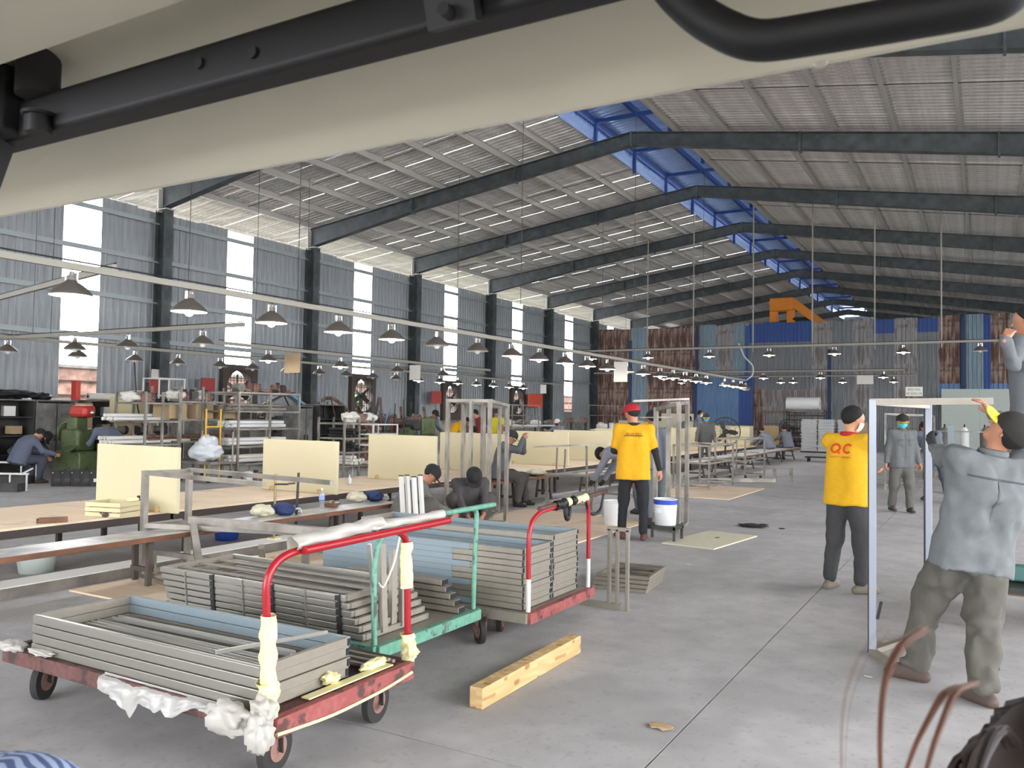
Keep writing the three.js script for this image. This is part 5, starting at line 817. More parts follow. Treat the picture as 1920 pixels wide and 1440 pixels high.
  tubeFrame('table_frame', 'long stainless frame standing on the bare floor past the plywood', [V(-5.24, 0, -21.0), V(-5.24, 0, -23.1), V(-6.0, 0, -23.1), V(-6.0, 0, -21.0)], { w: 0.04, top: 1.06, levels: [0.52, 0.08] });
  { const a = fp(1310, 905), b = fp(1452, 905), t = thing('floor_rack', 'low steel channel with a row of studs lying on the floor', 'steel channel', V((a.x + b.x) / 2, 0, (a.z + b.z) / 2)); wpart(t, 'channel', [bar(V(a.x, 0.06, a.z), V(b.x, 0.06, b.z), 0.12, 0.1)], M.tubeSteel); for (let k = 0; k < 6; k++) { const q = a.clone().lerp(b, k / 5); wpart(t, 'stud', cyl(V(q.x, 0.1, q.z - 0.1), V(q.x, 0.17, q.z - 0.1), 0.03, 0.03, 8), M.dark); } for (const d of [0, 0.5]) wpart(t, 'end_plate', box(0.08, 0.35, 0.06, b.x + d * 0.6, 0.175, b.z - d), M.tubeSteel); }
  { const p = fp(1293, 955), t = thing('steel_offcut', 'small steel box offcut on the bare floor near the frames', 'offcut', onY(1393, 880)); part(t, 'body', box(0.12, 0.12, 0.1, 0, 0.06, 0), M.machineGrey); }
}
// bucket on a dolly, white bucket
{
  let p = onY(1243, 1012); const d = thing('steel_dolly', 'low steel stand carrying the blue-banded bucket', 'stand', V(p.x, 0, p.z)); for (const x of [-0.2, 0.2]) for (const z of [-0.15, 0.15]) part(d, 'leg', box(0.03, 0.15, 0.03, x, 0.075, z), M.darkSteel); for (const z of [-0.15, 0.15]) part(d, 'rail', box(0.45, 0.04, 0.03, 0, 0.17, z), M.darkSteel); for (const x of [-0.2, 0.2]) part(d, 'rail', box(0.03, 0.04, 0.33, x, 0.17, 0), M.darkSteel); part(d, 'shelf', box(0.44, 0.01, 0.32, 0, 0.193, 0), M.darkSteel);
  const cv = document.createElement('canvas'); cv.width = 512; cv.height = 128; const c = cv.getContext('2d'); c.fillStyle = '#e3e4e6'; c.fillRect(0, 0, 512, 128); c.fillStyle = '#4a5a50'; c.font = 'italic bold 44px serif'; c.fillText('Y 0023 Lux', 40, 78); const tx = new THREE.CanvasTexture(cv); tx.colorSpace = THREE.SRGBColorSpace;
  const b = thing('paint_bucket', 'white paint bucket with a blue band and handwriting', 'bucket', V(p.x + 0.03, 0.199, p.z)); part(b, 'shell', lathe([[0, 0], [0.135, 0], [0.15, 0.28], [0.155, 0.33], [0.15, 0.335], [0.13, 0.01], [0, 0.01]], 32), M.whitePlastic); part(b, 'blue_band', lathe([[0.1525, 0.265], [0.157, 0.325]], 32), mat(0x2b44a8, 0.4)); part(b, 'handwriting', new THREE.CylinderGeometry(0.1475, 0.1465, 0.06, 24, 1, true, -1.6, 1.6).translate(0, 0.19, 0), mat(0xffffff, 0.5, 0, { map: tx }), true); part(b, 'contents', cyl(V(0, 0.29, 0), V(0, 0.3, 0), 0.146, 0.146, 24), M.machineGrey);
  p = onY(1152, 985); const w = thing('white_pail', 'plain white pail standing left of the red-capped man', 'bucket', V(p.x, 0.001, p.z)); part(w, 'shell', lathe([[0, 0], [0.14, 0], [0.165, 0.36], [0.16, 0.36], [0.135, 0.01], [0, 0.01]], 28), M.whitePlastic); part(w, 'rim', torus(0.163, 0.007, 0, 0.34, 0, 'y'), M.whitePlastic);
}
// tall frame held at the right
{
  const P1 = onY(1636, 1226), P2 = onY(1742, 1190), P3 = onY(1782, 1140);
  const t = thing('door_frame', 'tall aluminium door frame with pale film being held upright by the reaching man', 'frame', V(P1.x, 0, P1.z)), fm = M.aluFilm, y = 1.735;
  wpart(t, 'post', [rbox(0.045, y, 0.03, P1.x, y / 2, P1.z, 0.003, 1)], mat(0x8e949d, 0.4, 0.2)); wpart(t, 'post', rbox(0.045, y - 0.02, 0.03, P2.x, y / 2, P2.z, 0.003, 1), mat(0x8e949d, 0.4, 0.2)); wpart(t, 'post_edge', box(0.012, y - 0.03, 0.034, P2.x - 0.028, y / 2, P2.z), M.black); wpart(t, 'post_edge', box(0.006, y - 0.02, 0.034, P1.x - 0.0255, y / 2, P1.z), M.dark);
  wpart(t, 'top_rail', bar(V(P1.x - 0.02, y - 0.015, P1.z), onF(1862, 752, 6.35), 0.03, 0.045), M.aluDull); wpart(t, 'top_rail', bar(V(P1.x, y - 0.02, P1.z), V(P2.x, y - 0.03, P2.z), 0.035), M.aluDull);
  wpart(t, 'bottom_rail', bar(V(P1.x, 0.018, P1.z), onY(1712, 1270, 0.018), 0.045, 0.034), M.aluDull); wpart(t, 'bottom_rail', bar(V(P1.x, 0.018, P1.z), V(P2.x, 0.018, P2.z), 0.04, 0.034), M.aluDull);
  wpart(t, 'peeled_film', bar(V(P1.x + 0.03, 0.24, P1.z), V(P1.x + 0.055, 0.36, P1.z), 0.012, 0.02), M.black);
}
// work tables and vice at the right edge
{
  const p = onY(1965, 1250); const t = thing('vice_table', 'steel work table with a green vice at the right edge', 'table', V(p.x, 0, p.z)); for (const x of [-0.3, 0.3]) for (const z of [-0.25, 0.25]) part(t, 'leg', box(0.05, 0.5, 0.05, x, 0.25, z), M.darkSteel); part(t, 'top', box(0.75, 0.04, 0.6, 0, 0.52, 0), M.darkSteel);
  const v = thing('bench_vice', 'green bench vice clamped on the steel work table', 'vice', V(p.x - 0.12, 0.542, p.z + 0.05)); part(v, 'body', [rbox(0.22, 0.1, 0.12, 0, 0.06, 0, 0.015)], mat(0x3f6a66, 0.5)); part(v, 'jaw', rbox(0.05, 0.12, 0.13, -0.14, 0.075, 0, 0.01), M.darkSteel); part(v, 'screw', cyl(V(-0.28, 0.07, 0), V(-0.1, 0.07, 0), 0.012, 0.012, 10), M.chrome); part(v, 'handle', cyl(V(-0.27, 0.0, 0.03), V(-0.27, 0.15, -0.03), 0.007, 0.007, 8), M.chrome);
  const q = at(1965, 800, 6.6), w = thing('platform_table', 'sturdy low platform table at the right edge piled with metal parts', 'table', V(q.x, 0, q.z)); for (const x of [-0.5, 0.5]) for (const z of [-0.45, 0.45]) part(w, 'leg', box(0.06, 0.78, 0.06, x, 0.39, z), M.brown); part(w, 'top', box(1.2, 0.05, 1.1, 0, 0.805, 0), M.aluDull); part(w, 'lower_shelf', box(1.1, 0.03, 1.0, 0, 0.3, 0), M.brown);
  for (let k = 0; k < 5; k++) { const s = thing('metal_strip', 'loose metal strip on the lower shelf of the platform table', 'metal strip', V(q.x - 0.5 + k * 0.02, 0.318 + k * 0.026, q.z - 0.2 + k * 0.1), 0.2 * k, 'metal strips on the platform table'); part(s, 'strip', box(0.5, 0.025, 0.06, 0, 0.012, 0), k % 2 ? M.alu : M.machineRust); }
}
// ---------------------------------------------------------------- people in the hall
const GREY = 0x64676a, GREYB = 0x6c717a, YEL = 0xd49c0c;
{ // inspector in yellow polo, arms folded
  const p = person({ label: 'man in yellow polo shirt lettered QC with arms folded, dark grey trousers', pos: V(-1.12, 0, -8.25), turn: -0.42, h: 1.69, cell: 0.013, headYaw: -0.55, headPitch: 0.1, hand: { R: [-0.12, 1.1, -0.2], L: [0.05, 1.12, -0.26] }, elbow: { R: [1, -0.6, -0.2], L: [-1, -0.6, -0.2] }, foot: { L: [-0.16, 0.09, 0.03], R: [0.13, 0.09, -0.02] }, toe: { R: [0.5, 0, -0.8], L: [-0.1, 0, -1] }, top: { color: 0xd4a20a, collar: 0xa81e22, cuff: 0xb02320, sleeve: 0.72, hem: 0.13, ease: 0.026 }, legs: { color: 0x3a3a3b, ease: 0.026 }, shoes: 0x6f675c, mask: 0xd8dad8, hairR: 0.104, skin: 2 });
  backPrint(p, 'shirt_print', 0.24, 0.15, 0.145, (c, w, h) => { c.clearRect(0, 0, w, h); c.strokeStyle = '#c03a12'; c.lineWidth = w * 0.085; c.beginPath(); c.arc(w * 0.27, h * 0.37, w * 0.16, 0, 7); c.stroke(); c.beginPath(); c.moveTo(w * 0.33, h * 0.45); c.lineTo(w * 0.45, h * 0.7); c.stroke(); c.beginPath(); c.arc(w * 0.76, h * 0.37, w * 0.16, 0.75, Math.PI * 2 - 0.75); c.stroke(); c.fillStyle = 'rgba(176,70,20,0.75)'; c.font = 'bold ' + Math.round(h * 0.15) + 'px sans-serif'; c.textAlign = 'center'; c.fillText('QUALITY CONTROL', w / 2, h * 0.96, w * 0.96); }, 'red QC lettering');
}
{ // man in red cap
  const p = person({ label: 'man in bright yellow t-shirt and red cap with black sleeves and black trousers', pos: V(-3.95, 0, -10.1), turn: 0.32, h: 1.72, cell: 0.015, headYaw: 0.85, headPitch: 0.12, hand: { R: [0.36, 0.8, -0.04], L: [-0.16, 1.1, -0.28] }, foot: { L: [-0.15, 0.09, -0.03], R: [0.14, 0.09, 0.06] }, toe: { L: [-0.5, 0, -0.85], R: [0.1, 0, -1] }, top: { color: 0xd8a008, collar: 0x2a211e, sleeve: 0.75, hem: 0.17, ease: 0.034 }, legs: { color: 0x1b1b1e, ease: 0.018 }, shoes: 0x5a3230, cap: 0xa31526, armSleeve: 0x17171a, skin: 0 });
  backPrint(p, 'shirt_print', 0.26, 0.075, 0.13, (c, w, h) => { c.clearRect(0, 0, w, h); c.fillStyle = '#6a3a20'; c.textAlign = 'center'; c.font = 'bold ' + Math.round(h * 0.52) + 'px serif'; c.fillText('TRAN DUC', w / 2, h * 0.46, w * 0.92); c.fillStyle = '#4a2418'; c.fillRect(w * 0.04, h * 0.55, w * 0.92, h * 0.14); c.fillStyle = '#8a6a20'; c.font = Math.round(h * 0.2) + 'px sans-serif'; c.fillText('furnishings', w * 0.74, h * 0.92, w * 0.4); }, 'dark brown TRAN DUC lettering');
}
// man reaching up with the tall frame
{ const p = person({ label: 'man in grey work shirt and cap with yellow visor reaching up to the tall frame', pos: V(-0.1, 0, -5.68), turn: 0.42, h: 1.72, cell: 0.011, wrinkle: 0.022, lean: 0.16, bend: -0.1, curl: 0.04, twist: -0.05, pelvis: [0.03, 0.88, 0.04], headYaw: 0.75, headPitch: -0.85, handW: { L: at(1748, 838, 5.45), R: at(1862, 778, 5.25) }, handDir: { L: [-0.1, 0.8, -0.5], R: [-0.5, 0.75, -0.1] }, grip: { L: 0.9, R: 0.35 }, elbow: { L: [-0.8, -1, 0.0], R: [0.8, 0.2, 0.5] }, foot: { L: [-0.24, 0.09, -0.14], R: [-0.02, 0.09, 0.26] }, toe: { L: [-0.8, 0, -0.5], R: [-0.4, 0, -0.8] }, top: { color: 0x686c6c, hem: 0.17, ease: 0.045 }, legs: { color: 0x55524a, ease: 0.042 }, shoes: 0x4a3c34, cap: 0x26221f, visor: 0xe8d23a, skin: 0, hairR: 0.102, hairLow: 0.1, glove: { L: mat(0x2a2a2c, 0.9) } });
  shirtPatch(p, 'yoke_seam', 1, 0, 0.13, 0.34, 0.012, clothMat(0x45484a), 0.003); shirtPatch(p, 'centre_pleat', 1, 0, 0.26, 0.014, 0.24, clothMat(0x606364), 0.003); }
// worker on the platform table, cut off by the edge
{ const q = at(1965, 800, 6.6); person({ label: 'man in grey work shirt standing on the platform table with one forearm raised', pos: V(q.x - 0.08, 0.832, q.z), turn: 1.0, h: 1.68, cell: 0.016, wrinkle: 0.013, handW: { R: at(1985, 640, 6.5), L: at(1885, 636, 6.35) }, elbow: { L: [-1, -0.9, 0.4], R: [0.4, 0.2, 1] }, handDir: { L: [0.6, 0.7, 0] }, top: { color: GREY, ease: 0.04 }, legs: { color: 0x4a4f54, ease: 0.03 }, headYaw: 0.3 }); }
// masked man walking, man behind the posts
{ const p = person({ label: 'man in grey work suit with turquoise face mask and black cap walking toward the camera', pos: V(-1.27, 0, -15.85), turn: -2.55, h: 1.66, cell: 0.017, headYaw: -0.35, headPitch: 0.1, foot: { L: [-0.1, 0.09, -0.1], R: [0.1, 0.09, 0.14] }, toe: { L: [0.1, 0, -1], R: [0.1, 0, -1] }, hand: { L: [-0.3, 0.8, -0.08], R: [0.28, 0.8, 0.0] }, top: { color: 0x606262, ease: 0.042, hem: 0.14 }, legs: { color: 0x5c5a54, ease: 0.03 }, shoes: 0x3a3430, cap: 0x23201c, visor: 0xb79a3c, mask: 0x46c0c4, skin: 0 });
  for (const d of [-1, 1]) { shirtPatch(p, 'pocket', -1, 0.085 * d, 0.2, 0.1, 0.11, clothMat(0x5c5d5d)); shirtPatch(p, 'pocket_flap', -1, 0.085 * d, 0.15, 0.11, 0.035, clothMat(0x525353), 0.007); }
  shirtPatch(p, 'placket', -1, 0, 0.3, 0.03, 0.5, clothMat(0x565757)); }
person({ label: 'man in blue-grey shirt bending forward behind the frame posts', pos: V(-0.85, 0, -18.2), turn: 0.5, h: 1.68, cell: 0.02, bend: 0.45, curl: 0.3, foot: { L: [-0.1, 0.09, -0.14], R: [0.14, 0.09, 0.24] }, hand: { L: [-0.2, 0.75, -0.5], R: [0.22, 0.8, -0.45] }, top: { color: 0x646a76, ease: 0.035 }, legs: { color: 0x48505c }, cap: 0x2a2622, shoes: 0x35302c });
// seated man with hands at his face
person({ label: 'man in grey work clothes seated on the bench with both hands raised to his face', pos: V(-7.3, 0, -12.5), turn: -1.25, h: 1.68, cell: 0.015, wrinkle: 0.012, pelvis: [0, 0.56, 0.08], bend: 0.12, curl: 0.25, headPitch: 0.15, foot: { L: [-0.16, 0.09, -0.36], R: [0.14, 0.09, -0.28] }, hand: { R: [0.06, 1.18, -0.36], L: [-0.08, 1.16, -0.34] }, elbow: { R: [0.6, -1, -0.4], L: [-0.6, -1, -0.4] }, top: { color: 0x585a5e, ease: 0.04 }, legs: { color: 0x504c48, ease: 0.03 }, shoes: 0x1f1c1a, cap: 0x2c2a28, visor: 0xc9bf74, skin: 0 });
// squatting men
person({ label: 'man in dark grey jacket and black cap squatting and looking down', pos: V(-6.0, 0, -9.35), turn: -2.35, h: 1.66, cell: 0.014, wrinkle: 0.012, pelvis: [0, 0.3, 0.14], bend: 0.5, curl: 0.35, headPitch: 0.15, foot: { L: [-0.16, 0.09, -0.1], R: [0.16, 0.09, -0.1] }, knee: { L: [-0.5, 1, -1], R: [0.5, 1, -1] }, hand: { R: [0.12, 0.3, -0.5], L: [-0.1, 0.32, -0.5] }, top: { color: 0x4a4848, ease: 0.04, hem: 0.05 }, legs: { color: 0x48443e, ease: 0.03 }, shoes: 0x2c2724, cap: 0x1c1a1a, visor: 0x1c1a1a, skin: 0 });
person({ label: 'man in grey overalls and black cap crouching with his back turned', pos: V(-6.22, 0, -8.3), turn: -0.75, h: 1.66, cell: 0.014, wrinkle: 0.012, pelvis: [0, 0.3, 0.1], bend: 0.42, curl: 0.3, headPitch: 0.1, headYaw: -0.25, foot: { L: [-0.16, 0.09, -0.15], R: [0.16, 0.09, -0.15] }, knee: { L: [-0.5, 1, -1], R: [0.5, 1, -1] }, hand: { R: [0.14, 0.35, -0.52], L: [-0.12, 0.35, -0.52] }, top: { color: 0x605e5a, ease: 0.045, hem: 0.05 }, legs: { color: 0x54504a, ease: 0.03 }, shoes: 0x2c2724, cap: 0x191716, skin: 0 });
// workers behind the red-capped man
person({ label: 'man in grey work suit standing behind the tall posts next to the red-capped man', pos: V(-4.3, 0, -11.9), turn: 1.0, h: 1.64, cell: 0.018, headPitch: 0.2, hand: { L: [-0.25, 0.95, -0.3], R: [0.2, 0.85, -0.25] }, top: { color: GREYB, ease: 0.035 }, legs: { color: 0x606468 }, cap: 0x25201d, visor: 0xd8c860, skin: 0 });
person({ label: 'man in pale grey shirt bent double over the steel tubes', pos: V(-5.0, 0, -12.6), turn: 1.5, h: 1.66, cell: 0.018, bend: 1.15, curl: 0.35, headPitch: 0.3, pelvis: [0, 0.88, 0.15], foot: { L: [-0.14, 0.09, -0.1], R: [0.14, 0.09, 0.12] }, hand: { L: [-0.2, 0.42, -0.62], R: [0.16, 0.4, -0.6] }, top: { color: 0x848892, ease: 0.035 }, legs: { color: 0x5c5e64 }, cap: 0x201d1c, glove: { L: mat(0x2b2725, 0.9), R: mat(0x2b2725, 0.9) } });
// far workers
person({ label: 'masked worker in grey leaning over the bench before the round fan', pos: V(-7.32, 0, -24.5), turn: -2.7, h: 1.7, cell: 0.024, bend: 0.3, curl: 0.15, headPitch: -0.3, hand: { R: [0.3, 0.85, -0.35], L: [-0.3, 0.78, -0.15] }, top: { color: 0x5a5856, ease: 0.035 }, legs: { color: 0x565452 }, cap: 0x2a2622, visor: 0xd8c860, mask: 0x58b8cc });
person({ label: 'worker in grey seated on the far bench reaching left before the white screen', pos: V(-6.95, 0, -31.2), turn: 1.25, h: 1.68, cell: 0.026, pelvis: [0, 0.56, 0.1], bend: 0.4, curl: 0.25, foot: { L: [-0.15, 0.09, -0.35], R: [0.14, 0.09, -0.3] }, hand: { L: [-0.15, 0.6, -0.62], R: [0.2, 0.62, -0.55] }, top: { color: 0x747a84, ease: 0.035 }, legs: { color: 0x5c5e64 }, cap: 0x25221f });
person({ label: 'worker in grey seated at the end of the far bench', pos: V(-6.6, 0, -32.8), turn: 1.0, h: 1.68, cell: 0.026, pelvis: [0, 0.56, 0.1], bend: 0.22, curl: 0.25, foot: { L: [-0.15, 0.09, -0.35], R: [0.14, 0.09, -0.3] }, hand: { L: [-0.1, 0.75, -0.5], R: [0.2, 0.7, -0.45] }, top: { color: 0x6e727a, ease: 0.035 }, legs: { color: 0x54585c }, cap: 0x25221f });
person({ label: 'worker in grey with white mask standing behind the round fan', pos: V(-9.6, 0, -31.0), turn: -1.2, h: 1.82, cell: 0.026, bend: 0.15, hand: { R: [0.3, 0.9, -0.35] }, top: { color: 0x6a6e78, ease: 0.035 }, mask: 0xd8d8d6, legs: { color: 0x54585c } });
person({ label: 'worker in dark cap stooping beside the standing worker behind the fan', pos: V(-10.3, 0, -31.2), turn: -0.9, h: 1.68, cell: 0.028, bend: 0.4, curl: 0.2, top: { color: 0x5e626c, ease: 0.035 }, legs: { color: 0x54585c }, cap: 0x1c1a1a });
const wk = (label, px, py, X, o) => { const p = onX(px, py, X); person({ label, pos: V(X, 0, p.z), cell: 0.026, ...o }); };
wk('worker in yellow shirt bending over a machine table behind the boards', 842, 800, -13.2, { turn: -0.7, bend: 0.6, curl: 0.3, headPitch: 0.2, hand: { L: [-0.2, 0.9, -0.55], R: [0.25, 0.9, -0.5] }, top: { color: YEL, sleeve: 0.7, ease: 0.03 }, legs: { color: 0x33333a } });
wk('worker in dark red jacket standing among the posts behind the boards', 908, 800, -12.2, { turn: 2.2, h: 1.72, bend: 0.25, curl: 0.2, top: { color: 0x6e1e24, ease: 0.045 }, legs: { color: 0x26262a } });
wk('worker in yellow vest facing the camera beside the dark red jacket', 930, 800, -13.6, { turn: -2.6, h: 1.7, top: { color: 0xd2c016, sleeve: 0.6, ease: 0.03 }, hand: { L: [-0.2, 1.0, -0.4], R: [0.2, 1.0, -0.4] }, legs: { color: 0x2b2b30 }, cap: 0x3a3640 });
wk('worker in grey standing by the grinding machines near a dark column', 800, 800, -15.4, { turn: -1.6, h: 1.72, bend: 0.35, curl: 0.2, hand: { L: [-0.2, 0.95, -0.5], R: [0.25, 0.95, -0.5] }, top: { color: 0x646a72, ease: 0.035 }, legs: { color: 0x54585c }, cap: 0x2a2622 });
wk('worker in white helmet and mask sitting at a stool by the left wall', 1045, 800, -14.0, { turn: 2.9, h: 1.7, pelvis: [0, 0.62, 0.1], bend: 0.1, foot: { L: [-0.18, 0.09, -0.35], R: [0.18, 0.09, -0.35] }, hand: { L: [-0.3, 0.85, -0.3], R: [0.35, 1.0, -0.3] }, top: { color: 0x868a90, ease: 0.035 }, legs: { color: 0x70747a }, cap: 0xe8e6e0, mask: 0x2a2a2c });
// left: three at the green machine
person({ label: 'worker in blue-grey shirt bending over the green press machine', pos: V(-16.35, 0, -11.25), turn: 1.45, h: 1.7, cell: 0.018, bend: 1.05, curl: 0.3, headPitch: 0.2, pelvis: [0, 0.9, 0.1], foot: { L: [-0.15, 0.09, 0], R: [0.15, 0.09, 0.15] }, hand: { L: [-0.22, 0.8, -0.62], R: [0.18, 0.75, -0.6] }, top: { color: 0x5c6272, ease: 0.035 }, legs: { color: 0x444854 }, cap: 0x2a2022 });
person({ label: 'worker in blue-grey shirt crouching with his back turned beside the green press', pos: V(-17.25, 0, -9.85), turn: -0.1, h: 1.7, cell: 0.018, pelvis: [0, 0.5, 0.1], bend: 0.35, curl: 0.45, headPitch: 0.25, foot: { L: [-0.2, 0.09, -0.25], R: [0.2, 0.09, -0.25] }, hand: { R: [0.3, 0.6, -0.5], L: [-0.2, 0.6, -0.5] }, top: { color: 0x565c6c, ease: 0.045 }, legs: { color: 0x3a3e4a, ease: 0.03 }, cap: 0x17181c });
person({ label: 'worker in dark green shirt stooping low at the far side of the green press', pos: V(-18.4, 0, -10.5), turn: -0.9, h: 1.7, cell: 0.02, pelvis: [0, 0.6, 0.1], bend: 0.75, curl: 0.4, headPitch: 0.2, foot: { L: [-0.2, 0.09, -0.15], R: [0.2, 0.09, -0.15] }, hand: { R: [0.3, 0.5, -0.6], L: [-0.2, 0.5, -0.6] }, top: { color: 0x2f3a36, ease: 0.045 }, legs: { color: 0x2c2e33 }, cap: 0x15161a });
// ---------------------------------------------------------------- workshop along the left wall
const fOn = (px, X) => -onX(px, 800, X).z;
function cabinet(label, pa, pb, X, H, kind) {
  const f0 = fOn(pa, X), f1 = fOn(pb, X), L = f1 - f0, D = 0.6, t = thing('cabinet', label, 'cabinet', V(X - D / 2, 0, -(f0 + f1) / 2));
  const m = kind === 'dark' ? M.cabinetDark : M.cabinet, w = 0.03;
  part(t, 'back', box(0.02, H, L, -D / 2, H / 2, 0), m); for (const d of [-1, 1]) part(t, 'side', box(D, H, w, 0, H / 2, d * (L / 2 - w / 2)), m); part(t, 'top', box(D + 0.04, 0.03, L + 0.02, 0, H + 0.015, 0), M.machineGrey); part(t, 'bottom', box(D, 0.06, L, 0, 0.03, 0), m);
  if (kind !== 'closed') for (const y of [0.5, 0.95, 1.4]) part(t, 'shelf', box(D - 0.03, 0.025, L - 2 * w, 0, y * H / 1.8, 0), m);
  else { for (const d of [-1, 1]) { const dr = part(t, 'door', box(0.025, H - 0.1, L / 2 - 0.03, D / 2, H / 2, d * L / 4), M.cabinet); part(dr, 'handle', box(0.02, 0.14, 0.02, D / 2 + 0.025, H / 2, d * 0.06), M.darkSteel); } }
  if (kind === 'doors') for (const [d, a] of [[-1, -1.2], [1, 1.2]]) { const g = box(0.02, H - 0.1, 0.45, 0, H / 2, d * -0.0); const dr = part(t, 'door', g, M.cardboard); dr.position.set(D / 2 + 0.06, 0, d * (L / 2 + 0.2)); }
  return t;
}
const c1 = cabinet('dark open cabinet heaped with a black tarpaulin', -40, 64, -19.2, 1.72, 'dark');
const c2 = cabinet('grey closed steel cabinet behind the green press', 67, 143, -19.2, 1.72, 'closed');
const c3 = cabinet('open steel cabinet with pale swung-out doors', 168, 221, -19.2, 1.74, 'doors');
{
  let t = thing('tarpaulin', 'black crumpled tarpaulin heaped on the dark cabinet', 'tarpaulin', V(-19.4, 1.75, -fOn(20, -19.2))); part(t, 'cloth', [crumple(0.25, 0, 0.1, 0, 1, 0.5, 2.4, 5), crumple(0.2, 0.1, 0.08, -0.7, 1, 0.5, 1.5, 9)], M.black);
  t = thing('paper_roll', 'white paper roll lying on the open steel cabinet', 'roll', V(-19.4, 1.772, -fOn(200, -19.2))); part(t, 'roll', cyl(V(0, 0.09, -0.4), V(0, 0.09, 0.4), 0.09, 0.09, 18), M.paper); part(t, 'core', cyl(V(0, 0.09, -0.405), V(0, 0.09, 0.405), 0.035, 0.035, 12), M.dark);
  t = thing('fire_box', 'narrow red box standing on the closed steel cabinet', 'box', V(-19.2, 1.752, -fOn(140, -19.2))); part(t, 'case', rbox(0.2, 0.45, 0.12, 0, 0.226, 0, 0.01), M.machineRed); part(t, 'lid', box(0.21, 0.03, 0.13, 0, 0.46, 0), M.machineRed);
  t = thing('long_boards', 'pale boards lying flat along the cabinet tops', 'boards', V(-19.45, 1.752, -fOn(100, -19.2))); part(t, 'board', box(0.3, 0.03, 1.4, 0, 0.015, 0), M.whiteBeam); part(t, 'board', box(0.25, 0.02, 1.2, 0.02, 0.042, -0.05), M.paper);
  // stuff on shelves
  for (const [c, n] of [[c1, 6], [c3, 5]]) for (let k = 0; k < n; k++) { const y = [0.5, 0.95, 1.4][k % 3] * (c === c1 ? 1.72 : 1.74) / 1.8 + 0.013, s = thing('parts_box', c === c1 ? 'grimy parts box on a shelf of the dark open cabinet' : 'parts box on a shelf of the cabinet with pale doors', 'box', V(c.position.x + 0.05, y, c.position.z + rr(-0.3, 0.3) + (k < 3 ? -0.25 : 0.25)), rr(-0.3, 0.3), c === c1 ? 'boxes in the dark cabinet' : 'boxes in the cabinet with doors'); part(s, 'box', rbox(0.26, rr(0.14, 0.26), 0.24, 0, 0.11, 0, 0.01, 1).translate(0, 0.015, 0), [M.machineGrey, M.cardboard, M.white, M.machineRust][k % 4]); part(s, 'lid', box(0.27, 0.012, 0.25, 0, 0.01, 0), M.dark); }
}
{ // green press with red hood
  const p = V(-17.55, 0, -11.25), t = thing('press_machine', 'olive green press machine with a red rounded hood', 'machine', p, 0.15);
  part(t, 'base', rbox(0.75, 0.62, 0.6, 0, 0.31, 0, 0.04), M.machineGreen); part(t, 'body', rbox(0.55, 0.5, 0.5, -0.02, 0.86, 0, 0.08), M.machineGreen); part(t, 'neck', rbox(0.3, 0.35, 0.35, -0.12, 1.2, -0.05, 0.06), M.machineGreen); part(t, 'hood', rbox(0.5, 0.28, 0.34, 0.02, 1.5, -0.06, 0.1), M.machineRed); part(t, 'flywheel', cyl(V(-0.34, 1.02, 0), V(-0.4, 1.02, 0), 0.24, 0.24, 24), M.machineGreen); for (const x of [-0.3, 0.32]) part(t, 'knob', ball(0.05, x, 1.47, -0.05), M.chrome); part(t, 'chute', box(0.3, 0.03, 0.3, 0.15, 0.68, 0.4, 0, 0.4), M.machineGreen);
}
for (let k = 0; k < 6; k++) { const p = onY(98 + k * 18, 911), t = thing('steel_mould', 'dark steel mould block before the green press, ' + ORD[k] + ' from the angle stands', 'mould', V(p.x + 0.05, 0.001, p.z - 0.1), 0.9, 'mould blocks on the floor'); part(t, 'block', rbox(0.24, 0.34 - (k % 2) * 0.04, 0.3, 0, 0.16, 0, 0.008, 1), M.dark); part(t, 'tag', box(0.1, 0.07, 0.004, 0, 0.12, 0.152), k === 4 ? M.white : M.darkSteel); for (const x of [-0.09, 0.09]) part(t, 'bolt', ball(0.014, x, 0.27, 0.15), M.chrome); }
for (const [i, [px, py]] of [[30, 905], [8, 920]].entries()) { const p = onY(px, py), t = thing('angle_stand', i ? 'low white angle-iron stand nearer the aisle' : 'white angle-iron stand on the floor behind the low one', 'stand', p, 0.5); part(t, 'rail', box(0.9, 0.035, 0.05, 0, 0.42 - i * 0.1, 0), M.white); for (const x of [-0.42, 0.1, 0.42]) part(t, 'leg', box(0.025, 0.42 - i * 0.1, 0.025, x, 0.2 - i * 0.05, 0), M.white); part(t, 'brace', bar(V(0.3, 0.41 - i * 0.1, 0), V(0.44, 0.52 - i * 0.1, -0.15), 0.025), M.white); part(t, 'tray', box(0.8, 0.16, 0.3, 0, 0.08, 0.1), M.darkSteel); }
// notice boards on the wall
for (const [label, pa, pb, ya, yb, m, paper] of [['dark red notice board with a white sheet above it by the column', 281, 302, 712, 745, M.signRed, 1], ['dark red notice board leaning beside the first exhaust fan', 378, 402, 708, 745, M.signRed, 0], ['dark red notice board hung between the far exhaust fans', 809, 827, 733, 757, M.signRed, 0], ['orange-red notice board with a blank face near the far wall', 990, 1017, 738, 764, M.signOrange, 0]]) {
  const a = onX(pa, ya, -20.15), b = onX(pb, yb, -20.15), t = thing('notice_board', label, 'sign', V(-20.15, (a.y + b.y) / 2, (a.z + b.z) / 2)), h = a.y - b.y, w = Math.abs(a.z - b.z); part(t, 'board', box(0.03, h, w), m); part(t, 'bracket', [box(0.42, 0.03, 0.03, -0.2, h * 0.4, 0)], M.girt); part(t, 'post', box(0.04, a.y - h, 0.04, 0, -h / 2 - (a.y - h) / 2, 0), M.girt); if (paper) part(t, 'paper', box(0.01, 0.28, 0.3, 0.005, h / 2 + 0.16, 0), M.paper);
}
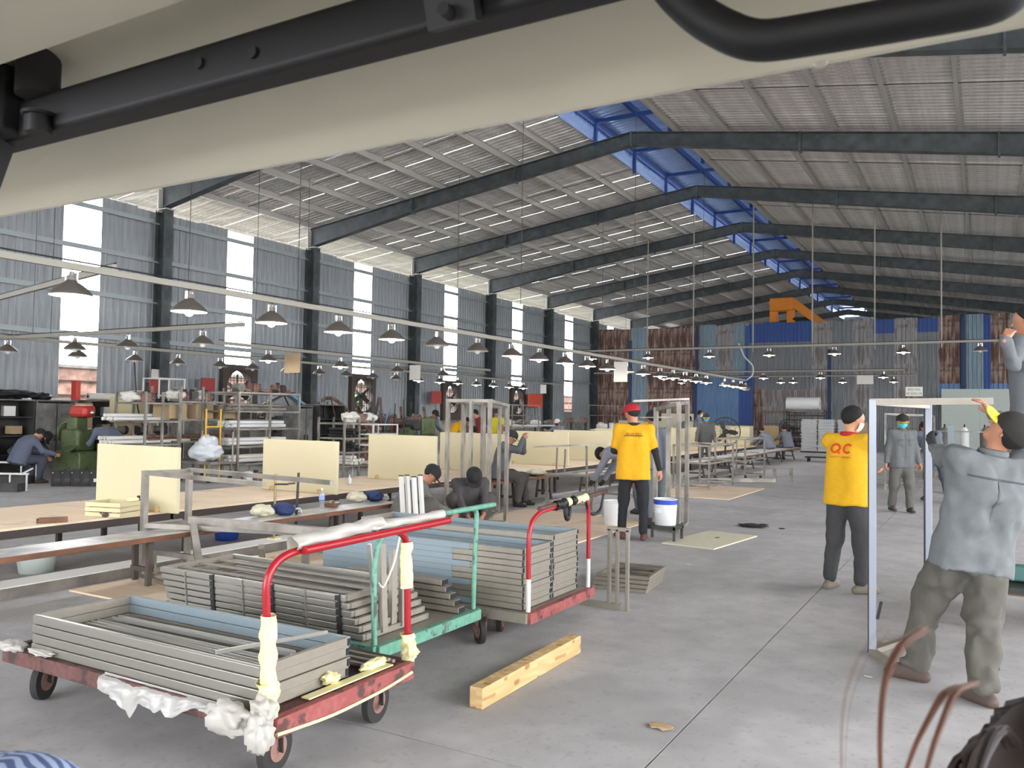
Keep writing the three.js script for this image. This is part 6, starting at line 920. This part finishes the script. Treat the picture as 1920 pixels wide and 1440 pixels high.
// pipes and bundles
function pipeBundle(label, group, P, turn, L, r, n, m) { const t = thing('pipe_bundle', label, 'pipes', P, turn, group); for (let k = 0; k < n; k++) { const row = Math.floor(k / 5), x = (k % 5 - 2) * r * 2.1 + (row % 2) * r, y = r + row * r * 1.8; part(t, 'pipe', cyl(V(x, y, -L / 2 + rr(-0.05, 0.05)), V(x, y, L / 2 + rr(-0.05, 0.05)), r, r, 7), m); } return t; }
function rack(label, pa, pb, X, D, H, levels, m = M.tubeSteel) {
  const f0 = fOn(pa, X), f1 = fOn(pb, X), L = Math.abs(f1 - f0), t = thing('steel_rack', label, 'rack', V(X - D / 2, 0, -(f0 + f1) / 2));
  for (const x of [-D / 2, D / 2]) for (const z of [-L / 2, 0, L / 2]) part(t, 'post', box(0.045, H, 0.045, x, H / 2, z), m);
  for (const y of levels) { for (const x of [-D / 2, D / 2]) part(t, 'side_rail', box(0.035, 0.04, L, x, y, 0), m); for (const z of [-L / 2, 0, L / 2]) part(t, 'cross_rail', box(D, 0.04, 0.035, 0, y, z), m); }
  return { t, L, c: t.position, D, levels, H };
}
{
  const r1 = rack('steel rack with pale pipes near the first notice board', 272, 335, -15.6, 1.0, 1.95, [0.35, 0.8, 1.3, 1.7]);
  pipeBundle('pale pipes lying on the rack near the first notice board', undefined, V(r1.c.x, 1.322, r1.c.z), 0.1, 2.0, 0.04, 6, M.whiteBeam); pipeBundle('pale pipes on the lower shelf of the rack near the first notice board', undefined, V(r1.c.x, 0.822, r1.c.z), 0, 2.0, 0.045, 8, M.paper);
  const r2 = rack('open tube shelving below the second notice board', 338, 418, -15.6, 1.0, 2.1, [0.4, 0.85, 1.35, 1.75]);
  pipeBundle('brown strips on the shelving below the second notice board', undefined, V(r2.c.x, 0.872, r2.c.z), 0.05, 2.4, 0.035, 9, M.machineRust);
  for (let k = 0; k < 3; k++) { const t = thing('carton', 'brown carton on the shelving below the second notice board', 'carton', V(r2.c.x + rr(-0.15, 0.15), 1.372, r2.c.z - 0.9 + k * 0.75), rr(-0.1, 0.1), 'cartons on the shelving'); part(t, 'box', box(0.5, 0.32, 0.5, 0, 0.16, 0), M.cardboard); part(t, 'tape', box(0.06, 0.004, 0.51, 0, 0.322, 0), M.paper); }
  const r3 = rack('tall pipe rack with a heavy top beam behind the second cream board', 447, 560, -14.6, 1.1, 2.0, [0.35, 0.75, 1.15, 1.55, 1.98], M.tubeSteel);
  for (const [k, y] of [0.372, 0.772, 1.172, 1.572].entries()) pipeBundle(['white sacks of pipes on the lowest shelf of the tall rack', 'pale pipes on the second shelf of the tall rack', 'pale pipes on the third shelf of the tall rack', 'pale pipes under the top beam of the tall rack'][k], undefined, V(r3.c.x, y, r3.c.z), 0.03 * k, r3.L * 0.95, 0.045, 9, [M.paper, M.whiteBeam, M.whitePlastic, M.tubeSteel][k]);
  const r4 = rack('pipe rack with dark tube ends between the second and third cream boards', 646, 700, -13.0, 0.8, 1.45, [0.3, 0.62, 0.95, 1.3]);
  for (const [k, y] of [0.322, 0.642, 0.972].entries()) pipeBundle(['white rolls on the lowest shelf between the boards', 'dark square tubes on the middle shelf between the boards', 'dark pipes with round ends on the upper shelf between the boards'][k], undefined, V(r4.c.x, y, r4.c.z), Math.PI / 2 - 0.1, 0.8, 0.04, 12, k ? M.dark : M.paper);
  // yellow stand, carton stack, bag cart
  const f = fOn(400, -14.9); let t = thing('yellow_stand', 'thin yellow steel stand beside the plastic bag', 'stand', V(-14.9, 0, -f)); for (const z of [-0.2, 0.2]) part(t, 'post', cyl(V(0, 0, z), V(0, 1.6, z), 0.02, 0.02, 8), M.yellowPaint); for (const y of [0.5, 1.2]) part(t, 'rail', cyl(V(0, y, -0.2), V(0, y, 0.2), 0.018, 0.018, 8), M.yellowPaint);
  const p = onY(385, 902); t = thing('hand_cart', 'low steel cart on small wheels loaded with a plastic bag', 'cart', V(p.x, 0, p.z)); part(t, 'deck', box(1.1, 0.05, 0.7, 0, 0.42, 0), M.tubeSteel); for (const x of [-0.45, 0.45]) for (const z of [-0.3, 0.3]) { part(t, 'leg', box(0.04, 0.3, 0.04, x, 0.26, z), M.tubeSteel); part(t, 'wheel', cyl(V(x - 0.02, 0.07, z), V(x + 0.02, 0.07, z), 0.07, 0.07, 14), M.rubber); } for (const x of [-0.5, 0.5]) part(t, 'upright', cyl(V(x, 0.44, -0.3), V(x, 1.1, -0.3), 0.02, 0.02, 8), M.tubeSteel);
  t = thing('plastic_bag', 'crumpled translucent plastic bag heaped on the low cart', 'bag', V(p.x, 0.447, p.z)); part(t, 'bag', [crumple(0.3, 0, 0.2, 0, 1.3, 0.8, 0.9, 4, 0.15), crumple(0.2, 0.05, 0.42, 0, 1, 1, 0.9, 14, 0.15)], M.plasticBag);
  // cartons and posts by the cabinets
  for (let k = 0; k < 3; k++) { const q = V(-18.2, k < 2 ? k * 0.62 + 0.001 : 1.243, -fOn(262 + (k === 2 ? -6 : 4), -18)), c = thing('carton', ['large brown carton on the floor beside the cabinets', 'brown carton on top of the large one beside the cabinets', 'topmost pale carton of the pile beside the cabinets'][k], 'carton', q, 0.1 * k); part(c, 'box', box(0.7, 0.61, 0.7, 0, 0.305, 0), k === 2 ? M.creamEdge : M.cardboard); part(c, 'tape', box(0.07, 0.005, 0.71, 0, 0.612, 0), M.paper); }
  t = thing('work_table', 'cluttered steel work table with a vice and hoses before the cabinets', 'table', V(-17.2, 0, -fOn(262, -17.2))); part(t, 'top', box(0.8, 0.05, 2.0, 0, 0.9, 0), M.machineGrey); for (const x of [-0.35, 0.35]) for (const z of [-0.9, 0.9]) part(t, 'leg', box(0.05, 0.88, 0.05, x, 0.44, z), M.dark); part(t, 'drawer', box(0.6, 0.2, 0.6, 0, 0.77, 0.4), M.dark);
  for (let k = 0; k < 3; k++) { const g = thing('bench_grinder', 'bench grinder on the cluttered work table', 'grinder', V(-17.2 + rr(-0.1, 0.1), 0.927, t.position.z - 0.6 + k * 0.6), rr(0, 2), 'grinders on the work table'); part(g, 'motor', cyl(V(-0.12, 0.16, 0), V(0.12, 0.16, 0), 0.09, 0.09, 14), M.machineGrey); for (const x of [-0.17, 0.17]) part(g, 'stone', cyl(V(x - 0.02, 0.16, 0), V(x + 0.02, 0.16, 0), 0.1, 0.1, 16), M.darkSteel); part(g, 'foot', box(0.16, 0.08, 0.12, 0, 0.04, 0), M.dark); }
  single('air_hose', 'black air hose hanging down from the lamp rail to the cluttered table', 'hose', tube([V(-17.3, 2.95, -fOn(246, -17.3)), V(-17.25, 2.3, -fOn(248, -17.3)), V(-17.2, 1.6, -fOn(252, -17.3)), V(-17.15, 1.1, -fOn(262, -17.3)), V(-17.2, 0.94, -fOn(268, -17.3))], 0.018, 30, 6), M.black);
  // big grey cabinets and machines behind the racks
  cabinet('tall beige panel cabinet between the pipe rack and the black one', 560, 586, -16.4, 1.7, 'closed'); cabinet('black-fronted steel cabinet with leaning bars', 598, 646, -16.2, 1.75, 'dark');
}
function beltMachine(label, px, X, turn, v) {
  const t = thing('belt_machine', label, 'machine', V(X, 0, -fOn(px, X)), turn), a = [M.machineRust, M.machineGrey, M.machineRust, M.machineGreen][v % 4];
  part(t, 'pedestal', rbox(0.7, 0.75, 0.9, 0, 0.375, 0, 0.03), a); part(t, 'bed', rbox(0.5, 0.2, 1.4, 0, 0.86, 0, 0.03), M.machineGrey); part(t, 'motor', cyl(V(-0.1, 1.25, 0.35), V(0.35, 1.25, 0.35), 0.15, 0.15, 16), v % 2 ? M.darkSteel : M.machineRust); part(t, 'motor_mount', box(0.3, 0.35, 0.25, 0.05, 1.05, 0.35), a); part(t, 'pulley', cyl(V(-0.2, 1.3, -0.3), V(-0.28, 1.3, -0.3), 0.24, 0.24, 20), M.machineRust); part(t, 'belt', torus(0.2, 0.02, -0.3, 1.3, -0.3, 'x'), M.black); part(t, 'arm', bar(V(0, 0.95, -0.5), V(0.1, 1.75, 0.4 - v * 0.2), 0.07), v === 1 ? M.machineBlue : M.machineRust); part(t, 'guard', rbox(0.12, 0.5, 0.6, 0.28, 1.2, -0.2, 0.05), a); part(t, 'lever', cyl(V(0.1, 1.0, 0.6), V(0.2, 1.65 + 0.1 * v, 0.75), 0.018, 0.018, 6), M.darkSteel); part(t, 'spindle', cyl(V(0, 1.1, -0.7), V(0, 1.1, -0.3), 0.05, 0.08, 12), M.chrome);
}
beltMachine('rusty belt machine with a pulley wheel beside the black cabinet', 676, -15.6, 0.3, 0); beltMachine('belt machine with a blue-grey arm behind the third cream board', 712, -17.9, -0.2, 1); beltMachine('rusty grinding machine with a long lever before the second fan', 745, -16.0, 0.3, 2); beltMachine('olive lathe machine near the grey standing worker', 780, -14.2, -0.1, 3); beltMachine('grey drilling machine half hidden behind the tall pipe rack', 500, -18.3, 0.5, 1);
{ const f = fOn(535, -17.5), t = thing('conveyor_arm', 'pale blue folded conveyor arm rising like a roof over the racks', 'conveyor', V(-17.5, 0, -f)); part(t, 'arm', bar(V(0, 2.1, 0), V(0, 1.3, -1.6), 0.22, 0.07), M.machineBlue); part(t, 'arm', bar(V(0, 2.1, 0), V(0, 1.5, 1.4), 0.08, 0.08), M.darkSteel); part(t, 'brace', bar(V(0, 2.05, 0.1), V(0, 1.3, -0.4), 0.03), M.dark); part(t, 'brace', bar(V(0, 1.8, -0.6), V(0, 1.3, -0.6), 0.03), M.dark); part(t, 'stand', [box(0.5, 1.3, 0.1, 0, 0.65, -0.5)], M.machineGrey); part(t, 'table', box(0.6, 0.06, 3.2, 0, 1.3, 0), M.machineGrey); }
{ const f = fOn(620, -18.6), t = thing('arched_guard', 'brown arched machine guard behind the black cabinet', 'guard', V(-18.6, 0, -f)); part(t, 'arch', tube([V(0, 0.9, -1.0), V(0, 1.6, -0.8), V(0, 2.0, -0.1), V(0, 1.95, 0.4), V(0, 1.5, 0.9), V(0, 0.9, 1.0)], 0.06, 30, 8), M.machineRust); part(t, 'base', box(0.6, 0.9, 2.1, 0, 0.45, 0), M.machineGrey); part(t, 'rod', cyl(V(0, 0.9, 0), V(0, 1.9, 0.2), 0.02, 0.02, 6), M.darkSteel); }
// tables, stools and stacks behind the row of boards
{
  const wt = (label, pa, pb, X, h, m) => { const f0 = fOn(pa, X), f1 = fOn(pb, X), t = thing('work_table', label, 'table', V(X, 0, -(f0 + f1) / 2)); part(t, 'top', box(0.9, 0.05, f1 - f0, 0, h, 0), m); for (const x of [-0.4, 0.4]) for (const z of [-0.46, 0.46]) part(t, 'leg', box(0.05, h, 0.05, x, h / 2, z * (f1 - f0)), M.dark); return t; };
  const a = wt('long work table behind the worker in yellow shirt', 850, 935, -14.6, 0.95, M.benchTop); const b = wt('white-topped work table before the orange notice board', 962, 1022, -15.4, 1.15, M.whitePlastic); const c = wt('low dark machine table by the far fan openings', 1062, 1085, -14.4, 0.9, M.dark); const d = wt('far work table with a long white cover', 1125, 1185, -13.6, 1.0, M.whitePlastic);
  for (let k = 0; k < 4; k++) { const s = thing('metal_part', 'grey metal part heap on the white-topped work table', 'part heap', V(-15.4 + rr(-0.2, 0.2), 1.177, b.position.z - 1.6 + k), rr(0, 3), 'part heaps on the white-topped table'); part(s, 'heap', crumple(0.16, 0, 0.09, 0, 1.4, 0.7, 1.2, k * 3), k % 2 ? M.paper : M.machineGrey); }
  for (let k = 0; k < 5; k++) { const s = thing('parts_crate', 'grey crate stacked on the floor behind the cream boards', 'crate', V(-13.2, 0.001 + Math.floor(k / 3) * 0.42, -(24.6 + (k % 3) * 1.0)), 0, 'crates behind the boards'); part(s, 'shell', [box(0.6, 0.4, 0.03, 0, 0.2, 0.4), box(0.6, 0.4, 0.03, 0, 0.2, -0.4), box(0.03, 0.4, 0.8, 0.3, 0.2, 0), box(0.03, 0.4, 0.8, -0.3, 0.2, 0), box(0.6, 0.03, 0.8, 0, 0.015, 0)], k % 2 ? M.machineGrey : M.cabinetDark); part(s, 'contents', crumple(0.25, 0, 0.3, 0, 1, 0.6, 1.3, k * 5), M.tubeSteel); }
  const st = tubeFrame('wire_stand', 'thin steel stand frame around the orange notice board', [V(-15.1, 0, -33.2), V(-15.1, 0, -36.6)], { w: 0.04, top: 2.05, levels: [1.6] });
  for (const [i, px] of [1098, 1108].entries()) { const t = thing('drill_stand', i ? 'small drill stand on the plinth side beside its twin' : 'small dark drill stand by the far machine table', 'machine', V(-15.6 - i, 0, -fOn(px, -15.6))); part(t, 'base', rbox(0.6, 0.7, 0.5, 0, 0.35, 0, 0.03), M.machineRust); part(t, 'column', cyl(V(0, 0.7, 0), V(0, 1.45, 0), 0.05, 0.05, 10), M.darkSteel); part(t, 'head', rbox(0.2, 0.25, 0.4, 0, 1.35, 0.08, 0.03), M.machineRust); }
  const sd = thing('stool', 'small stool under the worker with white helmet', 'stool', V(-14.0, 0, onX(1045, 800, -14.0).z + 0.1)); part(sd, 'seat', box(0.35, 0.04, 0.35, 0, 0.5, 0), M.brown); for (const x of [-0.14, 0.14]) for (const z of [-0.14, 0.14]) part(sd, 'leg', box(0.03, 0.48, 0.03, x, 0.24, z), M.dark);
}
// ---------------------------------------------------------------- far end
{
  // big round fan on a stand
  const fan = (label, P, R, turn, tilt) => { const t = thing('pedestal_fan', label, 'fan', P, turn), y = 1.13; part(t, 'base', cyl(V(0, 0, 0), V(0, 0.04, 0), 0.28, 0.26, 20), M.black); part(t, 'pole', cyl(V(0, 0.04, 0), V(0, y, 0), 0.03, 0.025, 10), M.black); part(t, 'motor', cyl(V(0, y, -0.05), V(0, y, 0.16), 0.1, 0.08, 16), M.black); for (let k = 0; k < 3; k++) { const b = new THREE.Shape(); b.moveTo(0.06, -0.03); b.quadraticCurveTo(R * 0.5, -0.16, R * 0.86, -0.06); b.quadraticCurveTo(R * 0.8, 0.1, 0.06, 0.05); part(t, 'blade', new THREE.ExtrudeGeometry(b, { depth: 0.01, bevelEnabled: false }).rotateX(0.3).rotateZ(k * 2.094).translate(0, y, 0.06), M.darkSteel); } for (const r of [0.35, 0.7, 1]) part(t, 'guard_ring', torus(R * r, r === 1 ? 0.016 : 0.005, 0, y, 0.12, 'z', 36), M.fanBlack); for (let k = 0; k < 18; k++) { const a = k * Math.PI / 9; part(t, 'guard_wire', cyl(V(Math.cos(a) * 0.1, y + Math.sin(a) * 0.1, 0.15), V(Math.cos(a) * R, y + Math.sin(a) * R, 0.12), 0.005, 0.005, 4), M.fanBlack); } return t; };
  fan('large black pedestal fan facing the camera before the white screen', V(-7.27, 0, -26.6), 0.46, 0.25); fan('smaller pedestal fan standing before the wire shelving', onY(1590 - 112, 846).setY(0), 0.42, 0.1);
  // shelving with trays, roll, stacks of slats
  const P = onF(1512, 800, 43.6); let t = thing('tray_rack', 'dark rack of black trays against the partition', 'rack', V(P.x, 0, -43.6)); for (const x of [-0.9, 0.9]) for (const z of [-0.3, 0.3]) part(t, 'post', box(0.05, 2.0, 0.05, x, 1.0, z), M.dark); for (let k = 0; k < 9; k++) part(t, 'tray', box(1.75, 0.06, 0.6, 0, 0.2 + k * 0.22, 0), k % 3 === 2 ? M.machineGrey : M.black);
  t = thing('white_roll', 'thick white roll lying on top of the tray rack', 'roll', V(P.x - 0.1, 2.0, -43.6)); part(t, 'roll', cyl(V(-0.85, 0.33, 0), V(0.75, 0.33, 0), 0.33, 0.33, 28), M.whitePlastic); part(t, 'core', cyl(V(-0.86, 0.33, 0), V(0.76, 0.33, 0), 0.07, 0.07, 14), M.cardboard);
  for (let c = 0; c < 3; c++) { const q = onF([1519, 1551, 1588][c], 800, 40.8), s = thing('slat_stack', ['pale slat stack standing before the tray rack', 'pale slat stack beside another before the partition', 'pale slat stack partly hidden by the inspector'][c], 'stack', V(q.x, 0, -40.8)); for (let k = 0; k < 22; k++) part(s, 'slat', box(0.7 + rr(-0.04, 0.04), 0.045, 0.6, rr(-0.02, 0.02), 0.1 + k * 0.068, 0), M.whitePlastic); part(s, 'pallet', box(0.76, 0.08, 0.7, 0, 0.04, 0), M.darkSteel); }
  t = thing('wire_shelf', 'empty steel wire shelving before the rusty sheets', 'shelf', onF(1462, 800, 44.2).setY(0)); for (const x of [-0.8, 0.8]) for (const z of [-0.3, 0.3]) part(t, 'post', box(0.05, 2.0, 0.05, x, 1.0, z), M.machineRust); for (const y of [0.3, 0.8, 1.3, 1.9]) part(t, 'shelf', box(1.6, 0.03, 0.6, 0, y, 0), M.machineRust);
  for (const [i, [px, w, h]] of [[1446, 0.75, 1.2], [1612, 0.8, 1.45]].entries()) { const q = onF(px, 800, 42.6), s = thing('fibreboard_sheet', i ? 'brown fibreboard panel standing right of the slat stacks' : 'brown fibreboard panel standing beside the seated workers', 'panel', V(q.x, 0, -42.6)); part(s, 'panel', box(w, h, 0.05, 0, h / 2, 0), M.cardboard); part(s, 'batten', box(w, 0.06, 0.03, 0, h * 0.7, -0.04), M.brown); }
  t = thing('flat_cart', 'low cart on small wheels before the slat stacks', 'cart', onY(1535, 866)); part(t, 'deck', box(0.9, 0.04, 0.5, 0, 0.17, 0), M.dark); for (const x of [-0.35, 0.35]) for (const z of [-0.18, 0.18]) part(t, 'wheel', cyl(V(x - 0.02, 0.075, z), V(x + 0.02, 0.075, z), 0.075, 0.075, 12), M.rubber);
  // rack with tanks and tubes at the far right
  const r = onY(1830, 905), w = thing('assembly_table', 'long steel table of tubes and cylinders before the pale green boards', 'table', V(r.x + 0.4, 0, r.z - 2)); part(w, 'top', box(3.0, 0.05, 1.2, 0, 0.75, 0), M.tubeSteel); part(w, 'lower_shelf', box(2.9, 0.04, 1.1, 0, 0.3, 0), M.tubeSteel); for (const x of [-1.4, 0, 1.4]) for (const z of [-0.5, 0.5]) part(w, 'post', box(0.05, 1.3, 0.05, x, 0.65, z), M.tubeSteel); part(w, 'top_rail', box(3.0, 0.04, 0.04, 0, 1.3, 0.5), M.tubeSteel);
  for (let k = 0; k < 4; k++) { const s = thing('pale_cylinder', ORD[k] + ' cylinder standing on the assembly table, counted from the white post', 'cylinder', V(w.position.x - 1.2 + k * 0.5, 0.777, w.position.z - 0.2), 0, 'cylinders on the assembly table'); part(s, 'body', lathe([[0, 0], [0.12, 0], [0.12, 0.5], [0.07, 0.6], [0.03, 0.64]], 18), k === 1 ? M.whitePlastic : M.machineGrey); part(s, 'valve', cyl(V(0, 0.63, 0), V(0, 0.72, 0), 0.02, 0.02, 8), M.dark); }
  for (let k = 0; k < 6; k++) { const s = thing('metal_bar', 'loose metal bar lying on the assembly table shelf', 'bar', V(w.position.x - 0.3 + rr(-0.5, 0.5), 0.322 + (k % 2) * 0.06, w.position.z - 0.4 + k * 0.16), rr(-0.2, 0.2), 'bars on the assembly table'); part(s, 'bar', box(1.6, 0.05, 0.06, 0, 0.025, 0), k % 2 ? M.alu : M.whitePlastic); }
  tubeFrame('rail_frame', 'thin steel frame standing behind the masked man', [onY(1660, 917), onY(1735, 905), onY(1752, 880), onY(1685, 890)], { w: 0.04, top: 1.75, levels: [0.9, 0.1] });
  const up = onY(1783, 925); t = thing('white_post', 'white filmed post standing right of the bending man', 'post', V(up.x, 0, up.z)); part(t, 'post', rbox(0.12, 1.5, 0.06, 0, 0.75, 0, 0.005, 1), M.aluFilm); part(t, 'foot', box(0.3, 0.04, 0.3, 0, 0.02, 0), M.tubeSteel);
  // orange crane behind the partition
  const C = onF(1467, 590, 47.9), cr = thing('orange_crane', 'orange steel crane head showing above the partition', 'crane', V(C.x, 0, -47.9)); for (const x of [-1, 1]) part(cr, 'leg', bar(V(x * 0.58, 0, 0), V(x * 0.46, 7.7, 0), 0.34, 0.4), M.orange); part(cr, 'head', rbox(1.3, 0.75, 0.7, 0, 7.98, 0, 0.08), M.orange); part(cr, 'boom', bar(V(0.5, 8.15, 0.05), V(2.4, 6.6, 0.2), 0.4, 0.42), M.orange); part(cr, 'hydraulic', cyl(V(0.6, 7.15, 0.1), V(1.6, 7.1, 0.2), 0.09, 0.09, 10), M.dark); part(cr, 'base', box(1.8, 0.2, 1.2, 0, 0.1, 0), M.orange);
}
// litter on the floor
{
  let k = 0; for (const [px, py, s] of [[1410, 988, 0.16], [1430, 985, 0.07], [1466, 992, 0.04], [1240, 1365, 0.05], [1290, 1060, 0.03], [1660, 1205, 0.04], [1628, 1270, 0.02], [1345, 1010, 0.05]]) { const p = onY(px, py), t = thing('floor_scrap', ['flat dark cable coil on the bare floor', 'dark scrap next to the cable coil', 'small dark scrap on the bare floor', 'tiny brown cardboard scrap near the floor joint', 'pale plastic scrap on the floor beyond the beam', 'clear tape scrap near the reaching man', 'white paper scrap near the door frame', 'dark scrap beside the pale plywood sheet'][k], 'scrap', V(p.x, 0.001, p.z), k++); part(t, 'scrap', crumple(s, 0, s * 0.12 + 0.003, 0, 1.3, 0.12, 0.9, k * 7), [M.dark, M.dark, M.black, M.cardboard, M.paper, M.film, M.white, M.dark][k - 1]); }
}
// ---------------------------------------------------------------- loose workshop things along the left side
{
  seed = 4711;
  const kinds = {
    motor: (t) => { part(t, 'casing', cyl(V(-0.14, 0.11, 0), V(0.14, 0.11, 0), 0.1, 0.1, 14), [M.machineGrey, M.machineBlue, M.darkSteel][Math.floor(rnd() * 3)]); part(t, 'shaft', cyl(V(0.14, 0.11, 0), V(0.22, 0.11, 0), 0.02, 0.02, 8), M.chrome); part(t, 'foot', box(0.2, 0.02, 0.2, 0, 0.01, 0), M.dark); },
    sack: (t) => { part(t, 'sack', crumple(0.2, 0, 0.13, 0, 1.2, 0.65, 1, rnd() * 50, 0.15), rnd() < 0.5 ? M.plasticBag : M.paper); part(t, 'tie', torus(0.04, 0.01, 0.02, 0.25, 0, 'y', 10), M.dark); },
    coil: (t) => { part(t, 'coil', torus(0.15, 0.045, 0, 0.05, 0, 'y'), [M.black, M.machineRust, M.tubeSteel][Math.floor(rnd() * 3)]); part(t, 'tail', cyl(V(0.15, 0.03, 0), V(0.32, 0.03, 0.12), 0.012, 0.012, 6), M.dark); },
    tin: (t) => { part(t, 'can', lathe([[0, 0], [0.1, 0], [0.1, 0.24], [0.095, 0.25], [0, 0.25]], 16), [M.machineGrey, M.cardboard, M.whitePlastic, M.machineRust][Math.floor(rnd() * 4)]); part(t, 'rim', torus(0.1, 0.007, 0, 0.25, 0, 'y', 16), M.chrome); },
    gearbox: (t) => { part(t, 'case', rbox(0.3, 0.22, 0.26, 0, 0.11, 0, 0.03), M.machineRust); part(t, 'flange', cyl(V(0.15, 0.12, 0), V(0.19, 0.12, 0), 0.1, 0.1, 14), M.darkSteel); part(t, 'cap', cyl(V(0, 0.22, 0), V(0, 0.27, 0), 0.05, 0.05, 10), M.dark); },
    bracket: (t) => { part(t, 'plate', box(0.3, 0.015, 0.2, 0, 0.008, 0), M.tubeSteel); part(t, 'upright', box(0.015, 0.28, 0.2, 0.12, 0.15, 0), M.tubeSteel); part(t, 'rib', bar(V(-0.1, 0.02, 0), V(0.12, 0.24, 0), 0.02), M.tubeSteel); },
  };
  const word = { motor: 'electric motor', sack: 'lumpy sack', coil: 'wire coil', tin: 'paint tin', gearbox: 'gearbox', bracket: 'angle bracket' }, names = Object.keys(kinds);
  const spread = (where, grp, X, f0, f1, y, n) => { const cnt = {}; for (let i = 0; i < n; i++) { const k = names[(i * 2 + Math.floor(rnd() * 3)) % 6]; cnt[k] = (cnt[k] ?? -1) + 1; const t = thing(k === 'motor' ? 'electric_motor' : k === 'coil' ? 'wire_coil' : k === 'tin' ? 'paint_tin' : k === 'sack' ? 'lumpy_sack' : k === 'bracket' ? 'angle_bracket' : 'gearbox', ORD[cnt[k]] + ' ' + word[k] + ' ' + where, word[k], V(X + rr(-0.12, 0.12), y, -(f0 + (f1 - f0) * (i + 0.5) / n)), rr(0, 6.2), grp); kinds[k](t); } };
  const fo = (px, X) => -onX(px, 800, X).z;
  spread('on the top rails of the tall pipe rack', 'things on the tall pipe rack', -15.15, fo(450, -14.9), fo(558, -14.9), 2.001, 7);
  spread('on the shelving below the second notice board', 'things on the open shelving', -15.9, fo(342, -15.6), fo(412, -15.6), 1.771, 6);
  spread('on the rack near the first notice board', 'things on the first rack', -16.2, fo(276, -15.6), fo(330, -15.6), 1.721, 5);
  spread('on the floor before the tall pipe rack', 'things on the floor by the pipe rack', -13.9, fo(440, -13.9), fo(560, -13.9), 0.002, 7);
  spread('on the top of the rack between the boards', 'things on the low pipe rack', -13.4, fo(650, -13.4), fo(696, -13.4), 1.321, 5);
  spread('on the long table behind the worker in yellow', 'things on the long work table', -14.6, fo(852, -14.6), fo(932, -14.6), 0.976, 8);
  spread('on the far table with the white cover', 'things on the far work table', -13.6, fo(1128, -13.6), fo(1182, -13.6), 1.026, 6);
  spread('on the floor by the cartons', 'things on the floor by the cartons', -16.3, fo(285, -16.3), fo(340, -16.3), 0.002, 5);
  // bars leaning among the machines
  for (let i = 0; i < 12; i++) { const px = 572 + i * 19, X = -16.9 + (i % 3) * 0.25, f = fo(px, X), h = rr(1.5, 2.15), t = thing('leaning_bar', ORD[i] + ' rusty bar leaning among the machines, counted from the beige cabinet', 'bar', V(X, 0, -f), 0, 'bars leaning among the machines'); part(t, 'bar', bar(V(0, 0, 0), V(rr(-0.3, 0.3), h, rr(-0.9, 0.9)), rr(0.03, 0.06)), [M.machineRust, M.tubeSteel, M.darkSteel, M.machineBlue][i % 4]); part(t, 'foot', box(0.12, 0.02, 0.12, 0, 0.01, 0), M.dark); }
  // slender drying frames before the wall
  for (const [i, [pa, pb, X, h]] of [[296, 344, -17.6, 2.35], [420, 470, -17.0, 2.0], [700, 745, -12.6, 1.3], [960, 1010, -13.1, 1.9]].entries()) tubeFrame('thin_rack', ['slender white tube rack before the first notice board', 'slender tube rack before the first exhaust fan', 'slender low rack behind the third cream board', 'slender rack around the orange notice board'][i], [V(X, 0, -fo(pa, X)), V(X, 0, -fo(pb, X)), V(X - 0.6, 0, -fo(pb, X)), V(X - 0.6, 0, -fo(pa, X))], { w: 0.03, top: h, levels: [h * 0.3, h * 0.62, h * 0.82], m: i % 2 ? M.tubeSteel : M.white });
}
renderer.render(scene, camera);
